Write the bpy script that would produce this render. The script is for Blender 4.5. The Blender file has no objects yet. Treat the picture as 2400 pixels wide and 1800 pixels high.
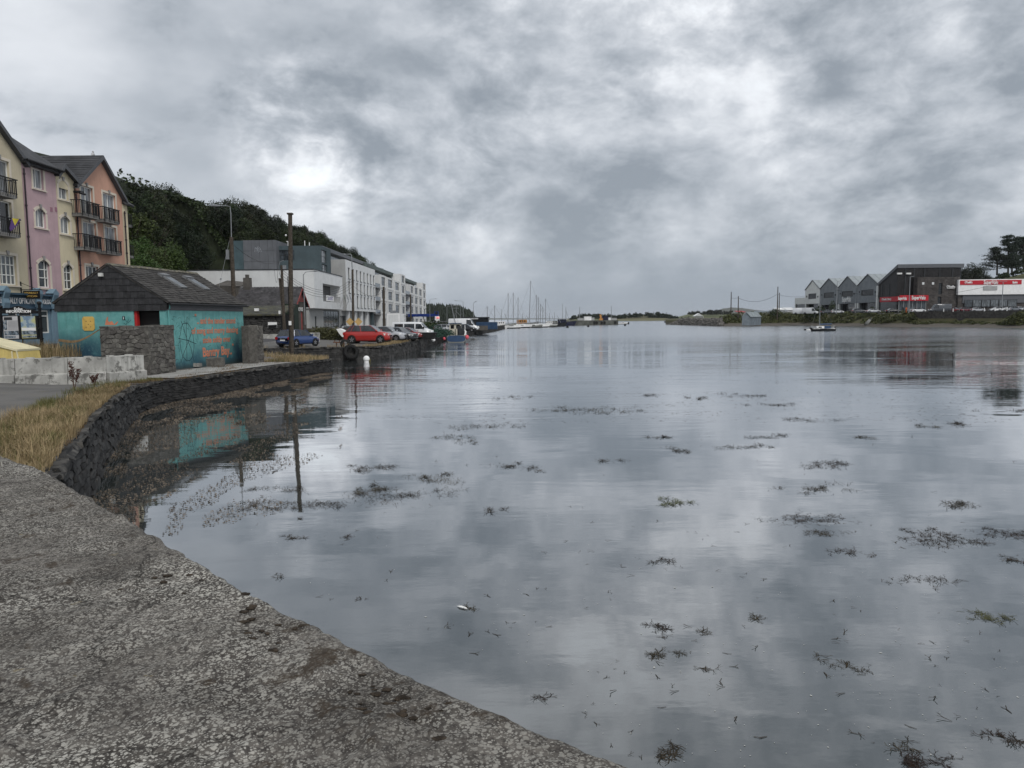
import bpy, bmesh, math, random
from mathutils import Vector, Matrix, noise
R = random.Random(7)
SC = bpy.context.scene
COL = SC.collection
V = Vector

# ------------------------------------------------------------------ camera
F = 1700.0; TH = math.atan((900 - 748) / F); RO = 0.008; HC = 3.6
_c, _s, _cr, _sr = math.cos(TH), math.sin(TH), math.cos(RO), math.sin(RO)
cam = bpy.data.cameras.new('camera'); camo = bpy.data.objects.new('camera', cam); COL.objects.link(camo)
cam.sensor_width = 36; cam.lens = F / 2400 * 36; cam.clip_start = 0.05; cam.clip_end = 30000
_r0 = V((1, 0, 0)); _u0 = V((0, _s, _c)); _f = V((0, _c, -_s))
_r = _r0 * _cr - _u0 * _sr; _u = _r0 * _sr + _u0 * _cr
camo.matrix_world = Matrix(((_r.x, _u.x, -_f.x, 0), (_r.y, _u.y, -_f.y, 0), (_r.z, _u.z, -_f.z, HC), (0, 0, 0, 1)))
SC.camera = camo
def ray(x, y):
    return _f + _r * ((x - 1200) / F) + _u * ((900 - y) / F)
def AZ(x, y, z):
    d = ray(x, y); return V((0, 0, HC)) + d * ((z - HC) / d.z)
def AY(x, y, Y):
    d = ray(x, y); return V((0, 0, HC)) + d * (Y / d.y)
def AX(x, y, X):
    d = ray(x, y); return V((0, 0, HC)) + d * (X / d.x)
def AP(x, y, P, N):
    d = ray(x, y); o = V((0, 0, HC)); return o + d * ((P - o).dot(N) / d.dot(N))

# ------------------------------------------------------------------ world: overcast sky
SC.view_settings.view_transform = 'Standard'; SC.view_settings.look = 'None'
SC.view_settings.exposure = 0.27; SC.view_settings.gamma = 1.0
SC.cycles.use_denoising = True
SC.cycles.max_bounces = 6; SC.cycles.diffuse_bounces = 2; SC.cycles.glossy_bounces = 3
SC.cycles.transmission_bounces = 4; SC.cycles.volume_bounces = 0; SC.cycles.transparent_max_bounces = 6
SUN_EL, SUN_AZ = math.radians(48), math.radians(152)      # azimuth clockwise from +Y: behind the camera, to the right

class NT:
    def __init__(s, tree): s.t = tree; s.n = tree.nodes; s.l = tree.links
    def node(s, kind, **kw):
        n = s.n.new(kind)
        for k, v in kw.items(): setattr(n, k, v)
        return n
    def put(s, sock, v):
        if hasattr(v, 'links') or hasattr(v, 'is_linked'): s.l.new(v, sock)
        else: sock.default_value = v
    def math(s, op, a, b=0.0, c=None, clamp=False):
        n = s.node('ShaderNodeMath', operation=op, use_clamp=clamp); s.put(n.inputs[0], a); s.put(n.inputs[1], b)
        if c is not None: s.put(n.inputs[2], c)
        return n.outputs[0]
    def vmath(s, op, a, b=(0, 0, 0)):
        n = s.node('ShaderNodeVectorMath', operation=op); s.put(n.inputs[0], a)
        if op == 'SCALE': s.put(n.inputs['Scale'], b)
        else: s.put(n.inputs[1], b)
        return n.outputs['Value'] if op in ('DOT_PRODUCT', 'LENGTH', 'DISTANCE') else n.outputs[0]
    def noise(s, vec, scale, detail=4, rough=0.55, dist=0.0):
        n = s.node('ShaderNodeTexNoise'); n.inputs['Scale'].default_value = scale; n.inputs['Detail'].default_value = detail
        n.inputs['Roughness'].default_value = rough; n.inputs['Distortion'].default_value = dist
        if vec is not None: s.l.new(vec, n.inputs['Vector'])
        return n.outputs['Fac']
    def sstep(s, v, a, b, o0=0.0, o1=1.0):
        n = s.node('ShaderNodeMapRange', interpolation_type='SMOOTHSTEP'); s.put(n.inputs[0], v)
        n.inputs[1].default_value = a; n.inputs[2].default_value = b; n.inputs[3].default_value = o0; n.inputs[4].default_value = o1
        return n.outputs[0]
    def mix(s, f, a, b, mode='MIX'):
        n = s.node('ShaderNodeMix', data_type='RGBA', blend_type=mode); s.put(n.inputs[0], f)
        for sk, v in ((n.inputs[6], a), (n.inputs[7], b)):
            s.put(sk, v if not isinstance(v, tuple) else (v[0], v[1], v[2], 1.0))
        return n.outputs[2]
    def xyz(s, x, y, z):
        n = s.node('ShaderNodeCombineXYZ'); s.put(n.inputs[0], x); s.put(n.inputs[1], y); s.put(n.inputs[2], z); return n.outputs[0]
    def sep(s, v):
        n = s.node('ShaderNodeSeparateXYZ'); s.l.new(v, n.inputs[0]); return n.outputs

W = bpy.data.worlds.new('World'); SC.world = W; W.use_nodes = True
W.node_tree.nodes.clear(); g = NT(W.node_tree)
tc = g.node('ShaderNodeTexCoord'); D = g.vmath('NORMALIZE', tc.outputs['Generated'])
dx, dy, dz = g.sep(D)
Ds = g.vmath('MULTIPLY', D, (2.6, 2.6, 4.4))
wv = g.node('ShaderNodeTexNoise'); wv.inputs['Scale'].default_value = 1.3; wv.inputs['Detail'].default_value = 4; g.l.new(Ds, wv.inputs['Vector'])
Pw = g.vmath('ADD', Ds, g.vmath('SCALE', g.vmath('SUBTRACT', wv.outputs['Color'], (0.5, 0.5, 0.5)), 0.26))
n1 = g.noise(g.vmath('ADD', Pw, (3.1, 7.7, 0)), 0.85, 5, 0.50)
n2 = g.noise(g.vmath('ADD', Pw, (11.3, 1.9, 4.0)), 2.9, 9, 0.60)
n3 = g.noise(g.vmath('ADD', g.vmath('MULTIPLY', D, (4, 4, 11)), (2, 5, 1)), 1.0, 6, 0.55)
m = g.math('ADD', g.math('MULTIPLY', n1, 0.46), g.math('ADD', g.math('MULTIPLY', n2, 0.42), g.math('MULTIPLY', n3, 0.12)))
patch = 0.0
def gauss(px, py, sig, amp):
    d = ray(px, py).normalized()
    dt = g.vmath('DOT_PRODUCT', D, (d.x, d.y, d.z))
    return g.math('MULTIPLY', g.sstep(dt, math.cos(sig * 1.7), 1.0), amp)
acc = None
for q in ((740, 330, .085, .30), (650, 290, .05, .10), (1080, 175, .09, .07), (1250, 75, .12, .04), (1560, 210, .15, .03), (2000, 60, .3, .08), (1800, 130, .2, .05), (1900, 330, .06, .08), (960, 470, .10, .12),
          (60, 100, .35, -.10), (450, 120, .28, -.05), (560, 420, .15, -.05), (930, 245, .07, -.09), (1900, 260, .10, -.05), (1500, 440, .12, -.07), (2100, 430, .2, -.06), (1750, 480, .1, -.05), (1330, 600, .2, -.03)):
    v = gauss(*q); acc = v if acc is None else g.math('ADD', acc, v)
m2 = g.math('ADD', g.sstep(m, 0.30, 0.70), g.math('MULTIPLY', acc, g.math('MULTIPLY', g.sstep(n2, .38, .68), 1.5)))
ramp = g.node('ShaderNodeValToRGB'); cr = ramp.color_ramp
cr.elements[0].position = 0.16; cr.elements[0].color = (.255, .288, .328, 1)
cr.elements[1].position = 1.0; cr.elements[1].color = (.86, .90, .94, 1)
for p_, c_ in ((.38, (.395, .428, .472)), (.58, (.53, .56, .603)), (.78, (.71, .735, .772))):
    e = cr.elements.new(p_); e.color = (*c_, 1)
g.l.new(m2, ramp.inputs[0])
hb = g.sstep(g.math('ADD', dz, g.math('MULTIPLY', g.math('SUBTRACT', n1, .5), .05)), 0.0, 0.13, 0.85, 0.0)
cloud = g.mix(hb, ramp.outputs[0], (.285, .325, .380))
sky = g.node('ShaderNodeTexSky', sky_type='NISHITA'); sky.sun_disc = False; sky.sun_elevation = SUN_EL; sky.sun_rotation = SUN_AZ
cov = g.sstep(m, 0.80, 0.66, 0.82, 0.97)
col = g.mix(cov, sky.outputs[0], g.vmath('SCALE', cloud, 10.0))
bg = g.node('ShaderNodeBackground'); g.l.new(col, bg.inputs[0]); bg.inputs[1].default_value = 0.10
ow = g.node('ShaderNodeOutputWorld'); g.l.new(bg.outputs[0], ow.inputs[0])
sl = bpy.data.lights.new('sun', 'SUN'); sl.energy = 1.7; sl.angle = math.radians(22); sl.color = (1, .97, .93)
so = bpy.data.objects.new('sun', sl); COL.objects.link(so)
sdir = V((math.sin(SUN_AZ) * math.cos(SUN_EL), math.cos(SUN_AZ) * math.cos(SUN_EL), math.sin(SUN_EL)))
so.rotation_euler = sdir.to_track_quat('Z', 'Y').to_euler()

# ------------------------------------------------------------------ materials
MATS = {}
def M(name, col, rough=.85, var=.18, scale=1.5, bump=0.0, bscale=20, metal=0.0, spec=.22, streak=0.0, dirt=None, obj_var=0.0, fine=0.0):
    if name in MATS: return MATS[name]
    m = bpy.data.materials.new(name); m.use_nodes = True; t = NT(m.node_tree); b = t.n['Principled BSDF']; MATS[name] = m
    tc = t.node('ShaderNodeTexCoord'); co = tc.outputs['Object']
    n = t.noise(co, scale, 5, .6); lo = tuple(c * (1 - var) for c in col); hi = tuple(min(1, c * (1 + var)) for c in col)
    c = t.mix(t.sstep(n, .3, .7), lo, hi)
    if streak:
        sn = t.noise(t.vmath('MULTIPLY', co, (2.2, 2.2, .18)), 1.6, 5, .65)
        c = t.mix(t.math('MULTIPLY', t.sstep(sn, .5, .78), streak), c, tuple(k * .35 for k in col))
    if dirt:
        dn = t.noise(co, dirt[1], 6, .65); c = t.mix(t.math('MULTIPLY', t.sstep(dn, dirt[2], dirt[2] + .12), dirt[3]), c, dirt[0])
    if fine:
        fn = t.noise(co, 30, 3, .6); c = t.mix(t.math('MULTIPLY', t.sstep(fn, .35, .7), fine), c, tuple(k * .4 for k in col))
    if obj_var:
        oi = t.node('ShaderNodeObjectInfo'); hv = t.node('ShaderNodeHueSaturation'); t.l.new(c, hv.inputs['Color'])
        t.l.new(t.math('MULTIPLY_ADD', oi.outputs['Random'], obj_var * 2, 1 - obj_var), hv.inputs['Value'])
        t.l.new(t.math('MULTIPLY_ADD', oi.outputs['Random'], .04, .48), hv.inputs['Hue']); c = hv.outputs[0]
    t.l.new(c, b.inputs['Base Color']); b.inputs['Roughness'].default_value = rough; b.inputs['Metallic'].default_value = metal
    b.inputs['Specular IOR Level'].default_value = spec
    if bump:
        bn = t.node('ShaderNodeBump'); bn.inputs['Strength'].default_value = bump; bn.inputs['Distance'].default_value = .02
        t.l.new(t.noise(co, bscale, 5, .6), bn.inputs['Height']); t.l.new(bn.outputs[0], b.inputs['Normal'])
    return m
def leafmat(name, a, b_, obj_var=.3):
    if name in MATS: return MATS[name]
    m = bpy.data.materials.new(name); m.use_nodes = True; t = NT(m.node_tree); b = t.n['Principled BSDF']; MATS[name] = m
    tc = t.node('ShaderNodeTexCoord'); ge = t.node('ShaderNodeNewGeometry')
    n = t.noise(tc.outputs['Object'], .55, 3, .6)
    f = t.math('ADD', t.math('MULTIPLY', t.sstep(n, .3, .7), .6), t.math('MULTIPLY', ge.outputs['Random Per Island'], .4))
    c = t.mix(f, a, b_); oi = t.node('ShaderNodeObjectInfo'); hv = t.node('ShaderNodeHueSaturation'); t.l.new(c, hv.inputs['Color'])
    t.l.new(t.math('MULTIPLY_ADD', oi.outputs['Random'], obj_var * 2, 1 - obj_var), hv.inputs['Value'])
    t.l.new(t.math('MULTIPLY_ADD', oi.outputs['Random'], .06, .47), hv.inputs['Hue']); c = hv.outputs[0]
    t.l.new(c, b.inputs['Base Color']); b.inputs['Roughness'].default_value = .6; b.inputs['Specular IOR Level'].default_value = .25
    return m
def glassmat(name, col, rough=.06, spec=.6):
    if name in MATS: return MATS[name]
    m = bpy.data.materials.new(name); m.use_nodes = True; t = NT(m.node_tree); b = t.n['Principled BSDF']; MATS[name] = m
    tc = t.node('ShaderNodeTexCoord'); n = t.noise(t.vmath('MULTIPLY', tc.outputs['Object'], (1, 1, .3)), 2.2, 3, .5)
    t.l.new(t.mix(t.sstep(n, .35, .65), tuple(k * .55 for k in col), tuple(k * 1.5 for k in col)), b.inputs['Base Color'])
    b.inputs['Roughness'].default_value = rough; b.inputs['Specular IOR Level'].default_value = spec
    return m
def paintmat(name, col, rough=.25):
    m = M(name, col, rough, .04, .8, spec=.5); b = m.node_tree.nodes['Principled BSDF']; b.inputs['Coat Weight'].default_value = .5; b.inputs['Coat Roughness'].default_value = .08
    return m

# ------------------------------------------------------------------ mesh helpers
class MB:
    def __init__(s): s.v = []; s.f = []
    def poly(s, pts):
        k = len(s.v); s.v += [tuple(p) for p in pts]; s.f.append(tuple(range(k, k + len(pts)))); return s
    def hexa(s, p):   # 8 points: bottom 4 ccw, top 4
        k = len(s.v); s.v += [tuple(q) for q in p]
        s.f += [tuple(k + i for i in q) for q in ((3, 2, 1, 0), (4, 5, 6, 7), (0, 1, 5, 4), (1, 2, 6, 5), (2, 3, 7, 6), (3, 0, 4, 7))]; return s
    def box(s, x0, x1, y0, y1, z0, z1):
        return s.hexa([(x0, y0, z0), (x1, y0, z0), (x1, y1, z0), (x0, y1, z0), (x0, y0, z1), (x1, y0, z1), (x1, y1, z1), (x0, y1, z1)])
    def obox(s, O, U, N, a0, a1, b0, b1, z0, z1):
        O = V((O[0], O[1], 0)); Z = V((0, 0, 1)); q = []
        for z in (z0, z1):
            for a, b in ((a0, b0), (a1, b0), (a1, b1), (a0, b1)): q.append(O + U * a + N * b + Z * z)
        return s.hexa(q)
    def bar(s, p0, p1, w, h=None):
        p0, p1 = V(p0), V(p1); h = h or w; d = (p1 - p0).normalized()
        a = d.cross(V((0, 0, 1)));  a = a.normalized() if a.length > .05 else V((1, 0, 0)); b = d.cross(a)
        q = []
        for p in (p0, p1):
            for i, j in ((-1, -1), (1, -1), (1, 1), (-1, 1)): q.append(p + a * i * w / 2 + b * j * h / 2)
        return s.hexa(q)
    def tube(s, pts, rad, n=8, cap=True):
        pts = [V(p) for p in pts]; rad = rad if isinstance(rad, (list, tuple)) else [rad] * len(pts); k0 = len(s.v)
        for i, p in enumerate(pts):
            d = (pts[min(i + 1, len(pts) - 1)] - pts[max(i - 1, 0)]).normalized()
            a = d.cross(V((0, 0, 1))); a = a.normalized() if a.length > .05 else d.cross(V((1, 0, 0))).normalized(); b = d.cross(a)
            for j in range(n):
                t = 2 * math.pi * j / n; s.v.append(tuple(p + (a * math.cos(t) + b * math.sin(t)) * rad[i]))
        for i in range(len(pts) - 1):
            for j in range(n):
                a_, b_ = k0 + i * n + j, k0 + i * n + (j + 1) % n; s.f.append((a_, b_, b_ + n, a_ + n))
        if cap: s.f.append(tuple(range(k0, k0 + n))); s.f.append(tuple(k0 + (len(pts) - 1) * n + j for j in range(n)))
        return s
    def prism(s, poly, D):   # poly 3d pts extruded by D
        D = V(D); k = len(s.v); n = len(poly); s.v += [tuple(V(p)) for p in poly] + [tuple(V(p) + D) for p in poly]
        s.f.append(tuple(range(k, k + n))); s.f.append(tuple(range(k + 2 * n - 1, k + n - 1, -1)))
        for i in range(n): j = (i + 1) % n; s.f.append((k + i, k + j, k + n + j, k + n + i))
        return s
    def loft(s, rings, closed=False, caps=False):
        k = len(s.v); n = len(rings[0])
        for r in rings: s.v += [tuple(p) for p in r]
        for i in range(len(rings) - 1):
            for j in range(n if closed else n - 1):
                a, b = k + i * n + j, k + i * n + (j + 1) % n; s.f.append((a, b, b + n, a + n))
        if caps: s.f.append(tuple(range(k, k + n))); s.f.append(tuple(k + (len(rings) - 1) * n + j for j in range(n)))
        return s
    def sphere(s, c, r, nu=10, nv=7, sq=(1, 1, 1)):
        rings = []
        for i in range(nv + 1):
            t = math.pi * i / nv
            rings.append([(c[0] + r * sq[0] * math.sin(t) * math.cos(2 * math.pi * j / nu), c[1] + r * sq[1] * math.sin(t) * math.sin(2 * math.pi * j / nu), c[2] + r * sq[2] * math.cos(t)) for j in range(nu)])
        return s.loft(rings, True)
    def build(s, name, mat, parent=None, smooth=False, L=None):
        me = bpy.data.meshes.new(name); L = L if L is not None else (rootloc(parent) if parent else V((0, 0, 0)))
        vs = s.v if L.length < 1e-6 else [(a - L.x, b - L.y, c - L.z) for a, b, c in s.v]
        me.from_pydata(vs, [], s.f); me.validate()
        if smooth: me.polygons.foreach_set('use_smooth', [True] * len(me.polygons))
        me.materials.append(mat if not isinstance(mat, str) else MATS[mat]); me.update()
        o = bpy.data.objects.new(name, me); COL.objects.link(o)
        if parent: o.parent = parent
        return o
def rootloc(o):
    while o.parent: o = o.parent
    return o.location.copy()
def tag(o, label=None, cat=None, group=None, kind=None):
    if label: o['label'] = label
    if cat: o['category'] = cat
    if group: o['group'] = group
    if kind: o['kind'] = kind
    return o
def thing(name, label, cat, loc=(0, 0, 0), group=None):
    o = bpy.data.objects.new(name, None); COL.objects.link(o); o.location = V(loc); o.empty_display_size = .2
    return tag(o, label, cat, group)
def dup(root, label=None, group=None):
    r = root.copy(); COL.objects.link(r)
    if label: r['label'] = label
    if group: r['group'] = group
    for ch in list(root.children):
        c = ch.copy(); COL.objects.link(c); c.parent = r
        for q in list(ch.children):
            d = q.copy(); COL.objects.link(d); d.parent = c
    return r
def text(body, mat, parent, P, U, up, size, name='lettering', xs=1.0, ext=.01, align='CENTER', bold=0.0, fit=None):
    cu = bpy.data.curves.new(name, 'FONT'); cu.body = body; cu.size = size; cu.extrude = ext; cu.align_x = align; cu.align_y = 'CENTER'; cu.offset = bold; cu.resolution_u = 3
    cu.materials.append(mat if not isinstance(mat, str) else MATS[mat]); o = bpy.data.objects.new(name, cu); COL.objects.link(o)
    U = V(U).normalized(); up = V(up).normalized(); N = U.cross(up); L = rootloc(parent)
    o.parent = parent
    mx = Matrix(((U.x * xs, up.x, N.x, 0), (U.y * xs, up.y, N.y, 0), (U.z * xs, up.z, N.z, 0), (0, 0, 0, 1)))
    mx.translation = V(P) - L
    bpy.context.view_layer.update()
    me = bpy.data.meshes.new_from_object(o.evaluated_get(bpy.context.evaluated_depsgraph_get())); me.name = name
    xs_ = [v.co.x for v in me.vertices] or [0, 1]; w_ = max(xs_) - min(xs_)
    bpy.data.objects.remove(o); bpy.data.curves.remove(cu); o = bpy.data.objects.new(name, me); COL.objects.link(o); o.parent = parent
    if fit: mx = mx @ Matrix.Diagonal((fit / max(w_, .01), 1, 1, 1))
    me.transform(mx); me.update()
    return o
ZV = V((0, 0, 1))
def facade(mb, O, U, N, a0, a1, z0, z1, holes, dep=.15):
    """wall sheet in the plane O + U*a + Z*z with openings and their reveals"""
    O = V((O[0], O[1], 0)); As = sorted({a0, a1, *[h[0] for h in holes], *[h[1] for h in holes]}); Zs = sorted({z0, z1, *[h[2] for h in holes], *[h[3] for h in holes]})
    As = [a for a in As if a0 - 1e-6 <= a <= a1 + 1e-6]; Zs = [z for z in Zs if z0 - 1e-6 <= z <= z1 + 1e-6]
    for i in range(len(As) - 1):
        for j in range(len(Zs) - 1):
            ca, cz = (As[i] + As[i + 1]) / 2, (Zs[j] + Zs[j + 1]) / 2
            if any(h[0] < ca < h[1] and h[2] < cz < h[3] for h in holes): continue
            mb.poly([O + U * As[i] + ZV * Zs[j], O + U * As[i + 1] + ZV * Zs[j], O + U * As[i + 1] + ZV * Zs[j + 1], O + U * As[i] + ZV * Zs[j + 1]])
    for h in holes:
        p = [(h[0], h[2]), (h[1], h[2]), (h[1], h[3]), (h[0], h[3])]
        for i in range(4):
            q, r = p[i], p[(i + 1) % 4]
            A, B = O + U * q[0] + ZV * q[1], O + U * r[0] + ZV * r[1]; mb.poly([A, B, B - N * dep, A - N * dep])
    return mb
def window(parent, O, U, N, h, dep=.15, nx=2, nz=1, fm='frame_white', gm='glass_grey', t=.06, name='window', xs=None, zs=None, pane_name='pane'):
    O = V((O[0], O[1], 0)); a0, a1, z0, z1 = h; mb = MB(); d0, d1 = -dep + .02, -dep + .075
    def bar(x0, x1, y0, y1): mb.obox(O, U, N, x0, x1, d0, d1, y0, y1)
    bar(a0, a0 + t, z0, z1); bar(a1 - t, a1, z0, z1); bar(a0 + t, a1 - t, z0, z0 + t); bar(a0 + t, a1 - t, z1 - t, z1)
    xs = xs if xs is not None else [i / nx for i in range(1, nx)]; zs = zs if zs is not None else [i / nz for i in range(1, nz)]
    for f in xs: x = a0 + (a1 - a0) * f; bar(x - t * .4, x + t * .4, z0 + t, z1 - t)
    for f in zs:
        z = z0 + (z1 - z0) * f; e = sorted([a0 + t] + [a0 + (a1 - a0) * f2 for f2 in xs] + [a1 - t])
        for i in range(len(e) - 1): bar(e[i] + t * .4 * (i > 0), e[i + 1] - t * .4 * (i < len(e) - 2), z - t * .4, z + t * .4)
    w = mb.build(name, fm, parent); p = MB(); d = -dep + .035
    p.poly([O + U * a + N * d + ZV * z for a, z in ((a0, z0), (a1, z0), (a1, z1), (a0, z1))]); p.build(pane_name, gm, w)
    return w
def voronoi(w, h, su, sv, rnd, jit=.38):
    nu, nv = max(1, round(w / su)), max(1, round(h / sv)); S = {}
    for j in range(-1, nv + 1):
        for i in range(-1, nu + 1):
            S[i, j] = ((i + .5 + (.5 if j % 2 else 0) + rnd.uniform(-jit, jit)), (j + .5 + rnd.uniform(-jit * .7, jit * .7)))
    out = []
    for j in range(nv):
        for i in range(-1, nu + 1):
            s = S[i, j]; poly = [(s[0] - 2, max(0, s[1] - 2)), (s[0] + 2, max(0, s[1] - 2)), (s[0] + 2, min(nv, s[1] + 2)), (s[0] - 2, min(nv, s[1] + 2))]
            poly = [(min(max(x, 0), nu), y) for x, y in poly]
            for dj in (-2, -1, 0, 1, 2):
                for di in (-2, -1, 0, 1, 2):
                    if not (di or dj) or (i + di, j + dj) not in S: continue
                    q = S[i + di, j + dj]; nx_, ny_ = q[0] - s[0], q[1] - s[1]; mx_, my_ = (q[0] + s[0]) / 2, (q[1] + s[1]) / 2; new = []
                    for k in range(len(poly)):
                        A, B = poly[k], poly[(k + 1) % len(poly)]; da = (A[0] - mx_) * nx_ + (A[1] - my_) * ny_; db = (B[0] - mx_) * nx_ + (B[1] - my_) * ny_
                        if da <= 0: new.append(A)
                        if da * db < 0: t = da / (da - db); new.append((A[0] + (B[0] - A[0]) * t, A[1] + (B[1] - A[1]) * t))
                    poly = new
                    if len(poly) < 3: break
                if len(poly) < 3: break
            if len(poly) < 3: continue
            P_ = [(x * w / nu, y * h / nv) for x, y in poly]
            ar = abs(sum(P_[k][0] * P_[(k + 1) % len(P_)][1] - P_[(k + 1) % len(P_)][0] * P_[k][1] for k in range(len(P_)))) / 2
            if ar > su * sv * .12: out.append(P_)
    return out
def stone(mb, poly, mp, rnd, gap=.012, dep=(.02, .07), ch=.025):
    cx = sum(p[0] for p in poly) / len(poly); cy = sum(p[1] for p in poly) / len(poly); e = rnd.uniform(*dep)
    def ins(g):
        o = []
        for x, y in poly:
            dx_, dy_ = cx - x, cy - y; L = math.hypot(dx_, dy_) or 1; k = min(g * 1.35 / L, .45); o.append((x + dx_ * k, y + dy_ * k))
        return o
    a = ins(gap); b = ins(gap + ch); tu, tv = rnd.uniform(-.06, .06), rnd.uniform(-.06, .06); k = len(mb.v); n = len(poly)
    mb.v += [tuple(mp(x, y, -.04)) for x, y in a] + [tuple(mp(x, y, e * .55)) for x, y in a] + [tuple(mp(x, y, e + (x - cx) * tu + (y - cy) * tv + rnd.uniform(-.006, .006))) for x, y in b]
    for r_ in (0, n):
        for i in range(n): j = (i + 1) % n; mb.f.append((k + r_ + i, k + r_ + j, k + r_ + n + j, k + r_ + n + i))
    mb.f.append(tuple(k + 2 * n + i for i in range(n)))
def lerp(a, b, t): return a + (b - a) * t
def pw(x, pts):
    if x <= pts[0][0]: return pts[0][1]
    for (a, b), (c, d) in zip(pts, pts[1:]):
        if x <= c: return b + (d - b) * (x - a) / (c - a)
    return pts[-1][1]
def sm(t): t = max(0., min(1., t)); return t * t * (3 - 2 * t)
# ------------------------------------------------------------------ common materials
M('frame_white', (.72, .72, .68), .5, .05); M('frame_dark', (.03, .033, .036), .5, .1)
M('concrete', (.27, .265, .25), .9, .25, 1.2, .35, 30, streak=.5, dirt=((.09, .085, .075), 3, .56, .7))
M('slate', (.030, .030, .032), .75, .25, 4, .3, 40, obj_var=.25); M('slate_roof', (.050, .047, .044), .8, .5, 2.5, .4, 30, dirt=((.17, .16, .13), 5, .62, .6))
M('iron', (.012, .012, .013), .5, .2); M('wood_pole', (.060, .050, .040), .9, .4, 6, .5, 30, streak=.5); M('galv', (.23, .24, .25), .5, .15, metal=.3)
M('rust', (.10, .05, .03), .9, .4, 5); M('white_paint', (.74, .74, .73), .6, .06, 1, streak=.12); M('black', (.008, .008, .008), .6, .2); M('red_sign', (.42, .016, .028), .45, .08)
M('rubber', (.012, .012, .012), .8, .3); M('alloy', (.35, .35, .36), .35, .1, metal=.8); M('lamp_clear', (.6, .6, .58), .2, .1); M('lamp_red', (.30, .01, .01), .3, .1)
M('stone_dark', (.040, .039, .038), .85, .5, 3, .6, 14, obj_var=.45, fine=.4, spec=.2); M('stone_back', (.009, .009, .009), .95, .4, 5, .6, 12)
M('stone_grey', (.115, .108, .098), .9, .35, 4, .6, 16, obj_var=.35, fine=.45); M('mortar', (.085, .08, .072), .95, .3, 6, .6, 25)
M('asphalt', (.075, .072, .070), .92, .22, .5, .3, 60, fine=.4, dirt=((.12, .11, .095), 1.2, .55, .5)); M('kerb', (.25, .245, .235), .9, .2)
glassmat('glass_grey', (.10, .112, .12)); glassmat('glass_dark', (.012, .014, .016)); glassmat('glass_mid', (.04, .048, .055))
leafmat('leaf_tree', (.009, .015, .005), (.034, .048, .014)); leafmat('leaf_bright', (.02, .034, .007), (.058, .086, .02)); leafmat('leaf_dark', (.005, .010, .005), (.018, .026, .010)); leafmat('leaf_conifer', (.008, .015, .010), (.022, .034, .018))
leafmat('weed_leaf', (.03, .035, .012), (.085, .085, .03)); leafmat('grass_blade', (.12, .095, .040), (.40, .32, .17), .0); leafmat('grass_green', (.05, .065, .018), (.16, .15, .05), .0); leafmat('heath_blade', (.075, .045, .022), (.16, .10, .05), .0)
M('bark', (.05, .042, .034), .95, .4, 5, .5, 20); M('trim_cream', (.60, .54, .45), .75, .06)

# ------------------------------------------------------------------ water
def water_material():
    m = bpy.data.materials.new('sea_water'); m.use_nodes = True; t = NT(m.node_tree); b = t.n['Principled BSDF']
    ge = t.node('ShaderNodeNewGeometry'); p = ge.outputs['Position']; x, y, z = t.sep(p)
    far = t.sstep(y, 14, 75); vfar = t.sstep(t.math('ADD', y, t.math('MULTIPLY', t.noise(t.vmath('MULTIPLY', p, (.02, .05, 1)), 1, 3), 60)), 95, 190)
    pv = t.noise(t.vmath('MULTIPLY', p, (.045, .11, 1)), 1.0, 3, .5); gust = t.sstep(pv, .38, .62)
    aniso = t.vmath('MULTIPLY', p, (.22, 1.0, 1.0))
    slow = t.noise(t.vmath('MULTIPLY', p, (.35, .8, 1)), .55, 2, .45, .6)
    mid = t.noise(aniso, 1.5, 3, .5, .4); fine = t.noise(t.vmath('MULTIPLY', p, (.55, 1.0, 1.0)), 4.6, 3, .55)
    h = t.math('MULTIPLY', slow, .012)
    h = t.math('ADD', h, t.math('MULTIPLY', mid, t.math('MULTIPLY', t.math('MULTIPLY_ADD', gust, .7, .3), t.math('MULTIPLY_ADD', far, .050, .0022))))
    h = t.math('ADD', h, t.math('MULTIPLY', fine, t.math('ADD', t.math('MULTIPLY', t.math('MULTIPLY', gust, far), .016), t.math('MULTIPLY_ADD', vfar, .05, .0007))))
    bn = t.node('ShaderNodeBump'); bn.inputs['Strength'].default_value = 1; bn.inputs['Distance'].default_value = 1; t.l.new(h, bn.inputs['Height'])
    murk = t.noise(p, .35, 4, .6); t.n.remove(b); df = t.node('ShaderNodeBsdfDiffuse'); t.l.new(t.mix(murk, (.022, .028, .028), (.040, .047, .044)), df.inputs[0])
    gl = t.node('ShaderNodeBsdfGlossy'); gl.inputs[0].default_value = (.97, .98, 1, 1); t.l.new(t.math('MULTIPLY_ADD', vfar, .12, .02), gl.inputs['Roughness'])
    lw = t.node('ShaderNodeLayerWeight'); lw.inputs['Blend'].default_value = .5; mx = t.node('ShaderNodeMixShader')
    for n_ in (df, gl, lw): t.l.new(bn.outputs[0], n_.inputs['Normal'])
    t.l.new(t.math('MULTIPLY_ADD', t.math('POWER', lw.outputs['Facing'], 2.25), .96, .02), mx.inputs[0]); t.l.new(df.outputs[0], mx.inputs[1]); t.l.new(gl.outputs[0], mx.inputs[2]); t.l.new(mx.outputs[0], t.n['Material Output'].inputs[0])
    return m
wm = MB(); wm.poly([(-9000, -40, 0), (9000, -40, 0), (9000, 12000, 0), (-9000, 12000, 0)])
tag(wm.build('water', water_material()), 'grey harbour water', kind='structure')
sb = MB(); sb.poly([(-9000, -200, -3), (9000, -200, -3), (9000, 12000, -3), (-9000, 12000, -3)]); tag(sb.build('ground', M('seabed', (.05, .05, .04))), kind='structure')

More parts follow.
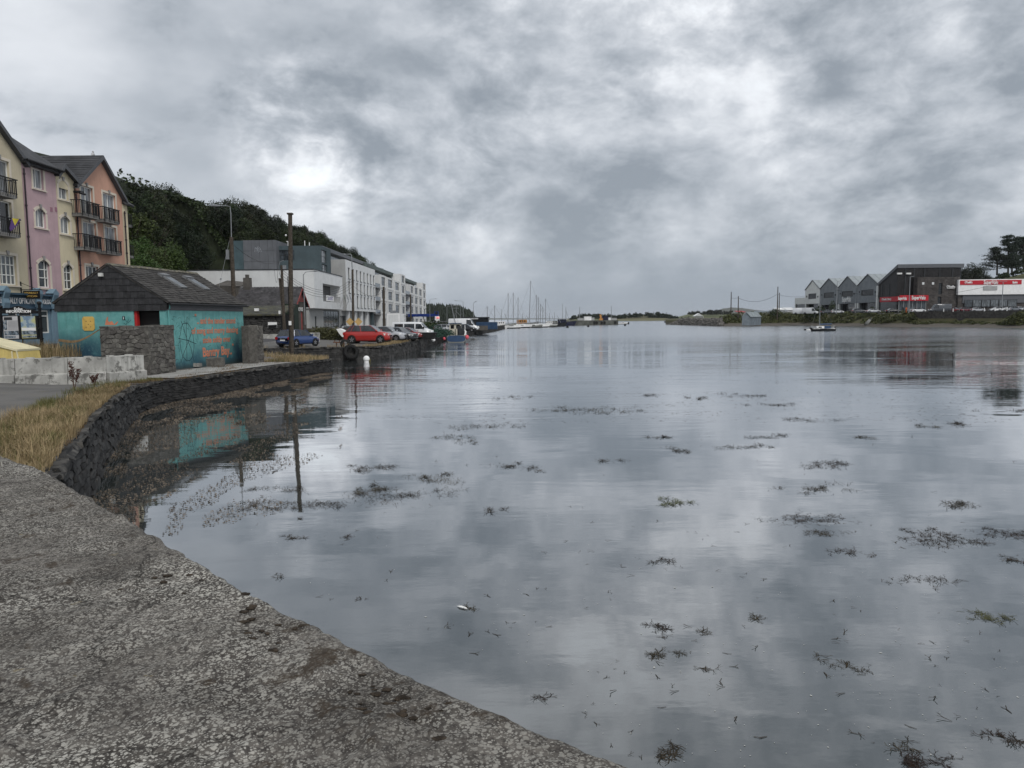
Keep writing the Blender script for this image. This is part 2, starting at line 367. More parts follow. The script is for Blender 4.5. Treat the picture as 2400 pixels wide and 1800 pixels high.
# ------------------------------------------------------------------ left quay land
EDGE = [(-30, 2.0), (0, -2.2), (5, -4.3), (8, -5.7), (11.4, -7.3), (13.6, -8.4), (15.2, -9.1), (18.5, -10.75), (21.4, -12.0), (24.7, -13.35), (28.1, -14.75), (30.6, -15.4), (32.7, -15.4), (34.5, -14.8), (40.2, -14.35), (46, -13.65), (50.5, -12.95), (52.1, -13.0),
        (53.0, -14.0), (55.5, -16.0), (59.5, -20.3), (62, -22.5), (64, -22.0), (64.8, -19.0), (65.3, -14.9), (66.0, -12.5), (67, -12.0), (74, -11.2), (87, -11.4), (109, -11.5), (124, -11.1), (161, -9.4), (190, -7.0), (215, -5.2), (292, -1.5)]
def EX(y): return pw(y, EDGE)
def EZ(y): return pw(y, [(24, 1.22), (33, .96), (50, .9), (54, .86), (62, 1.15), (66, 1.22), (300, 1.35)])
def zg(x, y):
    d = EX(y) - x; tgt = pw(y, [(55, 2.25), (72, 1.7), (140, 1.7)]); wd = pw(y, [(25, 9), (60, 11), (70, 20)])
    z = lerp(EZ(y), tgt, sm((d - 4.5) / wd))
    return z
def land_left():
    ys = []; y = -30.
    while y < 292: ys.append(y); y += .5 if 8 < y < 72 else (2 if y < 140 else 6)
    ys += [k[0] for k in EDGE]; ys = sorted(set(round(v_, 3) for v_ in ys)); fr = [0, .01, .03, .06, .1, .15, .2, .27, .35, .45, .6, .8, 1]
    mb = MB(); rings = []
    for y in ys:
        ex = EX(y) - .1; row = []
        for f in fr: x = ex + (-130 - ex) * f; row.append((x, y, zg(x, y) + (.02 * noise.noise(V((x * .7, y * .7, 0))) if f > 0 else 0)))
        rings.append(row)
    mb.loft(rings); return mb
def ground_material():
    m = bpy.data.materials.new('quay_ground'); m.use_nodes = True; t = NT(m.node_tree); b = t.n['Principled BSDF']
    p = t.node('ShaderNodeNewGeometry').outputs['Position']
    c = t.mix(t.sstep(t.noise(p, .6, 5), .35, .65), (.085, .082, .078), (.125, .12, .112))
    c = t.mix(t.math('MULTIPLY', t.sstep(t.noise(p, 26, 3, .7), .45, .7), .5), c, (.055, .052, .05))
    c = t.mix(t.math('MULTIPLY', t.sstep(t.noise(p, 1.7, 6, .65), .56, .68), .55), c, (.10, .085, .05)); t.l.new(c, b.inputs['Base Color']); b.inputs['Roughness'].default_value = .92
    bn = t.node('ShaderNodeBump'); bn.inputs['Distance'].default_value = .02; bn.inputs['Strength'].default_value = .5; t.l.new(t.noise(p, 22, 5, .7), bn.inputs['Height']); t.l.new(bn.outputs[0], b.inputs['Normal'])
    return m
gm_ = ground_material()
quay = tag(land_left().build('pavement', gm_, smooth=True), 'worn grey quay ground', kind='structure')
# street in front of the houses
rd = MB(); rings = []
for i in range(0, 46):
    y = 20 + i * 2.4; rings.append([(x, y, zg(x, y) + .03) for x in (-29.3, -27.5, -25.8, -24.2)])
rd.loft(rings); road = tag(rd.build('road', M('road_asphalt', (.062, .060, .062), .9, .2, .8, .2, 60), smooth=True), 'dark street before the coloured houses', kind='structure')
ln = MB()
for a, b_ in ((24, 60),):
    y = a
    while y < b_:
        for x in (-24.6, -26.8):
            if x == -26.8 and int((y - a) / 2) % 3 == 2: continue
            ln.poly([(x, y, zg(x, y) + .036), (x + .12, y, zg(x + .12, y) + .036), (x + .12, y + 2, zg(x + .12, y + 2) + .036), (x, y + 2, zg(x, y + 2) + .036)])
        y += 2
ln.build('road_marking', 'white_paint', road)
kb = MB()
for i in range(30):
    y = 20 + i * 2.4; z = zg(-23.9, y + 1.2); kb.box(-24.15, -23.98, y + .01, y + 2.39, z - .1, z + .13)
kb.build('kerb', 'kerb', road)

# ------------------------------------------------------------------ quay walls of stone
def arc(pts):
    L = [0]
    for a, b in zip(pts, pts[1:]): L.append(L[-1] + (b - a).length)
    return L
def curve_map(pts):
    L = arc(pts)
    def at(s):
        for i in range(len(pts) - 1):
            if s <= L[i + 1] or i == len(pts) - 2:
                t = (s - L[i]) / (L[i + 1] - L[i]); d = (pts[i + 1] - pts[i]).normalized(); return pts[i].lerp(pts[i + 1], t), V((d.y, -d.x, 0))
    return at, L[-1]
def edge_pts(y0, y1, step):
    out = []; ys = [y0]; y = y0
    while y < y1: y = min(y + step, y1); ys.append(y)
    ys = sorted(set(ys + [k[0] for k in EDGE if y0 < k[0] < y1]))
    for y in ys: out.append(V((EX(y), y, 0)))
    return out
def quay_wall(name, label, y0, y1, su, sv, n_parts, back, batter=.12):
    pts = edge_pts(y0, y1, 2.0); at, L = curve_map(pts); rnd = random.Random(int(y0)); root = thing(name, label, 'wall', (pts[0].x, pts[0].y, 0))
    H0 = 1.55
    def mp(s, v_, d):
        p, n = at(min(max(s, 0), L)); zt = EZ(p.y) + .02; z = -.3 + (zt + .3) * v_ / H0; k = (zt - z) * batter
        return p + n * (d + k - .05 + .05 * noise.noise(V((p.x * .5, p.y * .5, z)))) + ZV * z
    bk = MB(); n = int(L / .8); bk.loft([[mp(L * i / n, v_, -.03) for v_ in (0, H0)] for i in range(n + 1)]); bk.build('core', back, root)
    cells = voronoi(L, H0, su, sv, rnd, .34); info = []
    for c in cells:
        cx = sum(p[0] for p in c) / len(c); cz = sum(p[1] for p in c) / len(c); p, nn = at(cx); ar = (max(q[0] for q in c) - min(q[0] for q in c)) * (max(q[1] for q in c) - min(q[1] for q in c))
        seen = cz > .28 and (V((0, 0, 0)) - p).dot(nn) > 0 and p.y > 11
        info.append((ar / (p.y ** 2 + 1) if seen else 0, c))
    info.sort(key=lambda q: -q[0]); rest = MB()
    for i, (w_, c) in enumerate(info):
        if i < n_parts and w_ > 0: mb = MB(); stone(mb, c, mp, rnd, .008, (.01, .07), .010); mb.build('stone', 'stone_dark', root)
        else: stone(rest, c, mp, rnd, .009, (.01, .08), .012)
    if rest.v: tag(rest.build('stone_course', 'stone_dark', root), kind='stuff')
    # ragged coping
    cp = MB(); s = 0
    while s < L:
        w_ = rnd.uniform(.25, .9); e = min(s + w_, L); q = []
        for z in (-.10, rnd.uniform(-.03, .05)):
            for s_, d in ((s + .01, .06 + rnd.uniform(-.10, .10)), (e - .01, .06 + rnd.uniform(-.10, .10)), (e - .01, -.55), (s + .01, -.55)):
                p, n = at(max(0, min(s_, L))); q.append(p + n * d + ZV * (EZ(p.y) + z + rnd.uniform(-.012, .012)))
        cp.hexa(q); s = e
    cp.build('coping', 'coping_stone', root)
    return root
M('coping_stone', (.075, .071, .065), .9, .5, 3, .7, 18, dirt=((.02, .02, .02), 2.5, .45, .85))
quay_wall('quay_wall', 'dark rubble stone quay wall curving round the near basin to the grassy point', 7, 52.1, .62, .115, 300, 'stone_back', .18)
quay_wall('inlet_wall', 'shadowed stone wall of the small inlet behind the utility pole', 52.1, 65.9, .5, .2, 60, 'stone_back', .06)
quay_wall('mooring_wall', 'long low stone quay wall below the parked cars and fishing boat', 65.9, 292, .75, .3, 120, 'stone_back', .1)

# ------------------------------------------------------------------ foreground parapet
def parapet_material():
    m = bpy.data.materials.new('lichen_concrete'); m.use_nodes = True; t = NT(m.node_tree); b = t.n['Principled BSDF']
    p = t.node('ShaderNodeNewGeometry').outputs['Position']
    base = t.mix(t.sstep(t.noise(p, 7, 6, .65), .35, .68), (.070, .063, .055), (.155, .142, .126))
    base = t.mix(t.math('MULTIPLY', t.sstep(t.noise(p, 70, 4, .7), .42, .62), .75), base, (.032, .028, .026))
    zone = t.math('MULTIPLY', t.sstep(t.noise(p, 4.2, 5, .62), .36, .62), t.sstep(t.noise(t.vmath('ADD', p, (7, 3, 2)), 1.7, 3, .5), .30, .62, .25, 1.0))
    def vor(sc, th, soft):
        v = t.node('ShaderNodeTexVoronoi'); v.inputs['Scale'].default_value = sc; v.inputs['Randomness'].default_value = 1
        nz = t.node('ShaderNodeTexNoise'); nz.inputs['Scale'].default_value = sc * .9; nz.inputs['Detail'].default_value = 3; t.l.new(p, nz.inputs['Vector'])
        t.l.new(t.vmath('ADD', p, t.vmath('SCALE', t.vmath('SUBTRACT', nz.outputs['Color'], (.5, .5, .5)), 1.1 / sc)), v.inputs['Vector'])
        sz = t.math('MULTIPLY', v.outputs['Color'], th); return t.sstep(t.math('SUBTRACT', v.outputs['Distance'], sz), soft, -soft)
    l1 = t.math('MULTIPLY', vor(135, .62, .10), t.math('MULTIPLY_ADD', zone, .80, .14))
    l2 = t.math('MULTIPLY', vor(270, .66, .12), t.math('MULTIPLY_ADD', zone, .5, .32))
    l3 = t.math('MULTIPLY', vor(60, .34, .08), t.math('MULTIPLY', zone, .75))
    f = t.math('MAXIMUM', t.math('MAXIMUM', l1, l2), l3)
    lic = t.mix(t.noise(p, 40, 3), (.34, .325, .285), (.58, .56, .505)); c = t.mix(f, base, lic)
    moss = t.sstep(t.math('ADD', t.noise(p, 11, 6, .7), t.math('MULTIPLY', t.math('SUBTRACT', t.noise(p, 2.3, 3), .5), .35)), .585, .68); c = t.mix(t.math('MULTIPLY', moss, .8), c, t.mix(t.noise(p, 90, 2), (.022, .017, .013), (.065, .045, .028)))
    ck = t.node('ShaderNodeTexVoronoi', feature='DISTANCE_TO_EDGE'); ck.inputs['Scale'].default_value = 1.9; t.l.new(t.vmath('ADD', p, t.vmath('SCALE', t.xyz(t.noise(p, 6, 5, .7), t.noise(p, 7, 5, .7), 0.0), .22)), ck.inputs['Vector']); c = t.mix(t.math('MULTIPLY', t.sstep(ck.outputs['Distance'], .006, .001), .75), c, (.018, .016, .014))
    yl = t.sstep(t.noise(t.vmath('ADD', p, (4, 9, 1)), 16, 4, .6), .70, .76); c = t.mix(t.math('MULTIPLY', yl, .45), c, (.24, .19, .09))
    t.l.new(c, b.inputs['Base Color']); b.inputs['Roughness'].default_value = .95; b.inputs['Specular IOR Level'].default_value = .2
    bn = t.node('ShaderNodeBump'); bn.inputs['Distance'].default_value = .004; bn.inputs['Strength'].default_value = .9
    t.l.new(t.math('ADD', t.noise(p, 190, 5, .7), t.math('MULTIPLY', f, .35)), bn.inputs['Height']); t.l.new(bn.outputs[0], b.inputs['Normal'])
    return m
def parapet():
    ZP = HC - .5
    px = [(-700, 800), (-260, 950), (0, 1058), (130, 1105), (225, 1163), (330, 1218), (470, 1300), (600, 1376), (1000, 1570), (1580, 1800)]
    pts = [AZ(x, y, ZP) for x, y in px]; d = (pts[-1] - pts[-2]).normalized(); pts.append(pts[-1] + d * 1.6)
    pts = [V((p.x, p.y, 0)) for p in pts]; at, L = curve_map(pts)
    ss = []; s = 0
    while s < L:
        ss.append(s); p, n = at(s); dist = (p - V((0, 0, 0))).length; s += max(.0045, .0035 * dist)
    ts = [-.03 * 0]  # across: face, rounded arris, top
    prof = [(0.0, -3.4), (0.0, -.4), (.0, -.12), (.002, -.06), (.006, -.032), (.014, -.014), (.026, -.004)] + [(.026 + .0085 * k, 0) for k in range(1, 135)]
    rings = []; nn_prev = None
    for s in ss:
        # smooth normal
        n = V((0, 0, 0))
        for o in (-.12, -.06, 0, .06, .12): n += at(min(max(s + o, 0), L))[1]
        n.normalize(); n = -n; p, _ = at(s); row = []
        for t_, z in prof:
            q = p - n * t_; zz = ZP + z
            if z > -.1:
                w = V((q.x, q.y, zz)); k = noise.fractal(w * 14, 1.0, 2.0, 4) * .006 + noise.noise(w * 55) * .0025
                mo = noise.noise(w * 9 + V((5, 2, 1))); k += max(0, mo - .34) * .05 * (0.6 + .6 * noise.noise(w * 42)); e = noise.noise(w * 22 + V((1, 8, 3))) * .006
                zz += k; q = q - n * e * (1 if z < -.003 else 0)
            row.append((q.x, q.y, zz))
        rings.append(row)
    mb = MB(); mb.loft(rings); return mb
o = parapet().build('parapet_wall', parapet_material(), smooth=True); tag(o, 'lichen speckled concrete parapet slanting across the near corner', 'wall')
# cushions of moss on it
mr = random.Random(3); mo = MB()
mo_px = [(mr.gauss(480, 90), mr.gauss(1350, 38)) for _ in range(30)] + [(mr.gauss(600, 60), mr.gauss(1365, 18)) for _ in range(16)] + [(mr.gauss(940, 80), mr.gauss(1640, 30)) for _ in range(26)] 
for x, y in mo_px:
    ye = pw(x, [(0, 1058), (130, 1105), (225, 1163), (330, 1218), (470, 1300), (600, 1382), (1000, 1590), (1500, 1800)]); y = max(y, ye + mr.uniform(25, 130))
    p = AZ(x, y, HC - .5); r_ = mr.uniform(.002, .0065); k0 = len(mo.v)
    mo.sphere((p.x, p.y, p.z - r_ * .1), r_, 10, 6, (1.5, 1, .34))
    for i in range(k0, len(mo.v)):
        w = V(mo.v[i]); c_ = V((p.x, p.y, p.z)); mo.v[i] = tuple(c_ + (w - c_) * (1 + .8 * noise.noise(w * 160)))
tag(mo.build('moss', M('moss', (.055, .042, .030), .98, .6, 60, .8, 300), smooth=True), 'dark brown moss cushions on the parapet', kind='stuff')

# ------------------------------------------------------------------ grass along the quay
def blades(mb, pts, h, w, rnd, lean=.5):
    for p in pts:
        a = rnd.uniform(0, 6.283); hh = h * rnd.uniform(.45, 1.15); d = V((math.cos(a), math.sin(a), 0)); l = hh * rnd.uniform(.1, lean); sd = V((-d.y, d.x, 0)) * w * rnd.uniform(.6, 1.3) * .5
        b = V(p); m_ = b + ZV * hh * .58 + d * l * .35; t_ = b + ZV * hh * (1 - .3 * l / hh) + d * l; k = len(mb.v)
        mb.v += [tuple(b - sd), tuple(b + sd), tuple(m_ + sd * .7), tuple(m_ - sd * .7), tuple(t_)]; mb.f += [(k, k + 1, k + 2, k + 3), (k + 3, k + 2, k + 4)]
gr = random.Random(5)
def scatter(n, y0, y1, d0, d1, dens=None):
    out = []
    while len(out) < n:
        y = gr.uniform(y0, y1); d = gr.uniform(d0, d1); x = EX(y) - d
        if dens and gr.random() > dens(x, y): continue
        out.append((x, y, zg(x, y) - .02))
    return out
cl = lambda s, th: (lambda x, y: 1.0 if noise.noise(V((x * s, y * s, 3))) > th else .12)
gb = MB(); blades(gb, scatter(12000, 9.5, 17.8, .1, 2.0, cl(1.1, .0)), .46, .009, gr, .9); blades(gb, scatter(5500, 17, 23, .05, 1.2, cl(1.1, -.1)), .34, .010, gr, .8); blades(gb, scatter(3500, 21, 28, .05, 1.0, cl(1.1, 0)), .22, .012, gr, .7)
blades(gb, scatter(2600, 47, 55, .1, 3.2, cl(.8, -.1)), .38, .02, gr, .7); blades(gb, scatter(3800, 66.2, 92, .1, 1.6, cl(.5, -.1)), .30, .03, gr, .7); blades(gb, scatter(3000, 92, 200, .1, 1.8), .4, .06, gr, .7)
blades(gb, [(gr.uniform(-27.6, -23.6) , gr.uniform(36.5, 40.5), 1.75) for _ in range(2600)], 1.0, .016, gr, .6)
blades(gb, scatter(1500, 55, 66, .3, 4, cl(.6, 0)), .4, .025, gr, .6)
tag(gb.build('dry_grass', 'grass_blade'), 'dry straw coloured grass along the quay edge', kind='stuff')
gg = MB(); blades(gg, scatter(8500, 9.5, 21, .2, 1.8, cl(.7, .0)), .36, .010, gr, .7); blades(gg, scatter(2500, 20, 33, .2, 2.0, cl(.9, 0)), .25, .012, gr, .7); blades(gg, scatter(900, 47, 60, .3, 3, cl(.6, .1)), .3, .02, gr)
blades(gg, [(gr.uniform(-27.5, -24), gr.uniform(36, 39), 1.75) for _ in range(900)], .8, .016, gr, .6)
tag(gg.build('green_grass', 'grass_green'), 'greener grass tufts among the dry grass', kind='stuff')
hh = MB(); blades(hh, scatter(7000, 13, 26, .05, 1.6, cl(1.3, -.1)), .16, .010, gr, .9); blades(hh, scatter(5000, 24, 40, .05, 1.3, cl(.9, -.05)), .16, .012, gr, .9); blades(hh, [(p[0], p[1], p[2]) for p in scatter(1500, 38, 47, .8, 3.4, cl(.5, .15))], .2, .014, gr)
tag(hh.build('russet_ground_cover', 'heath_blade'), 'low russet plants creeping over the quay edge', kind='stuff')
# dock plants with rusty seed heads
def dock(px, py, h, label):
    p = AZ(px, py, 1.15); p.z = zg(p.x, p.y); root = thing('dock_plant', label, 'plant', p, 'dock plants by the concrete blocks'); rr = random.Random(int(px)); st = MB(); sd = MB()
    for _ in range(5 if h > .8 else 3):
        a = rr.uniform(0, 6.28); t_ = p + V((math.cos(a) * .22 * h, math.sin(a) * .22 * h, h * rr.uniform(.7, 1.1))); st.tube([p, p.lerp(t_, .5) + V((0, 0, .05)), t_], [.008, .007, .004], 5)
        for i in range(60):
            f = rr.uniform(.4, 1); c = p.lerp(t_, f) + V((rr.gauss(0, .025), rr.gauss(0, .025), 0)); sd.sphere(c, rr.uniform(.008, .02), 5, 3)
        for f in (.5, .62, .75):
            c = p.lerp(t_, f); e = c + V((rr.uniform(-.16, .16), rr.uniform(-.1, .1), .14)); st.tube([c, e], [.005, .003], 4)
            for i in range(14): q = c.lerp(e, rr.random()); sd.sphere(q + V((rr.gauss(0, .015), rr.gauss(0, .015), 0)), rr.uniform(.008, .016), 5, 3)
    st.build('stem', M('dock_stem', (.09, .045, .03)), root); sd.build('seed_head', M('dock_seed', (.060, .022, .016), .9, .3, 30), root)['kind'] = 'stuff'
dock(175, 915, 1.02, 'tall branched dock plant with rusty seed heads'); dock(222, 905, .6, 'short single rusty dock plant beside the taller one')
# ------------------------------------------------------------------ floating seaweed
leafmat('seaweed', (.007, .005, .003), (.042, .027, .011), .25); leafmat('scum', (.018, .015, .010), (.17, .145, .10), 0)
def frond(mb, p, s, a, rnd, depth=0, el=None):
    el = (rnd.uniform(.0, .40) if p.y > 13 else rnd.uniform(-.05, .2)) if el is None else el; d = V((math.cos(a) * math.cos(el), math.sin(a) * math.cos(el), math.sin(el))); sd = V((-math.sin(a), math.cos(a), 0)) * s * .10; e = p + d * s
    if e.z < .004: e.z = .004
    k = len(mb.v); mb.v += [tuple(p - sd * .5), tuple(p + sd * .5), tuple(e + sd), tuple(e + d * s * .35), tuple(e - sd)]; mb.f.append((k, k + 1, k + 2, k + 3, k + 4))
    if depth < 2:
        for da in (-.6, .55):
            if rnd.random() < .8: frond(mb, e, s * .72, a + da + rnd.uniform(-.3, .3), rnd, depth + 1, el + rnd.uniform(-.2, .25))
def weed_patch(px, py, wpx, hpx, n, label, name='seaweed_patch', mat='seaweed', size=(.030, .07)):
    rnd = random.Random(int(px * 7 + py)); c = AZ(px, py, 0); a = AZ(px - wpx / 2, py, 0); b = AZ(px + wpx / 2, py, 0); t_ = AZ(px, py - hpx / 2, 0); bo = AZ(px, py + hpx / 2, 0)
    rx = (b.x - a.x) / 2 * (1.2 if c.y > 13 else 1); ry = (t_.y - bo.y) / 2 * .8; mb = MB(); sub = [(max(-1, min(1, rnd.gauss(0, .6))), max(-1, min(1, rnd.gauss(0, .5))), rnd.uniform(.06, .22)) for _ in range(max(3, n // 9))]
    k = .8 * max(1.0, c.y / 16) ** .5; n = int(n * (3.4 if c.y > 13 else 1.3))
    for i in range(n):
        s_ = rnd.choice(sub); u, v_ = s_[0] + rnd.gauss(0, s_[2]), s_[1] + rnd.gauss(0, s_[2])
        frond(mb, V((c.x + u * rx, c.y + v_ * ry, .004)), rnd.uniform(*size) * k, rnd.uniform(0, 6.28), rnd, 0 if rnd.random() < .5 else 1)
    o = mb.build(name, mat, L=V((c.x, c.y, 0))); o.location = (c.x, c.y, 0)
    tag(o, label, 'seaweed', 'patches of seaweed floating on the harbour')
for a in [
 (690, 1188, 170, 34, 170, 'long dark seaweed raft lying across the utility pole reflection'),
 (670, 1148, 130, 26, 70, 'thin seaweed trail just beyond the raft on the pole reflection'),
 (690, 1255, 60, 16, 45, 'small compact seaweed tuft nearer than the pole reflection'),
 (795, 1258, 40, 12, 18, 'few seaweed scraps right of the small compact tuft'),
 (870, 1095, 110, 22, 110, 'oval seaweed patch beyond the broad triple raft'),
 (875, 1145, 70, 30, 90, 'left clump of the broad triple seaweed raft'),
 (950, 1165, 190, 50, 170, 'broad middle clump of the triple seaweed raft'),
 (1015, 1120, 110, 32, 120, 'upper olive clump of the triple seaweed raft'),
 (1215, 1095, 100, 26, 80, 'loose open seaweed patch in the middle of the water'),
 (1125, 1000, 150, 24, 120, 'paired seaweed patch below the moored boat reflection, further one'),
 (1075, 1030, 90, 24, 90, 'paired seaweed patch below the moored boat reflection, nearer one'),
 (1320, 960, 120, 20, 150, 'dense dark seaweed island in mid water'),
 (1450, 962, 110, 20, 110, 'seaweed island just right of the dense dark one'),
 (1190, 933, 90, 12, 50, 'thin far seaweed streak above the dense island'),
 (1540, 925, 50, 8, 40, 'small far seaweed streak left of the supermarket reflection'),
 (1160, 1195, 60, 18, 22, 'faint sparse seaweed scraps beside the triple raft'),
 (1540, 1025, 44, 14, 50, 'short dark seaweed clump, upper one of two in mid water'),
 (1608, 1058, 60, 20, 60, 'short dark seaweed clump, lower one of two in mid water'),
 (1435, 1080, 70, 14, 30, 'scattered seaweed bits left of mid water clumps'),
 (1745, 927, 70, 14, 80, 'dense far seaweed island under the gabled warehouses'),
 (1810, 948, 110, 12, 80, 'long far seaweed streak under the gabled warehouses'),
 (1635, 933, 50, 10, 50, 'small far seaweed island left of the dense far one'),
 (1900, 985, 120, 16, 70, 'drawn out seaweed streak in the right middle distance'),
 (1810, 1022, 90, 14, 70, 'low seaweed streak centred in the right half'),
 (1750, 1048, 110, 22, 80, 'wide loose seaweed patch right of mid water clumps'),
 (1940, 1090, 95, 22, 130, 'compact dark seaweed patch with upright tips'),
 (2010, 1025, 40, 10, 45, 'tiny dense seaweed knot in the right half'),
 (2235, 993, 60, 12, 70, 'dense seaweed knot under the white shop reflection'),
 (2165, 998, 50, 9, 45, 'small seaweed streak left of the knot under the shop reflection'),
 (2350, 963, 100, 10, 50, 'far seaweed line near the dark building reflection'),
 (1905, 1145, 130, 30, 90, 'ragged seaweed line crossing the bright cloud reflection'),
 (1585, 1175, 60, 26, 90, 'olive slanted seaweed mat, smallest green one', 'seaweed_patch', 'weed_leaf'),
 (1880, 1215, 190, 34, 230, 'large black seaweed raft in the right foreground'),
 (1935, 1250, 110, 24, 90, 'lower tail of the large black seaweed raft'),
 (1990, 1290, 80, 34, 60, 'brown thready seaweed strand below the large raft'),
 (2160, 1250, 130, 30, 170, 'blackest seaweed raft left of the frame edge raft'),
 (2230, 1270, 140, 30, 220, 'thick matted end of the blackest seaweed raft'),
 (2365, 1252, 110, 36, 220, 'seaweed raft cut by the right frame edge'),
 (2375, 1310, 60, 26, 60, 'small seaweed scraps under the frame edge raft'),
 (1570, 1315, 80, 18, 45, 'thin seaweed crescent left of the large black raft'),
 (2180, 1365, 180, 32, 70, 'long curved chain of seaweed sprigs in the right foreground'),
 (2290, 1445, 130, 30, 90, 'pale olive seaweed mat in the right foreground', 'seaweed_patch', 'weed_leaf'),
 (2250, 1185, 90, 24, 80, 'loose seaweed sprigs above the blackest raft'),
 (1765, 1450, 40, 14, 20, 'sparse seaweed flecks in the pale reflection'),
 (1545, 1480, 70, 40, 45, 'seaweed sprigs over the dark cloud reflection, left group'),
 (1550, 1535, 90, 34, 40, 'submerged seaweed fronds just below the left sprigs'),
 (1645, 1480, 24, 20, 12, 'single forked seaweed sprig beside the left sprigs'),
 (1915, 1545, 16, 14, 9, 'star shaped seaweed sprig starting the near chain'),
 (1965, 1560, 70, 26, 16, 'near chain of black forked seaweed sprigs'),
 (2015, 1572, 36, 16, 8, 'tail sprig of the near forked seaweed chain'),
 (1660, 1570, 40, 18, 9, 'two lone seaweed forks below the dark reflection'),
 (2325, 1720, 60, 24, 14, 'black seaweed sprig at the lower right'),
 (2380, 1740, 50, 40, 24, 'seaweed tuft against the lower right frame edge'),
 (1590, 1760, 90, 60, 32, 'brown bladder weed beside the parapet foot'),
 (2180, 1790, 150, 40, 60, 'brown bladder weed along the bottom frame edge'),
 (2120, 1750, 60, 40, 18, 'brown weed sprigs above the bottom edge weed'),
 (855, 1405, 30, 8, 6, 'little seaweed scrap near the parapet edge'),
 (665, 1352, 50, 10, 12, 'short row of seaweed scraps by the parapet edge'),
 (1090, 1425, 70, 14, 16, 'seaweed scraps around the floating feather'),
 (1275, 1625, 30, 40, 10, 'thin seaweed trail beside the lower parapet'),
]: weed_patch(*a)
wr = random.Random(12); sc_ = MB()
for i in range(150):      # stray fragments all over the basin
    px, py = wr.uniform(600, 2400), 870 + 900 * wr.random() ** 1.6
    if px < 1500 and py > 1165 + (px - 225) * .50 - 30: continue
    c = AZ(px, py, 0)
    for _ in range(wr.randint(1, 4)): frond(sc_, c + V((wr.gauss(0, .25), wr.gauss(0, .25), .004)), wr.uniform(.02, .07) * max(1, c.y / 22) ** .4, wr.uniform(0, 6.28), wr, 1)
for i in range(240):      # far flat streaks
    px, py = wr.uniform(950, 2400), wr.uniform(835, 990); c = AZ(px, py, 0); n = wr.randint(3, 12); L_ = wr.uniform(.4, 2.2)
    for _ in range(n): frond(sc_, c + V((wr.gauss(0, L_), wr.gauss(0, .25), .004)), wr.uniform(.05, .11), wr.uniform(0, 6.28), wr, 1, .03)
tag(sc_.build('seaweed_debris', 'seaweed'), 'stray seaweed scraps strewn over the water', kind='stuff')
sp = MB()
for i in range(60000):    # scum against the quay
    y = wr.uniform(12, 50); f = wr.random() ** 1.25; far_ = pw(y, [(12, 3.6), (20, 6.5), (28, 8), (36, 4.2), (44, 2.4), (50, 1.2)]); x = EX(y) + .15 + f * far_
    if noise.noise(V((x * .9, y * .35, 2))) + .35 * noise.noise(V((x * 3, y, 5))) < -.30 + .5 * f: continue
    s = wr.uniform(.006, .021) * (1.35 if y > 25 else 1); a = wr.uniform(0, 3.14); d = V((math.cos(a) * 1.6, math.sin(a) * .6, 0)) * s; e = V((-math.sin(a) * .6, math.cos(a) * .4, wr.uniform(.0, .7))) * s; p = V((x, y, wr.uniform(.01, .02)))
    k = len(sp.v); sp.v += [tuple(p - d), tuple(p + e), tuple(p + d * .9), tuple(p - e)]; sp.f.append((k, k + 1, k + 2, k + 3))
tag(sp.build('floating_scum', 'scum'), 'brown flecks of floating weed gathered against the quay wall', kind='stuff')
pf = MB()
for i in range(520):
    px, py = wr.uniform(560, 2400), 1000 + 800 * wr.random()
    if px < 1500 and py > 1165 + (px - 225) * .50 - 40: continue
    c = AZ(px, py, .004); s = wr.uniform(.004, .011) * (1 if wr.random() < .95 else 2); a = wr.uniform(0, 3.1); d = V((math.cos(a), math.sin(a), 0)) * s; e = V((-d.y, d.x, 0)) * .6; pf.poly([c - d, c + e, c + d, c - e])
tag(pf.build('foam_flecks', M('fleck', (.42, .42, .40))), 'tiny pale flecks drifting on the water', kind='stuff')
fe = MB(); c = AZ(1083, 1424, .006); ax = V((.8, -.6, 0)); pe = V((.6, .8, 0))
for sgn in (1, -1): fe.poly([c - ax * .09, c - ax * .03 + pe * .022 * sgn + ZV * .012, c + ax * .05 + pe * .02 * sgn + ZV * .01, c + ax * .09])
tag(fe.build('feather', M('feather', (.62, .62, .60), .8)), 'white gull feather floating among seaweed scraps', 'feather')

# ------------------------------------------------------------------ teal toilet block
ZT = 1.1
A_ = AZ(413, 861, ZT); B_ = AZ(574, 843, ZT); TU = (B_ - A_); TU.z = 0; TU.normalize(); TN = V((TU.y, -TU.x, 0))     # TN: towards the water
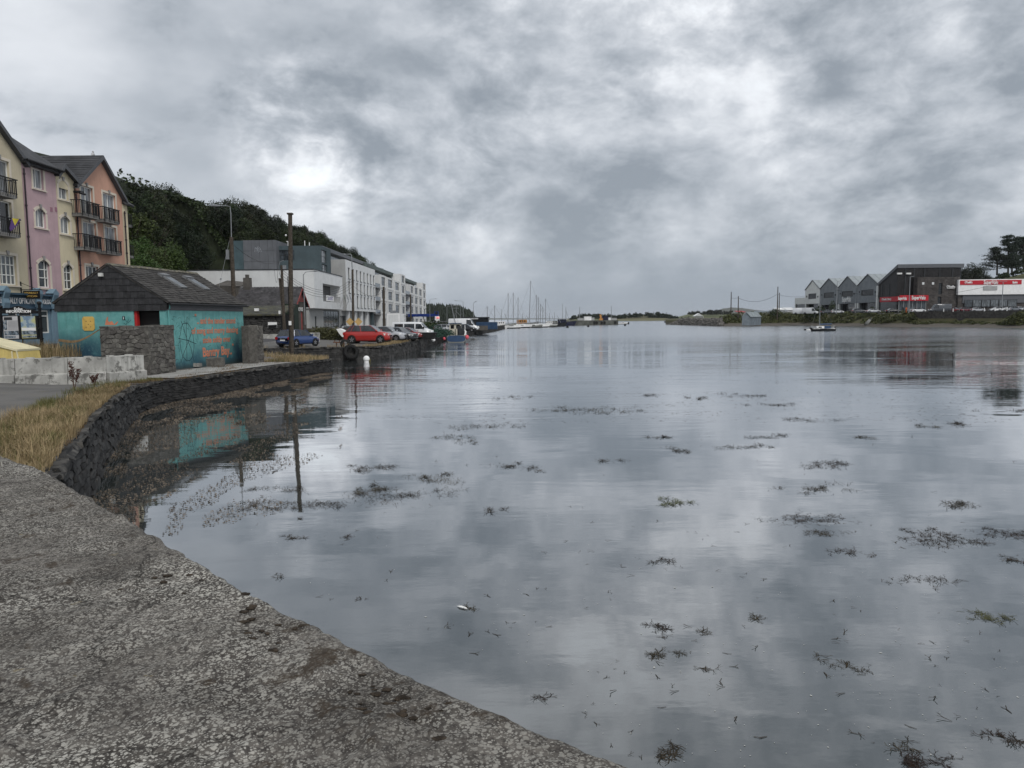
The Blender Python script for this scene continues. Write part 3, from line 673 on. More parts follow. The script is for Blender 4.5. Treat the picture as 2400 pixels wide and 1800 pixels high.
# near corner sits on the ray through x = 390
def on_line(px, py, P, U):
    N_ = V((U.y, -U.x, 0)); return AP(px, py, P, N_)
C0 = on_line(391, 800, A_, TU); C0.z = 0; GU = -TN                                        # GU: along the gable, leftwards
CL = AP(137, 780, C0, TU); GW = (V((CL.x, CL.y, 0)) - C0).dot(GU); SL = (V((B_.x, B_.y, 0)) - C0).dot(TU)
zs_ = AP(391, 727, C0, TU).z; ze_ = AP(389, 706, C0, TU).z; zr_ = AP(253, 622, C0 + GU * GW / 2, TU).z
tb = thing('toilet_block', 'teal mural painted public toilet block with slate gable and roof', 'building', (C0.x, C0.y, ZT))
def mural_material():
    m = bpy.data.materials.new('teal_mural'); m.use_nodes = True; t = NT(m.node_tree); b = t.n['Principled BSDF']
    tc = t.node('ShaderNodeTexCoord'); co = tc.outputs['Object']; x, y, z = t.sep(co)
    n = t.noise(co, .75, 5, .6); n2 = t.noise(co, 2.6, 4, .6)
    side = t.vmath('DOT_PRODUCT', co, (TU.x, TU.y, 0)); gab = t.vmath('DOT_PRODUCT', co, (GU.x, GU.y, 0))
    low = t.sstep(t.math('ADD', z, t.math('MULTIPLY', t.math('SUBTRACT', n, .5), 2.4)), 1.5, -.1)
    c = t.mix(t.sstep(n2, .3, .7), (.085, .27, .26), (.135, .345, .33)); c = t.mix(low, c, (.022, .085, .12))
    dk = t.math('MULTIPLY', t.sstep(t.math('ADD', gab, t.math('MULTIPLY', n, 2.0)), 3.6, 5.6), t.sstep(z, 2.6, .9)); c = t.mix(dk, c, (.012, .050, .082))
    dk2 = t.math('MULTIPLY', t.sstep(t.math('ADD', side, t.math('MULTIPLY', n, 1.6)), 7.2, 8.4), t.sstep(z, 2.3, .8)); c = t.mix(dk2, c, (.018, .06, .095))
    gl = t.math('MULTIPLY', t.sstep(t.noise(co, 1.1, 3, .5), .55, .7), .35); c = t.mix(gl, c, (.14, .36, .36))
    st = t.noise(t.vmath('MULTIPLY', co, (2.5, 2.5, .25)), 2.0, 6, .7); c = t.mix(t.math('MULTIPLY', t.sstep(st, .50, .72), .45), c, (.05, .115, .115)); c = t.mix(t.math('MULTIPLY', t.sstep(t.noise(co, 9, 5, .7), .52, .7), .3), c, (.16, .33, .31))
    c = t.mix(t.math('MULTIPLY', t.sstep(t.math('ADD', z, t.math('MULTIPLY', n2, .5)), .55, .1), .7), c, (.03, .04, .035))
    bn = t.node('ShaderNodeBump'); bn.inputs['Distance'].default_value = .02; bn.inputs['Strength'].default_value = .4; t.l.new(t.noise(co, 14, 6, .7), bn.inputs['Height']); t.l.new(bn.outputs[0], b.inputs['Normal'])
    t.l.new(c, b.inputs['Base Color']); b.inputs['Roughness'].default_value = .7; return m
mural = mural_material(); M('coral', (.52, .20, .12), .7, .12); M('coral_dark', (.30, .085, .055), .8, .1); M('ink', (.02, .035, .045), .8, .2); M('ribbon', (.20, .135, .075), .8, .3, 4); M('ochre', (.56, .37, .10), .7, .12, 3, dirt=((.35, .2, .06), 4, .58, .5)); M('door_red', (.35, .02, .02), .6, .1)
def gpt(a, d, z): return C0 + GU * a + TU * d + ZV * z          # gable plane: a leftwards, d into the building
def spt(s, d, z): return C0 + TU * s + TN * d + ZV * z
def g_of(px, py): p = AP(px, py, C0, TU); return ((p - C0).dot(GU), p.z)
def s_of(px, py): p = AP(px, py, C0, TN); return ((p - C0).dot(TU), p.z)
d1, d0 = g_of(313, 740)[0], g_of(374, 740)[0]; wl = MB()
facade(wl, C0, GU, -TU, 0, GW, ZT - .4, zs_, [(d0, d1, ZT - .2, zs_ - .02)], .35)
wl.poly([spt(0, 0, ZT - .4), spt(SL, 0, ZT - .4), spt(SL, 0, zs_), spt(0, 0, zs_)]); wl.poly([gpt(GW, 0, ZT - .4), gpt(GW, SL, ZT - .4), gpt(GW, SL, zs_), gpt(GW, 0, zs_)]); wl.poly([gpt(0, SL, ZT - .4), gpt(GW, SL, ZT - .4), gpt(GW, SL, zs_), gpt(0, SL, zs_)])
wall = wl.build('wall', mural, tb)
dr = MB(); dr.poly([gpt(d0, .36, ZT - .2), gpt(d1, .36, ZT - .2), gpt(d1, .36, zs_), gpt(d0, .36, zs_)]); door = dr.build('door', 'black', tb)
df = MB(); df.obox(C0, GU, -TU, d1 - .17, d1 - .01, -.25, -.05, ZT - .2, zs_ - .03); df.build('door_frame', 'door_red', door)
# slate gable: every slate is a piece
gb_ = MB(); a_ap = GW / 2
gb_.prism([gpt(-.02, 0, zs_), gpt(GW + .02, 0, zs_), gpt(GW + .1, 0, ze_), gpt(a_ap, 0, zr_), gpt(-.1, 0, ze_)], TU * .2); gab = gb_.build('gable', 'stone_back', tb)
def half(z): return (GW / 2 + .12) if z <= ze_ else (GW / 2 + .12) * (zr_ + .04 - z) / (zr_ + .04 - ze_)
rows = 7; rh = (zr_ - zs_) / rows; sw = .42; rs = random.Random(2)
for r_ in range(rows):
    z0, z1 = zs_ + r_ * rh - .02, zs_ + (r_ + 1) * rh + .03; k = -14 + (.5 if r_ % 2 else 0)
    while k < 14:
        a0, a1 = a_ap + k * sw + .006, a_ap + (k + 1) * sw - .006; k += 1
        ptz = [(a0, z0), (a1, z0), (a1, z1), (a0, z1)]; poly = []
        for (pa, pz), (qa, qz) in zip(ptz, ptz[1:] + ptz[:1]):      # clip to the gable outline, both slopes
            poly.append((pa, pz))
        for sgn in (1, -1):
            new = []
            fn = lambda q: half(q[1]) - sgn * (q[0] - a_ap)
            for i in range(len(poly)):
                p, q = poly[i], poly[(i + 1) % len(poly)]; fp, fq = fn(p), fn(q)
                if fp >= 0: new.append(p)
                if fp * fq < 0: t_ = fp / (fp - fq); new.append((lerp(p[0], q[0], t_), lerp(p[1], q[1], t_)))
            poly = new
            if len(poly) < 3: break
        if len(poly) < 3: continue
        o_ = rs.uniform(0, .006); mb = MB(); mb.prism([gpt(a, -.012 - o_ - .03 * (1 - (z - z0) / (z1 - z0)), z) for a, z in poly], TU * .010); mb.build('slate', 'slate', gab)
# roof: slates too small to pick singly
rf = MB(); ov = .22; slope = []
def rpt(s, f, side, lift):     # f 0 eaves .. 1 ridge
    a = lerp(-ov, a_ap, f) if side > 0 else lerp(GW + ov, a_ap, f); n_ = V((0, 0, 1)) * .87 + (GU * (-.5 if side > 0 else .5)); return gpt(a, s, lerp(ze_ - .04, zr_ + .06, f)) + n_ * lift
for side in (1, -1):
    rf.hexa([rpt(-.06, 0, side, -.06), rpt(SL + .15, 0, side, -.06), rpt(SL + .15, 1, side, -.06), rpt(-.06, 1, side, -.06), rpt(-.06, 0, side, 0), rpt(SL + .15, 0, side, 0), rpt(SL + .15, 1, side, 0), rpt(-.06, 1, side, 0)])
roof = rf.build('roof', 'slate_roof', tb)
sr = MB(); rs = random.Random(8); NR = 17
for r_ in range(NR):
    s = -.08 - (.18 if r_ % 2 else 0)
    while s < SL + .14:
        w_ = rs.uniform(.24, .40); a, b = max(s, -.08), min(s + w_ - .012, SL + .16); s += w_
        if b - a < .05: continue
        f0, f1 = r_ / NR - .004, min(1, (r_ + 1.25) / NR); l0 = .028 + rs.uniform(0, .02); l1 = .006; dz_ = rs.uniform(-.012, .012) / 4
        sr.hexa([rpt(a, f0 + dz_, 1, l0 - .016), rpt(b, f0 + dz_, 1, l0 - .016), rpt(b, f1, 1, l1 - .004), rpt(a, f1, 1, l1 - .004), rpt(a, f0 + dz_, 1, l0), rpt(b, f0 + dz_, 1, l0 + rs.uniform(-.006, .008)), rpt(b, f1, 1, l1), rpt(a, f1, 1, l1)])
tag(sr.build('roof_slates', 'slate_roof', roof), kind='stuff')
rg = MB(); rs = random.Random(4); s = -.1
while s < SL + .1:
    e = min(s + .42, SL + .18); k = rs.uniform(-.01, .015)
    rg.prism([rpt(s + .005, .955, 1, .05 + k), rpt(s + .005, 1, 1, .09 + k), rpt(s + .005, .955, -1, .05 + k), rpt(s + .005, .99, 1, .02)], TU * (e - s - .01)); s = e
rg.build('ridge', M('ridge_tile', (.10, .095, .08), .9, .5, 4, dirt=((.22, .20, .12), 6, .5, .6)), roof)
vg = MB(); vg.bar(rpt(-.05, 0, 1, .03), rpt(-.05, 1, 1, .05), .03, .06); vg.bar(rpt(-.05, 0, -1, .03), rpt(-.05, 1, -1, .05), .03, .06); vg.build('verge', 'slate', roof)
gt = MB(); gp = [rpt(s, -.02, 1, -.04) + TN * .04 - ZV * .03 for s in (-.02, SL / 2, SL + .12)]; gt.tube(gp, .06, 8); gt.build('gutter', 'iron', tb)
fs = MB(); fs.obox(C0, TU, TN, .03, SL - .02, .004, .03, zs_ + .0, ze_ - .1); fs.build('fascia', M('fascia_grey', (.07, .072, .078), .7, .1), tb)
dp = MB(); dp.tube([spt(.25, .10, ze_ - .12), spt(.25, .10, zs_ + .1), spt(.2, .05, zs_ - .05), spt(.2, .05, ZT)], .035, 7); dp.build('downpipe', M('teal_pipe', (.12, .33, .32), .6), tb)
for (x0, y0, x1, y1) in ((392, 655, 447, 689), (447, 662, 504, 692)):       # roof lights
    Nr = (rpt(0, 0, 1, 1) - rpt(0, 0, 1, 0)); P0 = rpt(0, 0, 1, 0); q0 = AP(x0, y0, P0, Nr); q1 = AP(x1, y1, P0, Nr); Ur = (rpt(0, 1, 1, 0) - rpt(0, 0, 1, 0)).normalized()
    s0, s1 = (q0 - C0).dot(TU) , (q1 - C0).dot(TU); sm_ = (s0 + s1) / 2; w2 = .33; f0 = .42; f1 = .76; mb = MB(); pa = []
    for lf in (0, .12):
        pa += [rpt(sm_ - w2, f0, 1, lf), rpt(sm_ + w2, f0, 1, lf), rpt(sm_ + w2, f1, 1, lf), rpt(sm_ - w2, f1, 1, lf)]
    mb.hexa(pa); mb.hexa([rpt(sm_ - w2 - .06, f1 - .02, 1, .0), rpt(sm_ + w2 + .06, f1 - .02, 1, 0), rpt(sm_ + w2 + .06, f1 + .06, 1, 0), rpt(sm_ - w2 - .06, f1 + .06, 1, 0), rpt(sm_ - w2 - .06, f1 - .02, 1, .2), rpt(sm_ + w2 + .06, f1 - .02, 1, .2), rpt(sm_ + w2 + .06, f1 + .06, 1, .13), rpt(sm_ - w2 - .06, f1 + .06, 1, .13)])
    sk = mb.build('rooflight', M('lead', (.16, .165, .17), .5, .2), roof); gl = MB(); gl.poly([rpt(sm_ - w2 + .07, f0 + .03, 1, .125), rpt(sm_ + w2 - .07, f0 + .03, 1, .125), rpt(sm_ + w2 - .07, f1 - .04, 1, .125), rpt(sm_ - w2 + .07, f1 - .04, 1, .125)]); gl.build('pane', 'glass_mid', roof)
# gable fittings and painted things
def gquad(mb, x0, y0, x1, y1, d=-.012, t_=.02):
    a0, z1 = g_of(x0, y0); a1, z0 = g_of(x1, y1); mb.prism([gpt(a0, d, z0), gpt(a1, d, z0), gpt(a1, d, z1), gpt(a0, d, z1)], -TU * t_)
fl = MB(); gquad(fl, 235, 640, 244, 648, -.05, .14); fl.build('floodlight', M('lamp_glass', (.5, .5, .48), .3), tb)
yp = MB(); a0, z1 = g_of(193, 742); a1, z0 = g_of(223, 775); aa = [(a0, z0 + .1), (a0, z1 - .1), (a0 - .1, z1), (a1 + .1, z1), (a1, z1 - .1), (a1, z0 + .1), (a1 + .1, z0), (a0 - .1, z0)]; yp.prism([gpt(a, -.004, z) for a, z in aa], -TU * .03); pan = yp.build('sign_panel', 'ochre', tb)
sc = MB()
for x, y in ((203, 753), (213, 753), (203, 767), (214, 766), (208, 760)): gquad(sc, x - .8, y - .8, x + .8, y + .8, -.036, .01)
sc.build('screw', 'ink', pan)
tsg = MB(); gquad(tsg, 287, 741, 293, 750, -.004, .015); ts_ = tsg.build('toilet_sign', 'ink', tb); pm = MB(); gquad(pm, 289.2, 743.8, 290.8, 748.5, -.022, .004); gquad(pm, 289.5, 742.2, 290.6, 743.4, -.022, .004); pm.build('pictogram', 'white_paint', ts_)
rb = MB(); rp = [(137, 797, 6), (150, 799, 6.5), (166, 801, 6), (182, 799.5, 5), (197, 794, 4.2), (212, 786, 3.6), (226, 777, 3), (237, 770, 2.6)]
rings = []
for x, y, w_ in rp: a, zc = g_of(x, y); _, zt = g_of(x, y - w_ / 2); rings.append([gpt(a, -.006, zc - (zt - zc)), gpt(a, -.006, zt)])
rb.loft(rings); rb.build('mural_ribbon', 'ribbon', wall)
hd = MB()
for q in ([(246, 762), (249, 748), (251.5, 742), (253.5, 743), (253, 752), (257, 755), (262, 752), (266, 757), (268, 762)], [(267, 762), (272, 756), (276, 753), (277, 755), (273, 761)]):
    hd.poly([gpt(g_of(x, y)[0], -.006, g_of(x, y)[1]) for x, y in q])
hd.build('mural_hand', 'coral', wall)
def sstroke(mb, pts, w_, on='s', d=.005):
    f = s_of if on == 's' else g_of; P = [f(x, y) for x, y in pts]
    for (a, b), (c, e) in zip(P, P[1:]):
        dx_, dz2 = c - a, e - b; L_ = math.hypot(dx_, dz2) or 1; nx_, nz_ = -dz2 / L_ * w_ / 2, dx_ / L_ * w_ / 2
        q = [(a - nx_, b - nz_), (c - nx_, e - nz_), (c + nx_, e + nz_), (a + nx_, b + nz_)]
        mb.poly([(spt(u, d, v_) if on == 's' else gpt(u, -d, v_)) for u, v_ in q])
sk_ = MB()
wh = [(424, 752), (428, 762), (438, 795), (447, 815), (455, 848)], [(438, 742), (437, 780), (438, 845)], [(453, 768), (445, 790), (430, 830), (424, 850)], [(418, 793), (440, 798), (460, 806)], [(427, 760), (433, 757), (440, 758), (447, 768), (452, 785), (455, 810), (452, 835), (445, 845), (437, 846), (428, 835), (423, 815), (421, 790), (427, 760)]
for q in wh: sstroke(sk_, q, .035)
rs = random.Random(9)
for _ in range(75):
    x, y = rs.choice([(rs.uniform(400, 425), rs.uniform(745, 850)), (rs.uniform(455, 560), rs.uniform(800, 815)), (rs.uniform(400, 470), rs.uniform(740, 800)), (rs.uniform(550, 570), rs.uniform(755, 790))]); p = [(x, y)]
    a = rs.uniform(0, 6.28)
    for _ in range(4): a += rs.uniform(-.9, .9); x += math.cos(a) * 2.2; y += math.sin(a) * 3.0; p.append((x, y))
    sstroke(sk_, p, .014, 's', .0045)
for q in ([(290, 757), (297, 762)], [(296, 760), (300, 752), (302, 747)], [(300, 757), (307, 750)], [(298, 755), (293, 748)]): sstroke(sk_, q, .02, 'g', .006)
sk_.build('mural_drawing', 'ink', wall)
def stext(body, x0, x1, y, size, b=.012):
    a, z = s_of((x0 + x1) / 2, y); e0, e1 = s_of(x0, y)[0], s_of(x1, y)[0]
    for mat, off in (('coral', 0), ('coral_dark', -.012)):
        text(body, mat, wall, spt(a - off * .8, .012 + off * .5, z + off), TU, ZV, size, 'lettering', 1, .002, 'CENTER', b, abs(e1 - e0))
stext('.. and the tender sound', 464, 553, 752, .50); stext('of song and merry dancing', 452, 560, 774.5, .50); stext('stole softly over', 476, 541, 796, .50); stext('Bantry Bay..', 476, 544, 824, .74, .02)
stext('"', 456, 460, 743, .4); stext("'", 544, 547, 812, .4)

# rubble screen walls beside the toilets
def rubble(name, label, segs, z0, z1, thick, su=.36, sv=.21, cap='stone_grey'):
    """segs: list of ground points; stones on the faces turned to the camera and to the water"""
    root = thing(name, label, 'wall', (segs[0].x, segs[0].y, z0)); rnd = random.Random(int(segs[0].x * 10)); core = MB()
    for a, b in zip(segs, segs[1:]):
        d = (b - a); d.z = 0; L = d.length; d.normalize(); n = V((d.y, -d.x, 0))
        core.obox(a, d, n, 0, L, -thick, -.01, z0 - .4, z1 - .05)
        mp = lambda u, v_, dd, a=a, d=d, n=n: V((a.x, a.y, 0)) + d * u + n * (dd - .01) + ZV * (z0 - .3 + v_)
        for c in voronoi(L, z1 - z0 + .3, su, sv, rnd, .42): mb = MB(); stone(mb, c, mp, rnd, .010, (.01, .06), .02); mb.build('stone', 'stone_grey', root)
        s = 0
        while s < L - .05:
            e = min(s + rnd.uniform(.35, .7), L); mb = MB(); mb.obox(a, d, n, s + .006, e - .006, -thick - .02 + rnd.uniform(-.02, .02), .03 + rnd.uniform(-.02, .02), z1 - .06, z1 + rnd.uniform(.0, .05)); mb.build('cap_stone', cap, root); s = e
    core.build('core', 'mortar', root); return root
q0 = AZ(352, 876, 1.1); q0.z = 0; qa = AP(238, 850, q0, V((.12, 1, 0)).normalized()); qa.z = 0; qc = AZ(412, 868, 1.1); qc.z = 0
rubble('screen_wall', 'grey rubble stone screen wall hiding the toilet door', [qa, q0, qc], zg(q0.x, q0.y), AP(352, 764, q0, V((0, 1, 0))).z, .42)
r0 = AZ(575, 846, 1.02); r0.z = 0; r1 = AZ(590, 850, 1.02); r1.z = 0; r2 = AZ(619, 847, 1.02); r2.z = 0; r1 = r1 + V((0, -.3, 0))
rubble('end_wall', 'short rubble stone wall stub at the far end of the mural', [r0, r1, r2], 1.02, AP(590, 764, r1, V((0, 1, 0))).z, .5)
for px, py, w_, h_, lb in ((507, 857, 1.0, .48, 'rough stone block lying below the mural lettering'), (461, 858, .45, .22, 'pale angular slab lying below the mural')):
    p = AZ(px, py, 1.05); mb = MB(); rr = random.Random(int(px)); q = []
    for z in (0, h_):
        for u, v_ in ((-w_ / 2, -.2), (w_ / 2, -.22), (w_ / 2, .2), (-w_ / 2, .22)): q.append((p.x + u * rr.uniform(.85, 1.05), p.y + v_, p.z - .03 + z * rr.uniform(.8, 1.1)))
    mb.hexa(q); ob = mb.build('stone_block', 'stone_grey' if h_ > .3 else 'concrete', L=p.copy()); ob.location = p; tag(ob, lb, 'block')
# walkway slab beside the mural
wk = MB(); rings = []
for i in range(14):
    y = 33.5 + i * 1.0; ex = EX(y) - .45; rings.append([(ex, y, zg(ex, y) + .06), (ex - 1.6, y, zg(ex - 1.6, y) + .07), (ex - 2.9, y, zg(ex - 2.9, y) + .07)])
wk.loft(rings); tag(wk.build('path', 'concrete', smooth=True), 'concrete walkway between mural and quay', kind='structure')

# ------------------------------------------------------------------ concrete blocks, info board, yellow boat
bp = AZ(0, 894, 1.25); bq = AZ(250, 886, 1.25); br = AZ(338, 880, 1.22); bz = 1.25; zt_ = AP(120, 842, bp, V((0, 1, 0))).z
bd = (bq - bp); bd.z = 0; L0 = bd.length; bd.normalize(); bn_ = V((bd.y, -bd.x, 0)); M('conc_block', (.38, .375, .35), .9, .3, 1.1, .45, 25, streak=.85, dirt=((.10, .098, .09), 2.6, .50, .85))
edges = [(-3.2, -1.62), (-1.6, (AP(34, 860, bp, bn_) - bp).dot(bd)), ((AP(34, 860, bp, bn_) - bp).dot(bd) + .02, (AP(158, 860, bp, bn_) - bp).dot(bd)), ((AP(158, 860, bp, bn_) - bp).dot(bd) + .02, L0)]
lab = ['stained concrete block cut by the left frame edge, outermost', 'stained concrete block second from the left frame edge', 'long streaked concrete block behind the tall dock plant', 'pale concrete block left of the angled end block']
def cblock(P, d, n, a0, a1, label, gz):
    root = thing('concrete_block', label, 'concrete block', P + d * a0, 'concrete blocks closing the quay'); mb = MB(); zz = gz + (zt_ - gz) * .30
    mb.obox(P, d, n, a0, a1, -.78, 0, zz, zt_); mb.build('body', 'conc_block', root)
    pl = MB(); O = V((P.x, P.y, 0)); pl.prism([O + d * a0 + n * .16 + ZV * (gz - .25), O + d * a0 + n * .16 + ZV * (zz - .05), O + d * a0 + n * .0 + ZV * zz, O + d * a0 - n * .85 + ZV * zz, O + d * a0 - n * .85 + ZV * (gz - .25)], d * (a1 - a0)); pl.build('plinth', 'conc_block', root)
    k = max(1, int((a1 - a0) / .75))
    for i in range(k): c = O + d * (a0 + (a1 - a0) * (i + .5) / k) - n * .35; st = MB(); st.prism([c + d * .17 * math.cos(t * .785) - n * .17 * math.sin(t * .785) + ZV * zt_ for t in range(8)], ZV * .05); st.build('stud', 'conc_block', root)
for (a0, a1), l in zip(edges, lab): cblock(bp, bd, bn_, a0, a1, l, bz)
bd2 = (br - bq); bd2.z = 0; L2 = bd2.length; bd2.normalize(); cblock(bq + bd2 * .02, bd2, V((bd2.y, -bd2.x, 0)), 0, L2, 'angled concrete end block next to the rubble screen wall', 1.22)
# information board
ib = AZ(100, 836, 1.75); IY = ib.y; M('board_black', (.010, .010, .011), .45, .15)
def ip(px, py, d=0): p = AY(px, py, IY); p.y += d; return p
root = thing('information_board', 'black iron information board with map and poster panels', 'notice board', (ip(50, 835).x, IY, 1.75))
for xa, xb, yt in ((92, 100, 713), (0.5, 5, 722)):
    p, q = ip(xb, 838), ip(xa, yt); mb = MB(); mb.tube([V((p.x, IY, 1.5)), V((p.x, IY, 2.2)), V((q.x, IY, q.z))], [.11, .085, .075], 10)
    for f in (.0, .12, .3, .5, .72, .9): z = lerp(1.9, q.z, f); mb.tube([V((p.x, IY, z)), V((p.x, IY, z + .06))], .115, 10)
    mb.sphere((q.x, IY, q.z + .06), .13, 8, 6, (1, 1, .8)); mb.build('post', 'board_black', root)
hp = MB(); hp.prism([ip(x, y, -.03) for x, y in ((2, 735), (2, 724), (22, 722.5), (34, 718.5), (42, 717), (50, 718.5), (62, 724), (90, 729), (90, 735))], V((0, .07, 0))); hp.build('header', 'board_black', root)
fr_ = MB(); fr_.prism([ip(x, y, 0) for x, y in ((4, 739), (88, 740), (91, 795), (8, 797))], V((0, .08, 0))); brd = fr_.build('board', 'board_black', root)
def flatmat(name, stops, sc, co=(1, 1, 1)):
    m = bpy.data.materials.new(name); m.use_nodes = True; t = NT(m.node_tree); b = t.n['Principled BSDF']; p = t.node('ShaderNodeNewGeometry').outputs['Position']
    n = t.noise(t.vmath('MULTIPLY', p, co), sc, 4, .6); r = t.node('ShaderNodeValToRGB'); r.color_ramp.interpolation = 'CONSTANT'; r.color_ramp.elements[0].position = 0; r.color_ramp.elements[0].color = (*stops[0][1], 1); r.color_ramp.elements[1].position = stops[-1][0]; r.color_ramp.elements[1].color = (*stops[-1][1], 1)
    for p_, c_ in stops[1:-1]: e = r.color_ramp.elements.new(p_); e.color = (*c_, 1)
    t.l.new(n, r.inputs[0]); t.l.new(r.outputs[0], b.inputs['Base Color']); b.inputs['Roughness'].default_value = .3; return m
mapm = flatmat('map_print', [(0, (.16, .24, .33)), (.44, (.33, .40, .43)), (.5, (.42, .44, .25)), (.58, (.50, .47, .20)), (.68, (.33, .38, .2))], 1.6); postm = M('poster_print', (.50, .50, .51), .4, .1); pic = flatmat('photo_print', [(0, (.04, .05, .06)), (.45, (.12, .16, .2)), (.55, (.3, .33, .36)), (.65, (.25, .2, .12))], 6)
def ipan(name, q, mat, d, par): mb = MB(); mb.poly([ip(x, y, d) for x, y in q]); return mb.build(name, mat, par)
pp = ipan('poster', ((6.5, 742), (41, 741), (45, 793.5), (10, 794)), postm, -.006, root); mp_ = ipan('map', ((47.5, 741), (82, 741), (86.5, 792), (52, 793)), mapm, -.006, root)
ipan('photo', ((7, 750), (16, 750), (17, 773), (9, 773)), pic, -.012, pp); ipan('photo', ((10.5, 776), (43.5, 775), (44.5, 785), (11, 786)), pic, -.012, pp); ipan('photo', ((11, 788), (37, 787.5), (37, 792), (11.5, 792.5)), pic, -.012, pp); ipan('heading', ((9, 743.5), (28, 743), (29, 750), (9.5, 750.5)), 'frame_dark', -.013, pp)
ipan('photo', ((51, 776), (85, 775.5), (86, 784), (52, 784.5)), pic, -.012, mp_); ipan('photo', ((53, 786.5), (86, 786), (86.5, 791), (53, 791.5)), pic, -.012, mp_); ipan('caption', ((51, 768), (84, 768), (84.5, 774.5), (51.5, 775)), 'white_paint', -.012, mp_)
tl = MB()
for k in range(9): y = 752 + k * 2.6; tl.poly([ip(19, y, -.013), ip(42, y - .3, -.013), ip(42, y + .5, -.013), ip(19, y + .8, -.013)])
tl.build('text_lines', M('grey_print', (.2, .2, .21), .5), pp)
text('Eolas', 'white_paint', root, ip(44.5, 724.2, -.06), (1, 0, 0), ZV, .22, bold=.004); text('INFORMATION', 'white_paint', root, ip(45, 730.5, -.06), (1, 0, 0), ZV, .20, bold=.006)
lg = MB(); lg.bar(ip(52, 796, .04), ip(53, 815, .04), .05); lg.build('leg', 'board_black', root)
# upturned pale yellow boat behind the blocks
yb = AZ(20, 842, 1.9); yy = yb.y + .6; M('boat_yellow', (.60, .47, .17), .5, .12, 2, streak=.3, dirt=((.22, .12, .05), 5, .6, .7)); M('boat_cream', (.66, .60, .40), .5, .1)
root = thing('yellow_skiff', 'pale yellow upturned skiff behind the concrete blocks', 'boat', (AY(0, 830, yy).x, yy, 1.7)); A = lambda x, y, d=0: AY(x, y, yy) + V((0, d, 0))
mb = MB(); mb.prism([A(-60, 797), A(0, 812), A(41, 822), A(47, 846), A(-60, 850)], V((0, 1.6, 0))); mb.build('hull', 'boat_yellow', root)
mb = MB(); mb.prism([A(-60, 793, -.06), A(0, 807.5, -.06), A(42, 819, -.06), A(42, 823.5, -.06), A(0, 813, -.06), A(-60, 799, -.06)], V((0, 1.75, 0))); mb.build('gunwale', 'boat_cream', root)
mb = MB(); mb.bar(A(29, 823, -.03), A(31, 846, -.03), .05); mb.bar(A(40, 823, -.03), A(45, 846, -.03), .05); mb.build('rib', 'boat_cream', root)
# ------------------------------------------------------------------ coloured houses on the street (facade plane x = -30)
HX = -30.0; HN = V((1, 0, 0)); HU = V((0, 1, 0)); HO = V((HX, 0, 0)); SZ = 2.2
def hr(x0, x1, y0, y1, X=None):
    X = HX if X is None else X; xm, ym = (x0 + x1) / 2, (y0 + y1) / 2
    return (AX(x0, ym, X).y, AX(x1, ym, X).y, AX(xm, y1, X).z, AX(xm, y0, X).z)
def render_mat(name, col): return M(name, col, .88, .08, .8, .15, 40, streak=.22, dirt=(tuple(c * .6 for c in col), .7, .6, .35))
c_cream = render_mat('render_cream', (.50, .44, .32)); c_pink = render_mat('render_pink', (.45, .32, .335)); c_buff = render_mat('render_buff', (.57, .50, .35)); c_peach = render_mat('render_peach', (.52, .305, .225))
M('barge', (.085, .088, .095), .6, .1); glassmat('glass_curtain', (.19, .20, .21)); M('house_slate', (.055, .056, .060), .75, .3, 1.2, .3, 12, dirt=((.09, .09, .085), 2, .58, .5))
def surround(par, h, arch=0.0, t=.16, key=True, name='surround'):
    a0, a1, z0, z1 = h; mb = MB(); d = .03
    def bx(x0, x1, y0, y1): mb.obox(HO, HU, HN, x0, x1, .003, d, y0, y1)
    bx(a0 - t, a0, z0 - t * .3, z1 - arch); bx(a1, a1 + t, z0 - t * .3, z1 - arch)
    mb.obox(HO, HU, HN, a0 - t * 1.3, a1 + t * 1.3, .003, .10, z0 - t * .75, z0 - t * .3 - .002)
    if arch:
        n = 8; am = (a0 + a1) / 2; w = (a1 - a0) / 2
        for i in range(n):
            q = []
            for k in (i, i + 1):
                u = -1 + 2 * k / n; zi = z1 - arch + arch * math.sqrt(max(0, 1 - (u * .93) ** 2)) if abs(u) < 1 else z1 - arch
                q.append((am + u * w, z1 - arch * u * u, am + u * (w + t), z1 + t - (arch) * u * u))
            (x1_, zi1, xo1, zo1), (x2_, zi2, xo2, zo2) = q
            mb.hexa([V((HX + .003, x1_, zi1)), V((HX + .003, x2_, zi2)), V((HX + .003, xo2, zo2)), V((HX + .003, xo1, zo1)), V((HX + d, x1_, zi1)), V((HX + d, x2_, zi2)), V((HX + d, xo2, zo2)), V((HX + d, xo1, zo1))])
    else: bx(a0 - t, a1 + t, z1, z1 + t)
    o = mb.build(name, 'trim_cream', par)
    if key:
        am = (a0 + a1) / 2; k = MB(); k.prism([V((HX + .035, am - .07, z1 + .01)), V((HX + .035, am + .07, z1 + .01)), V((HX + .035, am + .13, z1 + t + .1)), V((HX + .035, am - .13, z1 + t + .1))], V((.05, 0, 0))); k.build('keystone', M('keystone_grey', (.27, .26, .25), .8), par)
def spandrel(mb, h, arch):
    a0, a1, z0, z1 = h; am = (a0 + a1) / 2; w = (a1 - a0) / 2; n = 8
    for i in range(n):
        u, v_ = -1 + 2 * i / n, -1 + 2 * (i + 1) / n
        mb.poly([V((HX - .002, am + u * w, z1 - arch * u * u)), V((HX - .002, am + v_ * w, z1 - arch * v_ * v_)), V((HX - .002, am + v_ * w, z1 + .001)), V((HX - .002, am + u * w, z1 + .001))])
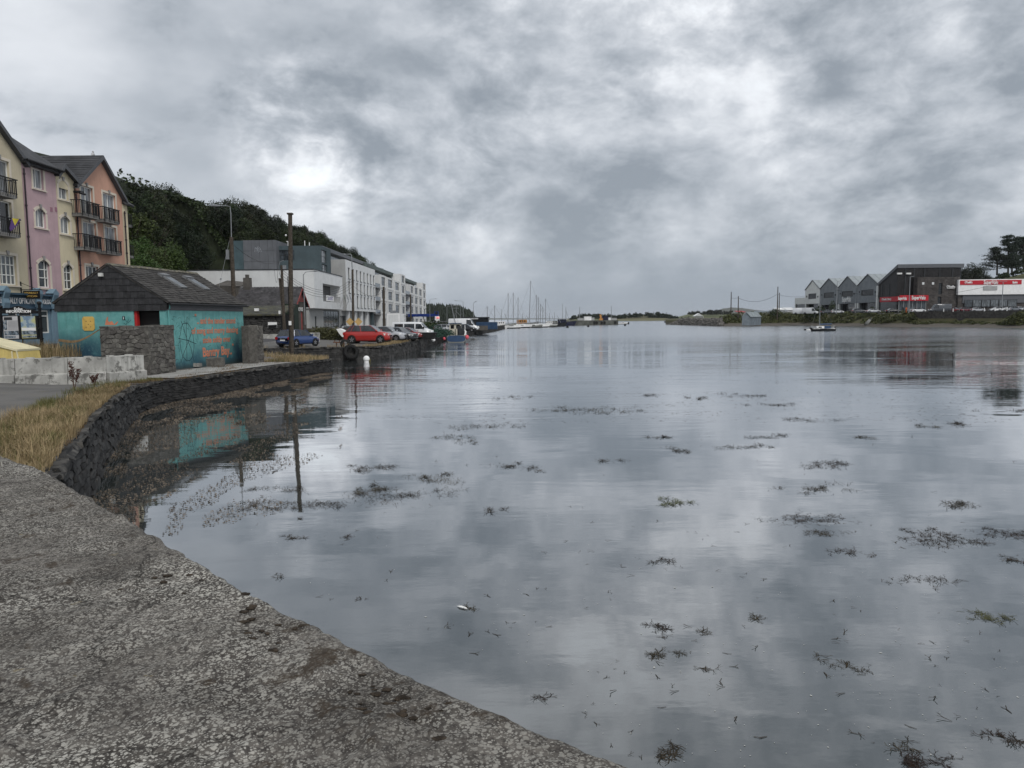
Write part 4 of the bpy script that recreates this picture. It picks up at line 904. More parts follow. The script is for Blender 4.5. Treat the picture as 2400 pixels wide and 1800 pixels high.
def balcony(par, x0, x1, yt, yb, dep=.75):
    a0, a1 = AX(x0, yt, HX + dep).y + .12, AX(x1, yt, HX + dep).y - .22; zt, zb = AX((x0 + x1) / 2, yt, HX + dep).z, AX((x0 + x1) / 2, yb, HX + dep).z
    sl_ = MB(); sl_.box(HX + .01, HX + dep, a0 + .12, a1 - .12, zb, zb + .22); slab = sl_.build('balcony', M('balcony_slab', (.20, .195, .185), .85, .2), par)
    rl = MB(); rl.bar((HX + .02, a0, zt), (HX + dep, a0, zt), .05); rl.bar((HX + .02, a1, zt), (HX + dep, a1, zt), .05); rl.bar((HX + dep, a0 - .06, zt), (HX + dep, a1 + .06, zt), .06)
    rl.bar((HX + dep, a0, zb + .3), (HX + dep, a1, zb + .3), .035); rl.bar((HX + dep, a0, zt - .16), (HX + dep, a1, zt - .16), .03)
    n = 18
    for i in range(n + 1):
        y = lerp(a0 + .1, a1 - .1, i / n); rl.bar((HX + dep, y, zb + .05), (HX + dep, y, zt), .055 if i in (0, 6, 12, 18) else .024)
    for i in range(6):
        for y in (a0 + .1, a1 - .1): x = lerp(HX + .08, HX + dep, i / 6); rl.bar((x, y, zb + .1), (x, y, zt), .024)
    rl.build('railing', 'iron', slab)
def roofslab(mb, pts, th=.14):    # quad roof plane with thickness
    n = (pts[1] - pts[0]).cross(pts[2] - pts[0]).normalized(); n = n if n.z > 0 else -n; mb.hexa([p - n * th for p in pts] + list(pts))
def gable_house(name, label, a0, a1, ze, za, holes, arches, wallm, back=9.0, aa=None, ov=.32, dorm=False):
    root = thing(name, label, 'house', (HX, (a0 + a1) / 2, SZ), None); aa = aa if aa is not None else (a0 + a1) / 2; mb = MB()
    facade(mb, HO, HU, HN, a0, a1, SZ - .6, ze, holes, .2)
    for h, ar in zip(holes, arches):
        if ar: spandrel(mb, h, ar)
    if za: mb.poly([V((HX, a0, ze)), V((HX, a1, ze)), V((HX, aa, za))])
    for a in (a0 + .004, a1 - .004): mb.poly([V((HX, a, SZ - .6)), V((HX - back, a, SZ - .6)), V((HX - back, a, ze)), V((HX, a, ze))])
    wl_ = mb.build('wall', wallm, root); rf_ = MB()
    if za:
        sl_ = (za - ze) / (aa - a0); sr_ = (za - ze) / (a1 - aa)
        e0 = V((HX + ov, a0 - ov, ze - sl_ * ov + .1)); r0 = V((HX + ov, aa, za + .1)); e1 = V((HX + ov, a1 + ov, ze - sr_ * ov + .1)); bk = V((-(back + ov), 0, 0))
        roofslab(rf_, [e0, r0, r0 + bk, e0 + bk]); roofslab(rf_, [r0, e1, e1 + bk, r0 + bk]); rf = rf_.build('roof', 'house_slate', root)
        # visible slate courses
        cs = MB(); n = 16
        for p_, q_ in ((e1, r0), (e0, r0)):
            for i in range(1, n):
                c = p_.lerp(q_, i / n); nr = V((0, (q_ - p_).z, -(q_ - p_).y)).normalized(); nr = nr if nr.z > 0 else -nr; cs.bar(c + nr * .012, c + bk + nr * .012, .05, .02)
        cs.build('slate_course', 'house_slate', rf)
        bg = MB(); dn = V((0, 0, -.30)); f = V((.03, 0, 0))
        for p_, q_ in ((e0, r0), (r0, e1)): bg.hexa([p_ + dn, q_ + dn, q_ + dn + f, p_ + dn + f, p_ + V((0, 0, -.02)), q_ + V((0, 0, -.02)), q_ + f + V((0, 0, -.02)), p_ + f + V((0, 0, -.02))])
        sf = [(e0, r0), (r0, e1)]
        for p_, q_ in sf: bg.poly([p_ + dn * .9, q_ + dn * .9, q_ + dn * .9 - V((ov, 0, 0)), p_ + dn * .9 - V((ov, 0, 0))])
        bg.build('bargeboard', 'barge', rf)
    return root, wl_
def fit(root, h, arch=0, nx=2, zs=None, gm='glass_curtain', xs=None, name='window', key=True):
    window(root, HO, HU, HN, h, .2, nx, 1, 'frame_white', gm, .07, name, xs, zs); surround(root, h, arch, key=key)
M('pipe_dark', (.03, .022, .028), .6)
def downpipe(par, x0, y0, x1, y1, mat='pipe_dark'):
    p, q = AX(x0, y0, HX + .1), AX(x1, y1, HX + .1); a = (p.y + q.y) / 2; mb = MB(); mb.tube([V((HX + .1, a, q.z)), V((HX + .1, a, p.z))], .05, 7)
    for f in (.2, .45, .7, .95): z = lerp(q.z, p.z, f); mb.tube([V((HX + .1, a, z)), V((HX + .1, a, z + .1))], .075, 7)
    mb.build('downpipe', mat, par)
# cream gabled house at the frame edge
h1 = [hr(-24, 22, 373, 450), hr(-20, 28, 470, 548), hr(-1, 39, 598, 667)]
h1[0] = (*h1[0][:2], h1[0][2], h1[0][3]); e_c = 13.6
a1 = AX(57, 500, HX).y; ra, rw = gable_house('cream_house', 'cream rendered gabled house with balconies at the left frame edge', a1 - 8.6, a1, e_c, e_c + 3.4, h1, [0, 0, 0], c_cream)
fit(ra, h1[0], name='balcony_door'); fit(ra, h1[1], name='balcony_door', gm='glass_dark'); fit(ra, h1[2], 0, 4, [.33, .68], 'glass_grey')
balcony(ra, -40, 44, 412, 458); balcony(ra, -40, 52, 508, 552)
mb = MB(); mb.box(HX, HX + .18, *sorted((AX(5, 697, HX).y, AX(11, 697, HX).y)), AX(8, 700, HX).z, AX(8, 690, HX).z); mb.build('alarm_box', 'white_paint', ra)
fp = [AX(x, y, HX + .82) for x, y in ((27, 511), (49, 513), (40, 528), (25, 542), (22, 536))]; fl = MB(); fl.prism(fp, V((.012, 0, 0))); fg = tag(fl.build('flag', M('flag_purple', (.10, .055, .17), .8)), 'purple and yellow flag hung from the cream house balcony', 'flag')
f2 = MB(); f2.poly([AX(x, y, HX + .836) for x, y in ((28, 511.5), (45, 513), (35, 529))]); f2.build('emblem', M('flag_yellow', (.62, .52, .06), .8), fg)
# pink house
pl_, pr_ = a1 + .01, AX(138, 550, HX).y; e_p = 13.6
hp_ = [hr(77, 101, 396, 442), hr(83, 107, 489, 533), hr(90, 117, 610, 674)]; rp_, wp_ = gable_house('pink_house', 'tall narrow lilac pink rendered house with arched windows', pl_, pr_, e_p, None, hp_, [0, .28, .3], c_pink)
fit(rp_, hp_[0], xs=[.42]); fit(rp_, hp_[1], .28, xs=[.45]); fit(rp_, hp_[2], .3, xs=[.72], zs=[.36, .66], gm='glass_mid')
mb = MB(); roofslab(mb, [V((HX + .4, pl_ - .3, e_p)), V((HX + .4, pr_ + .2, e_p)), V((HX - 4, pr_ + .2, e_p + 3.0)), V((HX - 4, pl_ - .3, e_p + 3.0))]); roofslab(mb, [V((HX - 4, pl_ - .3, e_p + 3.0)), V((HX - 4, pr_ + .2, e_p + 3.0)), V((HX - 9, pr_ + .2, e_p)), V((HX - 9, pl_ - .3, e_p))]); pr2 = mb.build('roof', 'house_slate', rp_)
mb = MB(); mb.tube([V((HX + .45, pl_ - .1, e_p - .03)), V((HX + .45, pr_ + .25, e_p - .03))], .08, 7); mb.box(HX + .02, HX + .34, pl_ + .02, pr_ - .02, e_p - .26, e_p - .12); mb.build('gutter', 'iron', pr2); downpipe(rp_, 58, 395, 73, 688)
mb = MB()
for x in (120, 131): p = AX(x, 491, HX); mb.box(HX + .002, HX + .03, p.y - .11, p.y + .11, p.z - .14, p.z + .14)
mb.build('vent', M('vent_pink', (.30, .16, .20)), rp_)
# narrow buff house
bl_, br_ = pr_ + .01, AX(184, 550, HX).y; hb_ = [hr(137, 159, 424, 467), hr(142, 164, 507, 548), hr(150, 171, 620, 678)]; ap = AX(151, 386, HX + .3)
rb_, _ = gable_house('buff_house', 'narrow buff yellow house with small gable and arched windows', bl_, br_ - .25, 12.55, None, hb_, [.28, .28, .3], c_buff); 
fit(rb_, hb_[0], .28); fit(rb_, hb_[1], .28); fit(rb_, hb_[2], .3, zs=[.36, .68], gm='glass_mid')
ga0, ga1 = bl_, AX(176, 426, HX).y; mb = MB(); mb.poly([V((HX, ga0, 12.55)), V((HX, br_ - .25, 12.55)), V((HX, ga1 - .1, 13.25)), V((HX, ap.y, 14.1)), V((HX, ga0, 13.35))]); mb.build('gable', c_buff, rb_)
mb = MB(); R0 = V((HX + .35, ap.y, ap.z + .05)); E1 = V((HX + .35, ga1 + .1, 13.25)); E0 = V((HX + .35, ga0 - .15, 13.3)); bk = V((-4.5, 0, 0)); roofslab(mb, [R0, E1, E1 + bk, R0 + bk]); roofslab(mb, [E0, R0, R0 + bk, E0 + bk]); r_ = mb.build('roof', 'house_slate', rb_)
mb = MB(); dn = V((0, 0, -.28)); f = V((.03, 0, 0))
for p_, q_ in ((E0, R0), (R0, E1)): mb.hexa([p_ + dn, q_ + dn, q_ + dn + f, p_ + dn + f, p_, q_, q_ + f, p_ + f])
mb.build('bargeboard', 'barge', r_); downpipe(rb_, 178, 455, 191, 665)
mb = MB(); mb.box(HX + .0, HX + .5, ga1 - .3, br_ + .1, 12.5, 12.62); mb.tube([V((HX + .5, ga1 - .4, 12.45)), V((HX + .5, br_ + .25, 12.45))], .07, 6); mb.build('eaves', 'iron', r_)
# peach house
dl_, dr_ = br_, AX(290, 560, HX).y; hd_ = [hr(190, 218, 438, 503), hr(242, 271, 455, 516), hr(195, 226, 521, 584), hr(246, 273, 532, 592), hr(202, 231, 624, 682)]
rd_, _ = gable_house('peach_house', 'peach rendered gabled house with four iron balconies', dl_, dr_, 13.2, 15.65, hd_, [0] * 5, c_peach, 11, AX(232, 366, HX).y)
for h in hd_[:4]: fit(rd_, h, name='balcony_door')
fit(rd_, hd_[4], 0, 3, [.45], 'glass_mid')
for q in ((187, 236, 474, 510), (240, 283, 489, 523), (192, 241, 552, 588), (244, 288, 563, 597)): balcony(rd_, *q)
# buff end bay
el_, er_ = dr_ + .005, AX(302, 560, HX).y; re_, _ = gable_house('buff_end_bay', 'thin buff end bay beyond the peach house', el_, er_, 12.7, None, [], [], c_buff, 9); downpipe(re_, 292, 495, 299, 620)
mb = MB(); roofslab(mb, [V((HX + .4, el_, 12.72)), V((HX + .4, er_ + .4, 12.72)), V((HX - 1.2, er_ - .3, 13.9)), V((HX - 1.2, el_, 13.9))]); roofslab(mb, [V((HX + .4, er_ + .4, 12.72)), V((HX - 7, er_ + .4, 12.72)), V((HX - 6, er_ - .3, 13.9)), V((HX - 1.2, er_ - .3, 13.9))]); mb.build('roof', 'house_slate', re_)
for yt, yb in ((503, 532), (575, 604)):
    a = er_; p = AX(310, yt, HX); q = AX(310, yb, HX); mb = MB(); mb.box(HX - 2.2, HX - .25, a + .01, a + 1.1, q.z, q.z + .2); s_ = mb.build('balcony', 'balcony_slab', re_); mb = MB()
    for i in range(9): y = a + 1.1; x = lerp(HX - 2.2, HX - .25, i / 8); mb.bar((x, y, q.z), (x, y, p.z), .03)
    mb.bar((HX - .25, a, p.z), (HX - .25, a + 1.1, p.z), .05); mb.bar((HX - 2.2, a + 1.1, p.z), (HX - .25, a + 1.1, p.z), .05)
    for i in range(5): y = a + 1.1 * i / 5 + .1; mb.bar((HX - .25, y, q.z), (HX - .25, y, p.z), .03)
    mb.build('railing', 'iron', s_)
# ridge gull
gp = AX(218, 367, HX - .9); gl = MB(); gl.sphere((gp.x, gp.y, 15.98), .15, 10, 7, (.8, 1, 1.15)); gl.sphere((gp.x, gp.y + .03, 16.2), .075, 8, 6); gl.tube([(gp.x, gp.y + .08, 16.19), (gp.x, gp.y + .19, 16.17)], [.022, .006], 5); gl.tube([(gp.x, gp.y - .05, 15.95), (gp.x, gp.y - .3, 15.86)], [.08, .02], 6); gl.tube([(gp.x, gp.y - .03, 15.86), (gp.x, gp.y - .03, 15.72)], .015, 5); gl.tube([(gp.x, gp.y + .05, 15.86), (gp.x, gp.y + .05, 15.72)], .015, 5)
o = gl.build('gull', M('gull', (.45, .45, .46), .8), smooth=True); tag(o, 'grey gull perched on the peach house ridge', 'bird')
# optician shopfront
M('shop_blue', (.045, .085, .125), .5, .15); M('shop_blue_light', (.16, .24, .30), .5, .1); glassmat('shop_glass', (.05, .06, .065))
ya, yb_, yc = AX(-40, 760, HX).y, AX(78, 720, HX).y, AX(121, 720, HX).y; zf0, zf1 = AX(60, 719, HX).z, AX(60, 693, HX).z
sh = thing('shopfront', 'blue painted optician shopfront under the cream and pink houses', 'shopfront', (HX + .3, yb_, SZ))
mb = MB(); mb.box(HX + .01, HX + .28, ya, yc, zf0, zf1); mb.box(HX + .01, HX + .45, ya, yc + .05, zf1 + .002, zf1 + .12); mb.box(HX + .01, HX + .36, ya, yc, zf0 - .12, zf0 - .002); fa = mb.build('fascia', 'shop_blue', sh)
text('KENNEALLY OPTICIANS', 'white_paint', fa, V((HX + .30, AX(30, 712, HX).y, (zf0 + zf1) / 2 - .02)), HU, ZV, .50, 'lettering', .62, .01, 'CENTER', .004); text('AUDIOLOGIST', 'white_paint', fa, V((HX + .30, AX(97, 712, HX).y, (zf0 + zf1) / 2 - .02)), HU, ZV, .42, 'lettering', .6, .01, 'CENTER', .004)
for x in (-1, 77, 115):
    y = AX(x, 720, HX).y; mb = MB(); mb.box(HX + .01, HX + .34, y - .2, y + .2, SZ - .2, zf0 - .15); mb.build('pilaster', 'shop_blue_light', sh); mb = MB()
    mb.prism([V((HX + .29, y - .24, z)) + V((d, 0, 0)) for d, z in ((0, zf0 - .14), (.14, zf0 - .1), (.2, zf0 + .2), (.14, zf0 + .45), (.26, zf1 + .1), (.26, zf1 + .2), (0, zf1 + .2))], V((0, .48, 0))); mb.prism([V((HX + .02, y - .36, zf1 + .2)), V((HX + .02, y + .36, zf1 + .2)), V((HX + .02, y, zf1 + .5))], V((.5, 0, 0))); mb.build('console', 'shop_blue_light', sh)
mb = MB(); holes = []
ws = [(-36, -6), (3, 35), (38, 70), (84, 108)]
for x0, x1 in ws: holes.append((AX(x0, 760, HX).y, AX(x1, 760, HX).y, SZ + .75, zf0 - .2))
facade(mb, V((HX + .2, 0, 0)), HU, HN, ya, yc + .3, SZ - .4, zf0 - .12, holes, .12); mb.build('stall_riser', 'shop_blue_light', sh)
for h in holes: window(sh, V((HX + .2, 0, 0)), HU, HN, h, .12, 1, 1, 'frame_white', 'shop_glass', .08, 'shop_window', None, [.75])
mb = MB(); p = AX(57, 687, HX); q = AX(88, 687, HX + 1.2); z = AX(70, 679, HX + .6).z; y_ = AX(72, 685, HX + .6).y
hs = thing('hanging_sign', 'black bracket sign hanging over the optician shopfront', 'sign', (HX + .1, y_, z)); mb.bar((HX, y_, z), (HX + 1.3, y_, z), .05); mb.bar((HX + .02, y_, z - .25), (HX + .02, y_, z + .5), .06); mb.bar((HX + .04, y_, z + .42), (HX + .9, y_, z + .06), .025); mb.build('bracket', 'iron', hs)
# the board hangs facing the camera
mb = MB(); mb.box(HX + .15, HX + 1.15, y_ - .03, y_ + .03, z - .55, z - .06); brd_ = mb.build('board', 'board_black', hs); text('KENNEALLY', 'ochre', brd_, V((HX + .65, y_ - .034, z - .2)), (1, 0, 0), ZV, .17, 'lettering', .9, .003); text('OPTICIAN', 'ochre', brd_, V((HX + .65, y_ - .034, z - .4)), (1, 0, 0), ZV, .17, 'lettering', .9, .003)
n_ = thing('next_shopfront', 'pale shopfront sliver right of the optician', 'shopfront', (HX + .2, yc + 1, SZ)); mb = MB(); mb.box(HX + .01, HX + .25, yc + .07, yc + 4, zf0 - .3, zf1 - .35); fs_ = mb.build('fascia', 'white_paint', n_); mb = MB(); mb.box(HX + .01, HX + .3, yc + .07, yc + 4, zf1 - .34, zf1 - .1); mb.build('cornice', 'frame_dark', n_)
hh_ = [(yc + .4, yc + 1.6, SZ + .6, zf0 - .5), (yc + 1.9, yc + 3.8, SZ + .6, zf0 - .5)]; mb = MB(); facade(mb, V((HX + .15, 0, 0)), HU, HN, yc + .31, yc + 4, SZ - .4, zf0 - .3, hh_, .12); mb.build('stall_riser', 'shop_blue_light', n_)
for h in hh_: window(n_, V((HX + .15, 0, 0)), HU, HN, h, .12, 1, 1, 'frame_white', 'shop_glass', .08, 'shop_window')

# ------------------------------------------------------------------ hillside wood behind
def hz(x, y):
    d = -47 - x; k = pw(y, [(88, .6), (104, .82), (118, 1.0), (200, 1.0), (300, .85), (380, .6), (430, .2)])
    px = 1200 + 1700 * x / max(y, 1)
    if y < 150: k *= 1 - sm((px - 370) / 40) * sm((154 - y) / 5)
    return 1.5 + (min(max(d, 0), 18) * 1.45 + max(0, d - 18) * .30) * k
mb = MB(); rings = []
for i in range(100):
    y = 55 + i * 4; rings.append([(x, y, hz(x, y) + 1.2 * noise.noise(V((x * .1, y * .1, 0)))) for x in (-44, -48, -52, -56, -60, -65, -72, -82, -100, -130, -200)])
mb.loft(rings); tag(mb.build('hill', M('hill_ground_shade', (.012, .016, .007), .95, .4, .4), smooth=True), 'wooded slope behind the harbour buildings', kind='structure')  # leafy ground; its base colour is darkened to pass for shade among the foliage
def crown(seed, rx, rz, nb, nl, ls, conical=0.0):
    rnd = random.Random(seed); mb = MB(); bl = []
    for i in range(nb):
        while True:
            p = V((rnd.uniform(-1, 1), rnd.uniform(-1, 1), rnd.uniform(-.9, 1)))
            if .25 < p.length < 1: break
        k = 1 - conical * (p.z + 1) / 2; bl.append((V((p.x * rx * .72 * k, p.y * rx * .72 * k, p.z * rz * .75)), rnd.uniform(.28, .5) * rx * (1 - .4 * conical * (p.z + 1) / 2)))
    for i in range(nl):
        c, r_ = bl[i % nb]; d = V((rnd.gauss(0, 1), rnd.gauss(0, 1), rnd.gauss(.15, 1))).normalized(); p = c + d * r_ * rnd.uniform(.55, 1.08)
        a = V((rnd.gauss(0, 1), rnd.gauss(0, 1), rnd.gauss(0, .6))).normalized(); b = (d + V((rnd.gauss(0, .7), rnd.gauss(0, .7), rnd.gauss(0, .7)))).cross(a)
        if b.length < .1: continue
        b.normalize(); s = ls * rnd.uniform(.5, 1.25); mb.poly([p - a * s, p + b * s * .55, p + a * s * 1.1, p - b * s * .55])
    return mb
CR = []
for i in range(6):
    r_ = MB(); m_ = crown(40 + i, 3.8, 4.2, 30, 7500, .20); me = m_.build('crown', 'leaf_tree'); CR.append(me.data); bpy.data.objects.remove(me)
m_ = MB(); rr = random.Random(1); m_.tube([(0, 0, -6.5), (.1, 0, -3), (.0, .1, 0)], [.35, .25, .12], 7)
for i in range(7): a = rr.uniform(0, 6.28); m_.tube([(0, 0, -3 + i * .4), (math.cos(a) * 1.3, math.sin(a) * 1.3, -1 + i * .5), (math.cos(a) * 2.4, math.sin(a) * 2.4, .8 + i * .5)], [.14, .09, .03], 5)
tr0 = m_.build('trunk', 'bark'); TRK = tr0.data; bpy.data.objects.remove(tr0)
def tree(p, s, sz, k, label, group, mats=None, name='woodland_tree'):
    root = thing(name, label, 'tree', p, group); root.rotation_euler.z = R.uniform(0, 6.28); root.scale = (s, s, s * sz)
    for nm, me in (('crown', CR[k % len(CR)]), ('trunk', TRK)):
        o = bpy.data.objects.new(nm, me); COL.objects.link(o); o.parent = root; o.location.z = 6.5
        if mats and nm == 'crown': o.material_slots[0].link = 'OBJECT'; o.material_slots[0].material = MATS[mats]
    return root
tr_ = random.Random(21); cnt = 0
for row, X in enumerate((-50.5, -55, -60, -65, -70)):
    y = 92 + row * 2.5
    while y < 410:
        x = X + tr_.uniform(-1.6, 1.6); yy_ = y + tr_.uniform(-1.5, 1.5); s = tr_.uniform(.72, 1.08) * (.85 if row == 0 else 1)
        lim = pw(1200 + 1700 * x / yy_, [(265, 408), (330, 428), (420, 433), (450, 457), (520, 478), (580, 472), (640, 492), (680, 522), (740, 532), (800, 562), (860, 592), (920, 640), (960, 700)])
        zmax = AY(1200 + 1700 * x / yy_, lim, yy_).z; z0 = hz(x, yy_) - 1; top = z0 + 11.2 * s
        if top > zmax: z0 -= (top - zmax) * tr_.uniform(.85, 1.1)
        if z0 > -6 and 1200 + 1700 * x / yy_ > 285 and not (yy_ < 151 and 1200 + 1700 * x / yy_ > 425) and not (row == 0 and yy_ > 132): tree((x, yy_, z0), s, tr_.uniform(.85, 1.1), tr_.randint(0, 5), 'broadleaved tree in the dark wood on the hillside', 'trees of the hillside wood', tr_.choice([None, None, 'leaf_dark', None, 'leaf_bright'] if row < 2 else [None, 'leaf_dark', None])); cnt += 1
        y += tr_.uniform(4.2, 6.4) * (1 + (y - 90) / 500)
for i in range(18):
    yy_ = tr_.uniform(142.5, 151); px = tr_.uniform(372, 475); x = (px - 1200) / 1700 * yy_; s = tr_.uniform(.7, 1.0); tree((x, yy_, AY(px, pw(px, [(372, 445), (475, 490)]) + tr_.uniform(5, 95), yy_).z - 11.2 * s), s, 1, i, 'broadleaved tree in the dark wood on the hillside', 'trees of the hillside wood', tr_.choice([None, 'leaf_dark']))
for i in range(46):
    yy_ = tr_.uniform(153, 196); px = tr_.uniform(405, 600); x = (px - 1200) / 1700 * yy_; s = tr_.uniform(.6, .95); z0 = hz(x, yy_) - 1
    lim = pw(px, [(420, 436), (450, 460), (520, 481), (580, 475), (640, 495)]); z0 = min(z0, AY(px, lim + tr_.uniform(0, 40), yy_).z - 11.2 * s)
    tree((x, yy_, z0), s, tr_.uniform(.9, 1.1), tr_.randint(0, 5), 'broadleaved tree in the dark wood on the hillside', 'trees of the hillside wood', tr_.choice([None, 'leaf_dark', None]))
for i, (px, py, Y) in enumerate(((305, 600, 88), (335, 585, 92), (365, 612, 90), (400, 600, 96), (330, 625, 84))):
    p = AY(px, py, Y); tree((p.x, p.y, p.z - 8.0 * .62), .62, 1, i, ('bright green young tree touching the peach house end, first in line', 'second bright green young tree from the peach house', 'third bright green young tree from the peach house, low one', 'bright green young tree farthest from the peach house', 'lowest bright green bush tree behind the toilet roof')[i], 'bright young trees beside the peach house', 'leaf_bright')
# undergrowth closing the gaps
ug = MB(); 
for i in range(24000):
    y = tr_.uniform(85, 400); x = tr_.uniform(-66, -47); p = V((x, y, hz(x, y) + tr_.uniform(-.2, 1.4)))
    if 1200 + 1700 * x / y < 300 or (y < 152 and 1200 + 1700 * x / y > 410): continue
    a = V((tr_.gauss(0, 1), tr_.gauss(0, 1), tr_.gauss(0, .6))).normalized(); b = a.cross(V((tr_.gauss(0, 1), tr_.gauss(0, 1), tr_.gauss(0, 1)))).normalized(); s = tr_.uniform(.15, .4); ug.poly([p - a * s, p + b * s * .6, p + a * s, p - b * s * .6])
for i in range(7000):
    y = tr_.uniform(145, 158); px = tr_.uniform(395, 620); x = (px - 1200) / 1700 * y; p = V((x, y - tr_.uniform(0, 1.5), hz(x, y) + tr_.uniform(-.3, 1.0))); a = V((tr_.gauss(0, 1), tr_.gauss(0, 1), tr_.gauss(0, .6))).normalized(); b = a.cross(V((tr_.gauss(0, 1), tr_.gauss(0, 1), tr_.gauss(0, 1)))).normalized(); s = tr_.uniform(.15, .45); ug.poly([p - a * s, p + b * s * .6, p + a * s, p - b * s * .6])
tag(ug.build('undergrowth', 'leaf_tree'), 'dense undergrowth between the hillside trees', kind='stuff')
# ------------------------------------------------------------------ harbour hotel and apartments (facade plane x = -37)
KX = -37.0; KO = V((KX, 0, 0)); KN = V((1, 0, 0)); KU = V((0, 1, 0)); GZ = 1.6
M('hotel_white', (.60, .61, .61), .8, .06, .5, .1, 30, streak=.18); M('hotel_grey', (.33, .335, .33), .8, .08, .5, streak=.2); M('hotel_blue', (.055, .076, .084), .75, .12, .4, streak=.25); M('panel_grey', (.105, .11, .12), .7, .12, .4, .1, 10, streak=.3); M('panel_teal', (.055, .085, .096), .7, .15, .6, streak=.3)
M('roof_metal', (.10, .105, .115), .5, .1); M('apt_white', (.58, .585, .58), .8, .06, .5, streak=.2); M('apt_grey', (.16, .165, .168), .85, .1, .5, streak=.3); M('apt_green', (.085, .105, .10), .7, .1); M('blind', (.28, .21, .13), .8, .2)
def kr(x0, x1, y0, y1): return hr(x0, x1, y0, y1, KX)
hy0, hy1 = 137.3, AX(803, 680, KX).y; hz0, hz1 = AX(735, 722, KX).z, 13.12
hb = thing('hotel_annex', 'low white hotel wing with a recessed balcony over a glazed ground floor', 'building', (KX, 150, GZ)); ho_ = [kr(757, 798, 668, 708)]
mb = MB(); facade(mb, KO, KU, KN, hy0, hy1, hz0, hz1, ho_, 2.2)
# front face towards the camera
FO = V((KX, hy0, 0)); FU = V((-1, 0, 0)); FN = V((0, -1, 0)); o0 = AY(587, 666, hy0); o1 = AY(556, 666, hy0); fh = [(KX - o0.x, KX - o1.x, AY(570, 672, hy0).z, AY(570, 661, hy0).z)]
facade(mb, FO, FU, FN, 0, 36, hz0, hz1, fh, 1.0); mb.poly([V((KX, hy0, hz1)), V((KX, hy1, hz1)), V((KX - 36, hy1, hz1)), V((KX - 36, hy0, hz1))]); mb.poly([V((KX, hy0, hz0)), V((KX, hy1, hz0)), V((KX - 10, hy1, hz0)), V((KX - 10, hy0, hz0))]); mb.build('wall', 'hotel_white', hb)
mb = MB(); h = ho_[0]; mb.poly([V((KX - 2.2, h[0], h[2])), V((KX - 2.2, h[1], h[2])), V((KX - 2.2, h[1], h[3])), V((KX - 2.2, h[0], h[3]))]); mb.poly([V((o0.x, hy0 + 1, fh[0][2])), V((o1.x, hy0 + 1, fh[0][2])), V((o1.x, hy0 + 1, fh[0][3])), V((o0.x, hy0 + 1, fh[0][3]))]); mb.build('glazing', 'glass_dark', hb)
bl = MB(); n = 26
for i in range(n + 1): y = lerp(h[0] + .05, h[1] - .05, i / n); bl.bar((KX - .1, y, h[2]), (KX - .1, y, h[2] + 1.2), .05)
bl.bar((KX - .1, h[0], h[2] + 1.2), (KX - .1, h[1], h[2] + 1.2), .08); bl.build('railing', 'galv', hb)
bn = MB(); q = kr(765, 783, 693, 706); bn.box(KX - .04, KX - .02, *q); bo = tag(bn.build('banner', 'white_paint'), 'white banner hung on the hotel balcony railing', 'banner')
tx = MB(); 
for k, (u0, u1) in enumerate(((.1, .9), (.2, .8), (.15, .85))): z = lerp(q[3], q[2], .25 + .22 * k); tx.box(KX - .018, KX - .012, lerp(q[0], q[1], u0), lerp(q[0], q[1], u1), z - .09, z + .04)
tx.build('print_lines', M('banner_print', (.18, .16, .30), .7), bo)
cp = MB(); cp.box(KX - 36, KX + .08, hy0 - .08, hy0 + .3, hz1 + .002, hz1 + .16); cp.box(KX - .25, KX + .08, hy0 + .31, hy1, hz1 + .002, hz1 + .16); cp.build('coping', 'frame_dark', hb)
# ground floor set back
gf = MB(); gy = [kr(755, 792, 725, 761)]; GX = KX - 1.2; GO = V((GX, 0, 0)); gh = hr(758, 795, 726, 762, GX); gh = (gh[0], gh[1], GZ + .5, hz0 - .25); dh = (hr(797, 812, 740, 765, GX)[0], hr(797, 812, 740, 765, GX)[1], GZ, hz0 - 1.3); lh = (hr(738, 742, 730, 765, GX)[0], hr(738, 742, 730, 765, GX)[1], GZ, hz0 - 1.5)
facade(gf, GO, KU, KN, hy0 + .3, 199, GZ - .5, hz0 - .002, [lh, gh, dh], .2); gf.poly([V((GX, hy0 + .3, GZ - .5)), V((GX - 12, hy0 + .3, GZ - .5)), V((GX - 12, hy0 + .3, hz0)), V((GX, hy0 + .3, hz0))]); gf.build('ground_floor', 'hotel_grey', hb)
window(hb, GO, KU, KN, gh, .2, 6, 2, 'frame_dark', 'glass_grey', .16, 'window', None, [.55]); window(hb, GO, KU, KN, dh, .2, 2, 1, 'frame_dark', 'glass_dark', .14, 'entrance'); window(hb, GO, KU, KN, lh, .2, 1, 1, 'frame_dark', 'glass_mid', .1, 'door')
# blue grey upper blocks
ub = thing('hotel_tower', 'blue grey hotel upper block with a pale emblem on slate panels', 'building', (-48, 148, hz1)); TY = 146.0
t0, t1 = AY(547, 590, TY), AY(648, 590, TY); tz = AY(600, 563, TY).z; tp = AY(571, 590, TY)
mb = MB(); mb.box(t0.x, tp.x, TY, TY + 9, hz1 + .17, tz - .05); mb.build('side_panel', 'panel_teal', ub)
pn = MB(); nx_, nz_ = 4, 3
for i in range(nx_):
    for j in range(nz_): p_ = MB(); xa, xb = lerp(tp.x + .01, t1.x, i / nx_) + .02, lerp(tp.x + .01, t1.x, (i + 1) / nx_) - .02; za, zb = lerp(hz1 + .17, tz, j / nz_) + .02, lerp(hz1 + .17, tz, (j + 1) / nz_) - .02; p_.box(xa, xb, TY - .25, TY, za, zb); p_.build('cladding_panel', 'panel_grey', ub)
mb = MB(); mb.box(tp.x, t1.x, TY + .002, TY + 9, hz1 + .17, tz - .02); mb.build('core', 'panel_grey', ub)
lg = MB()
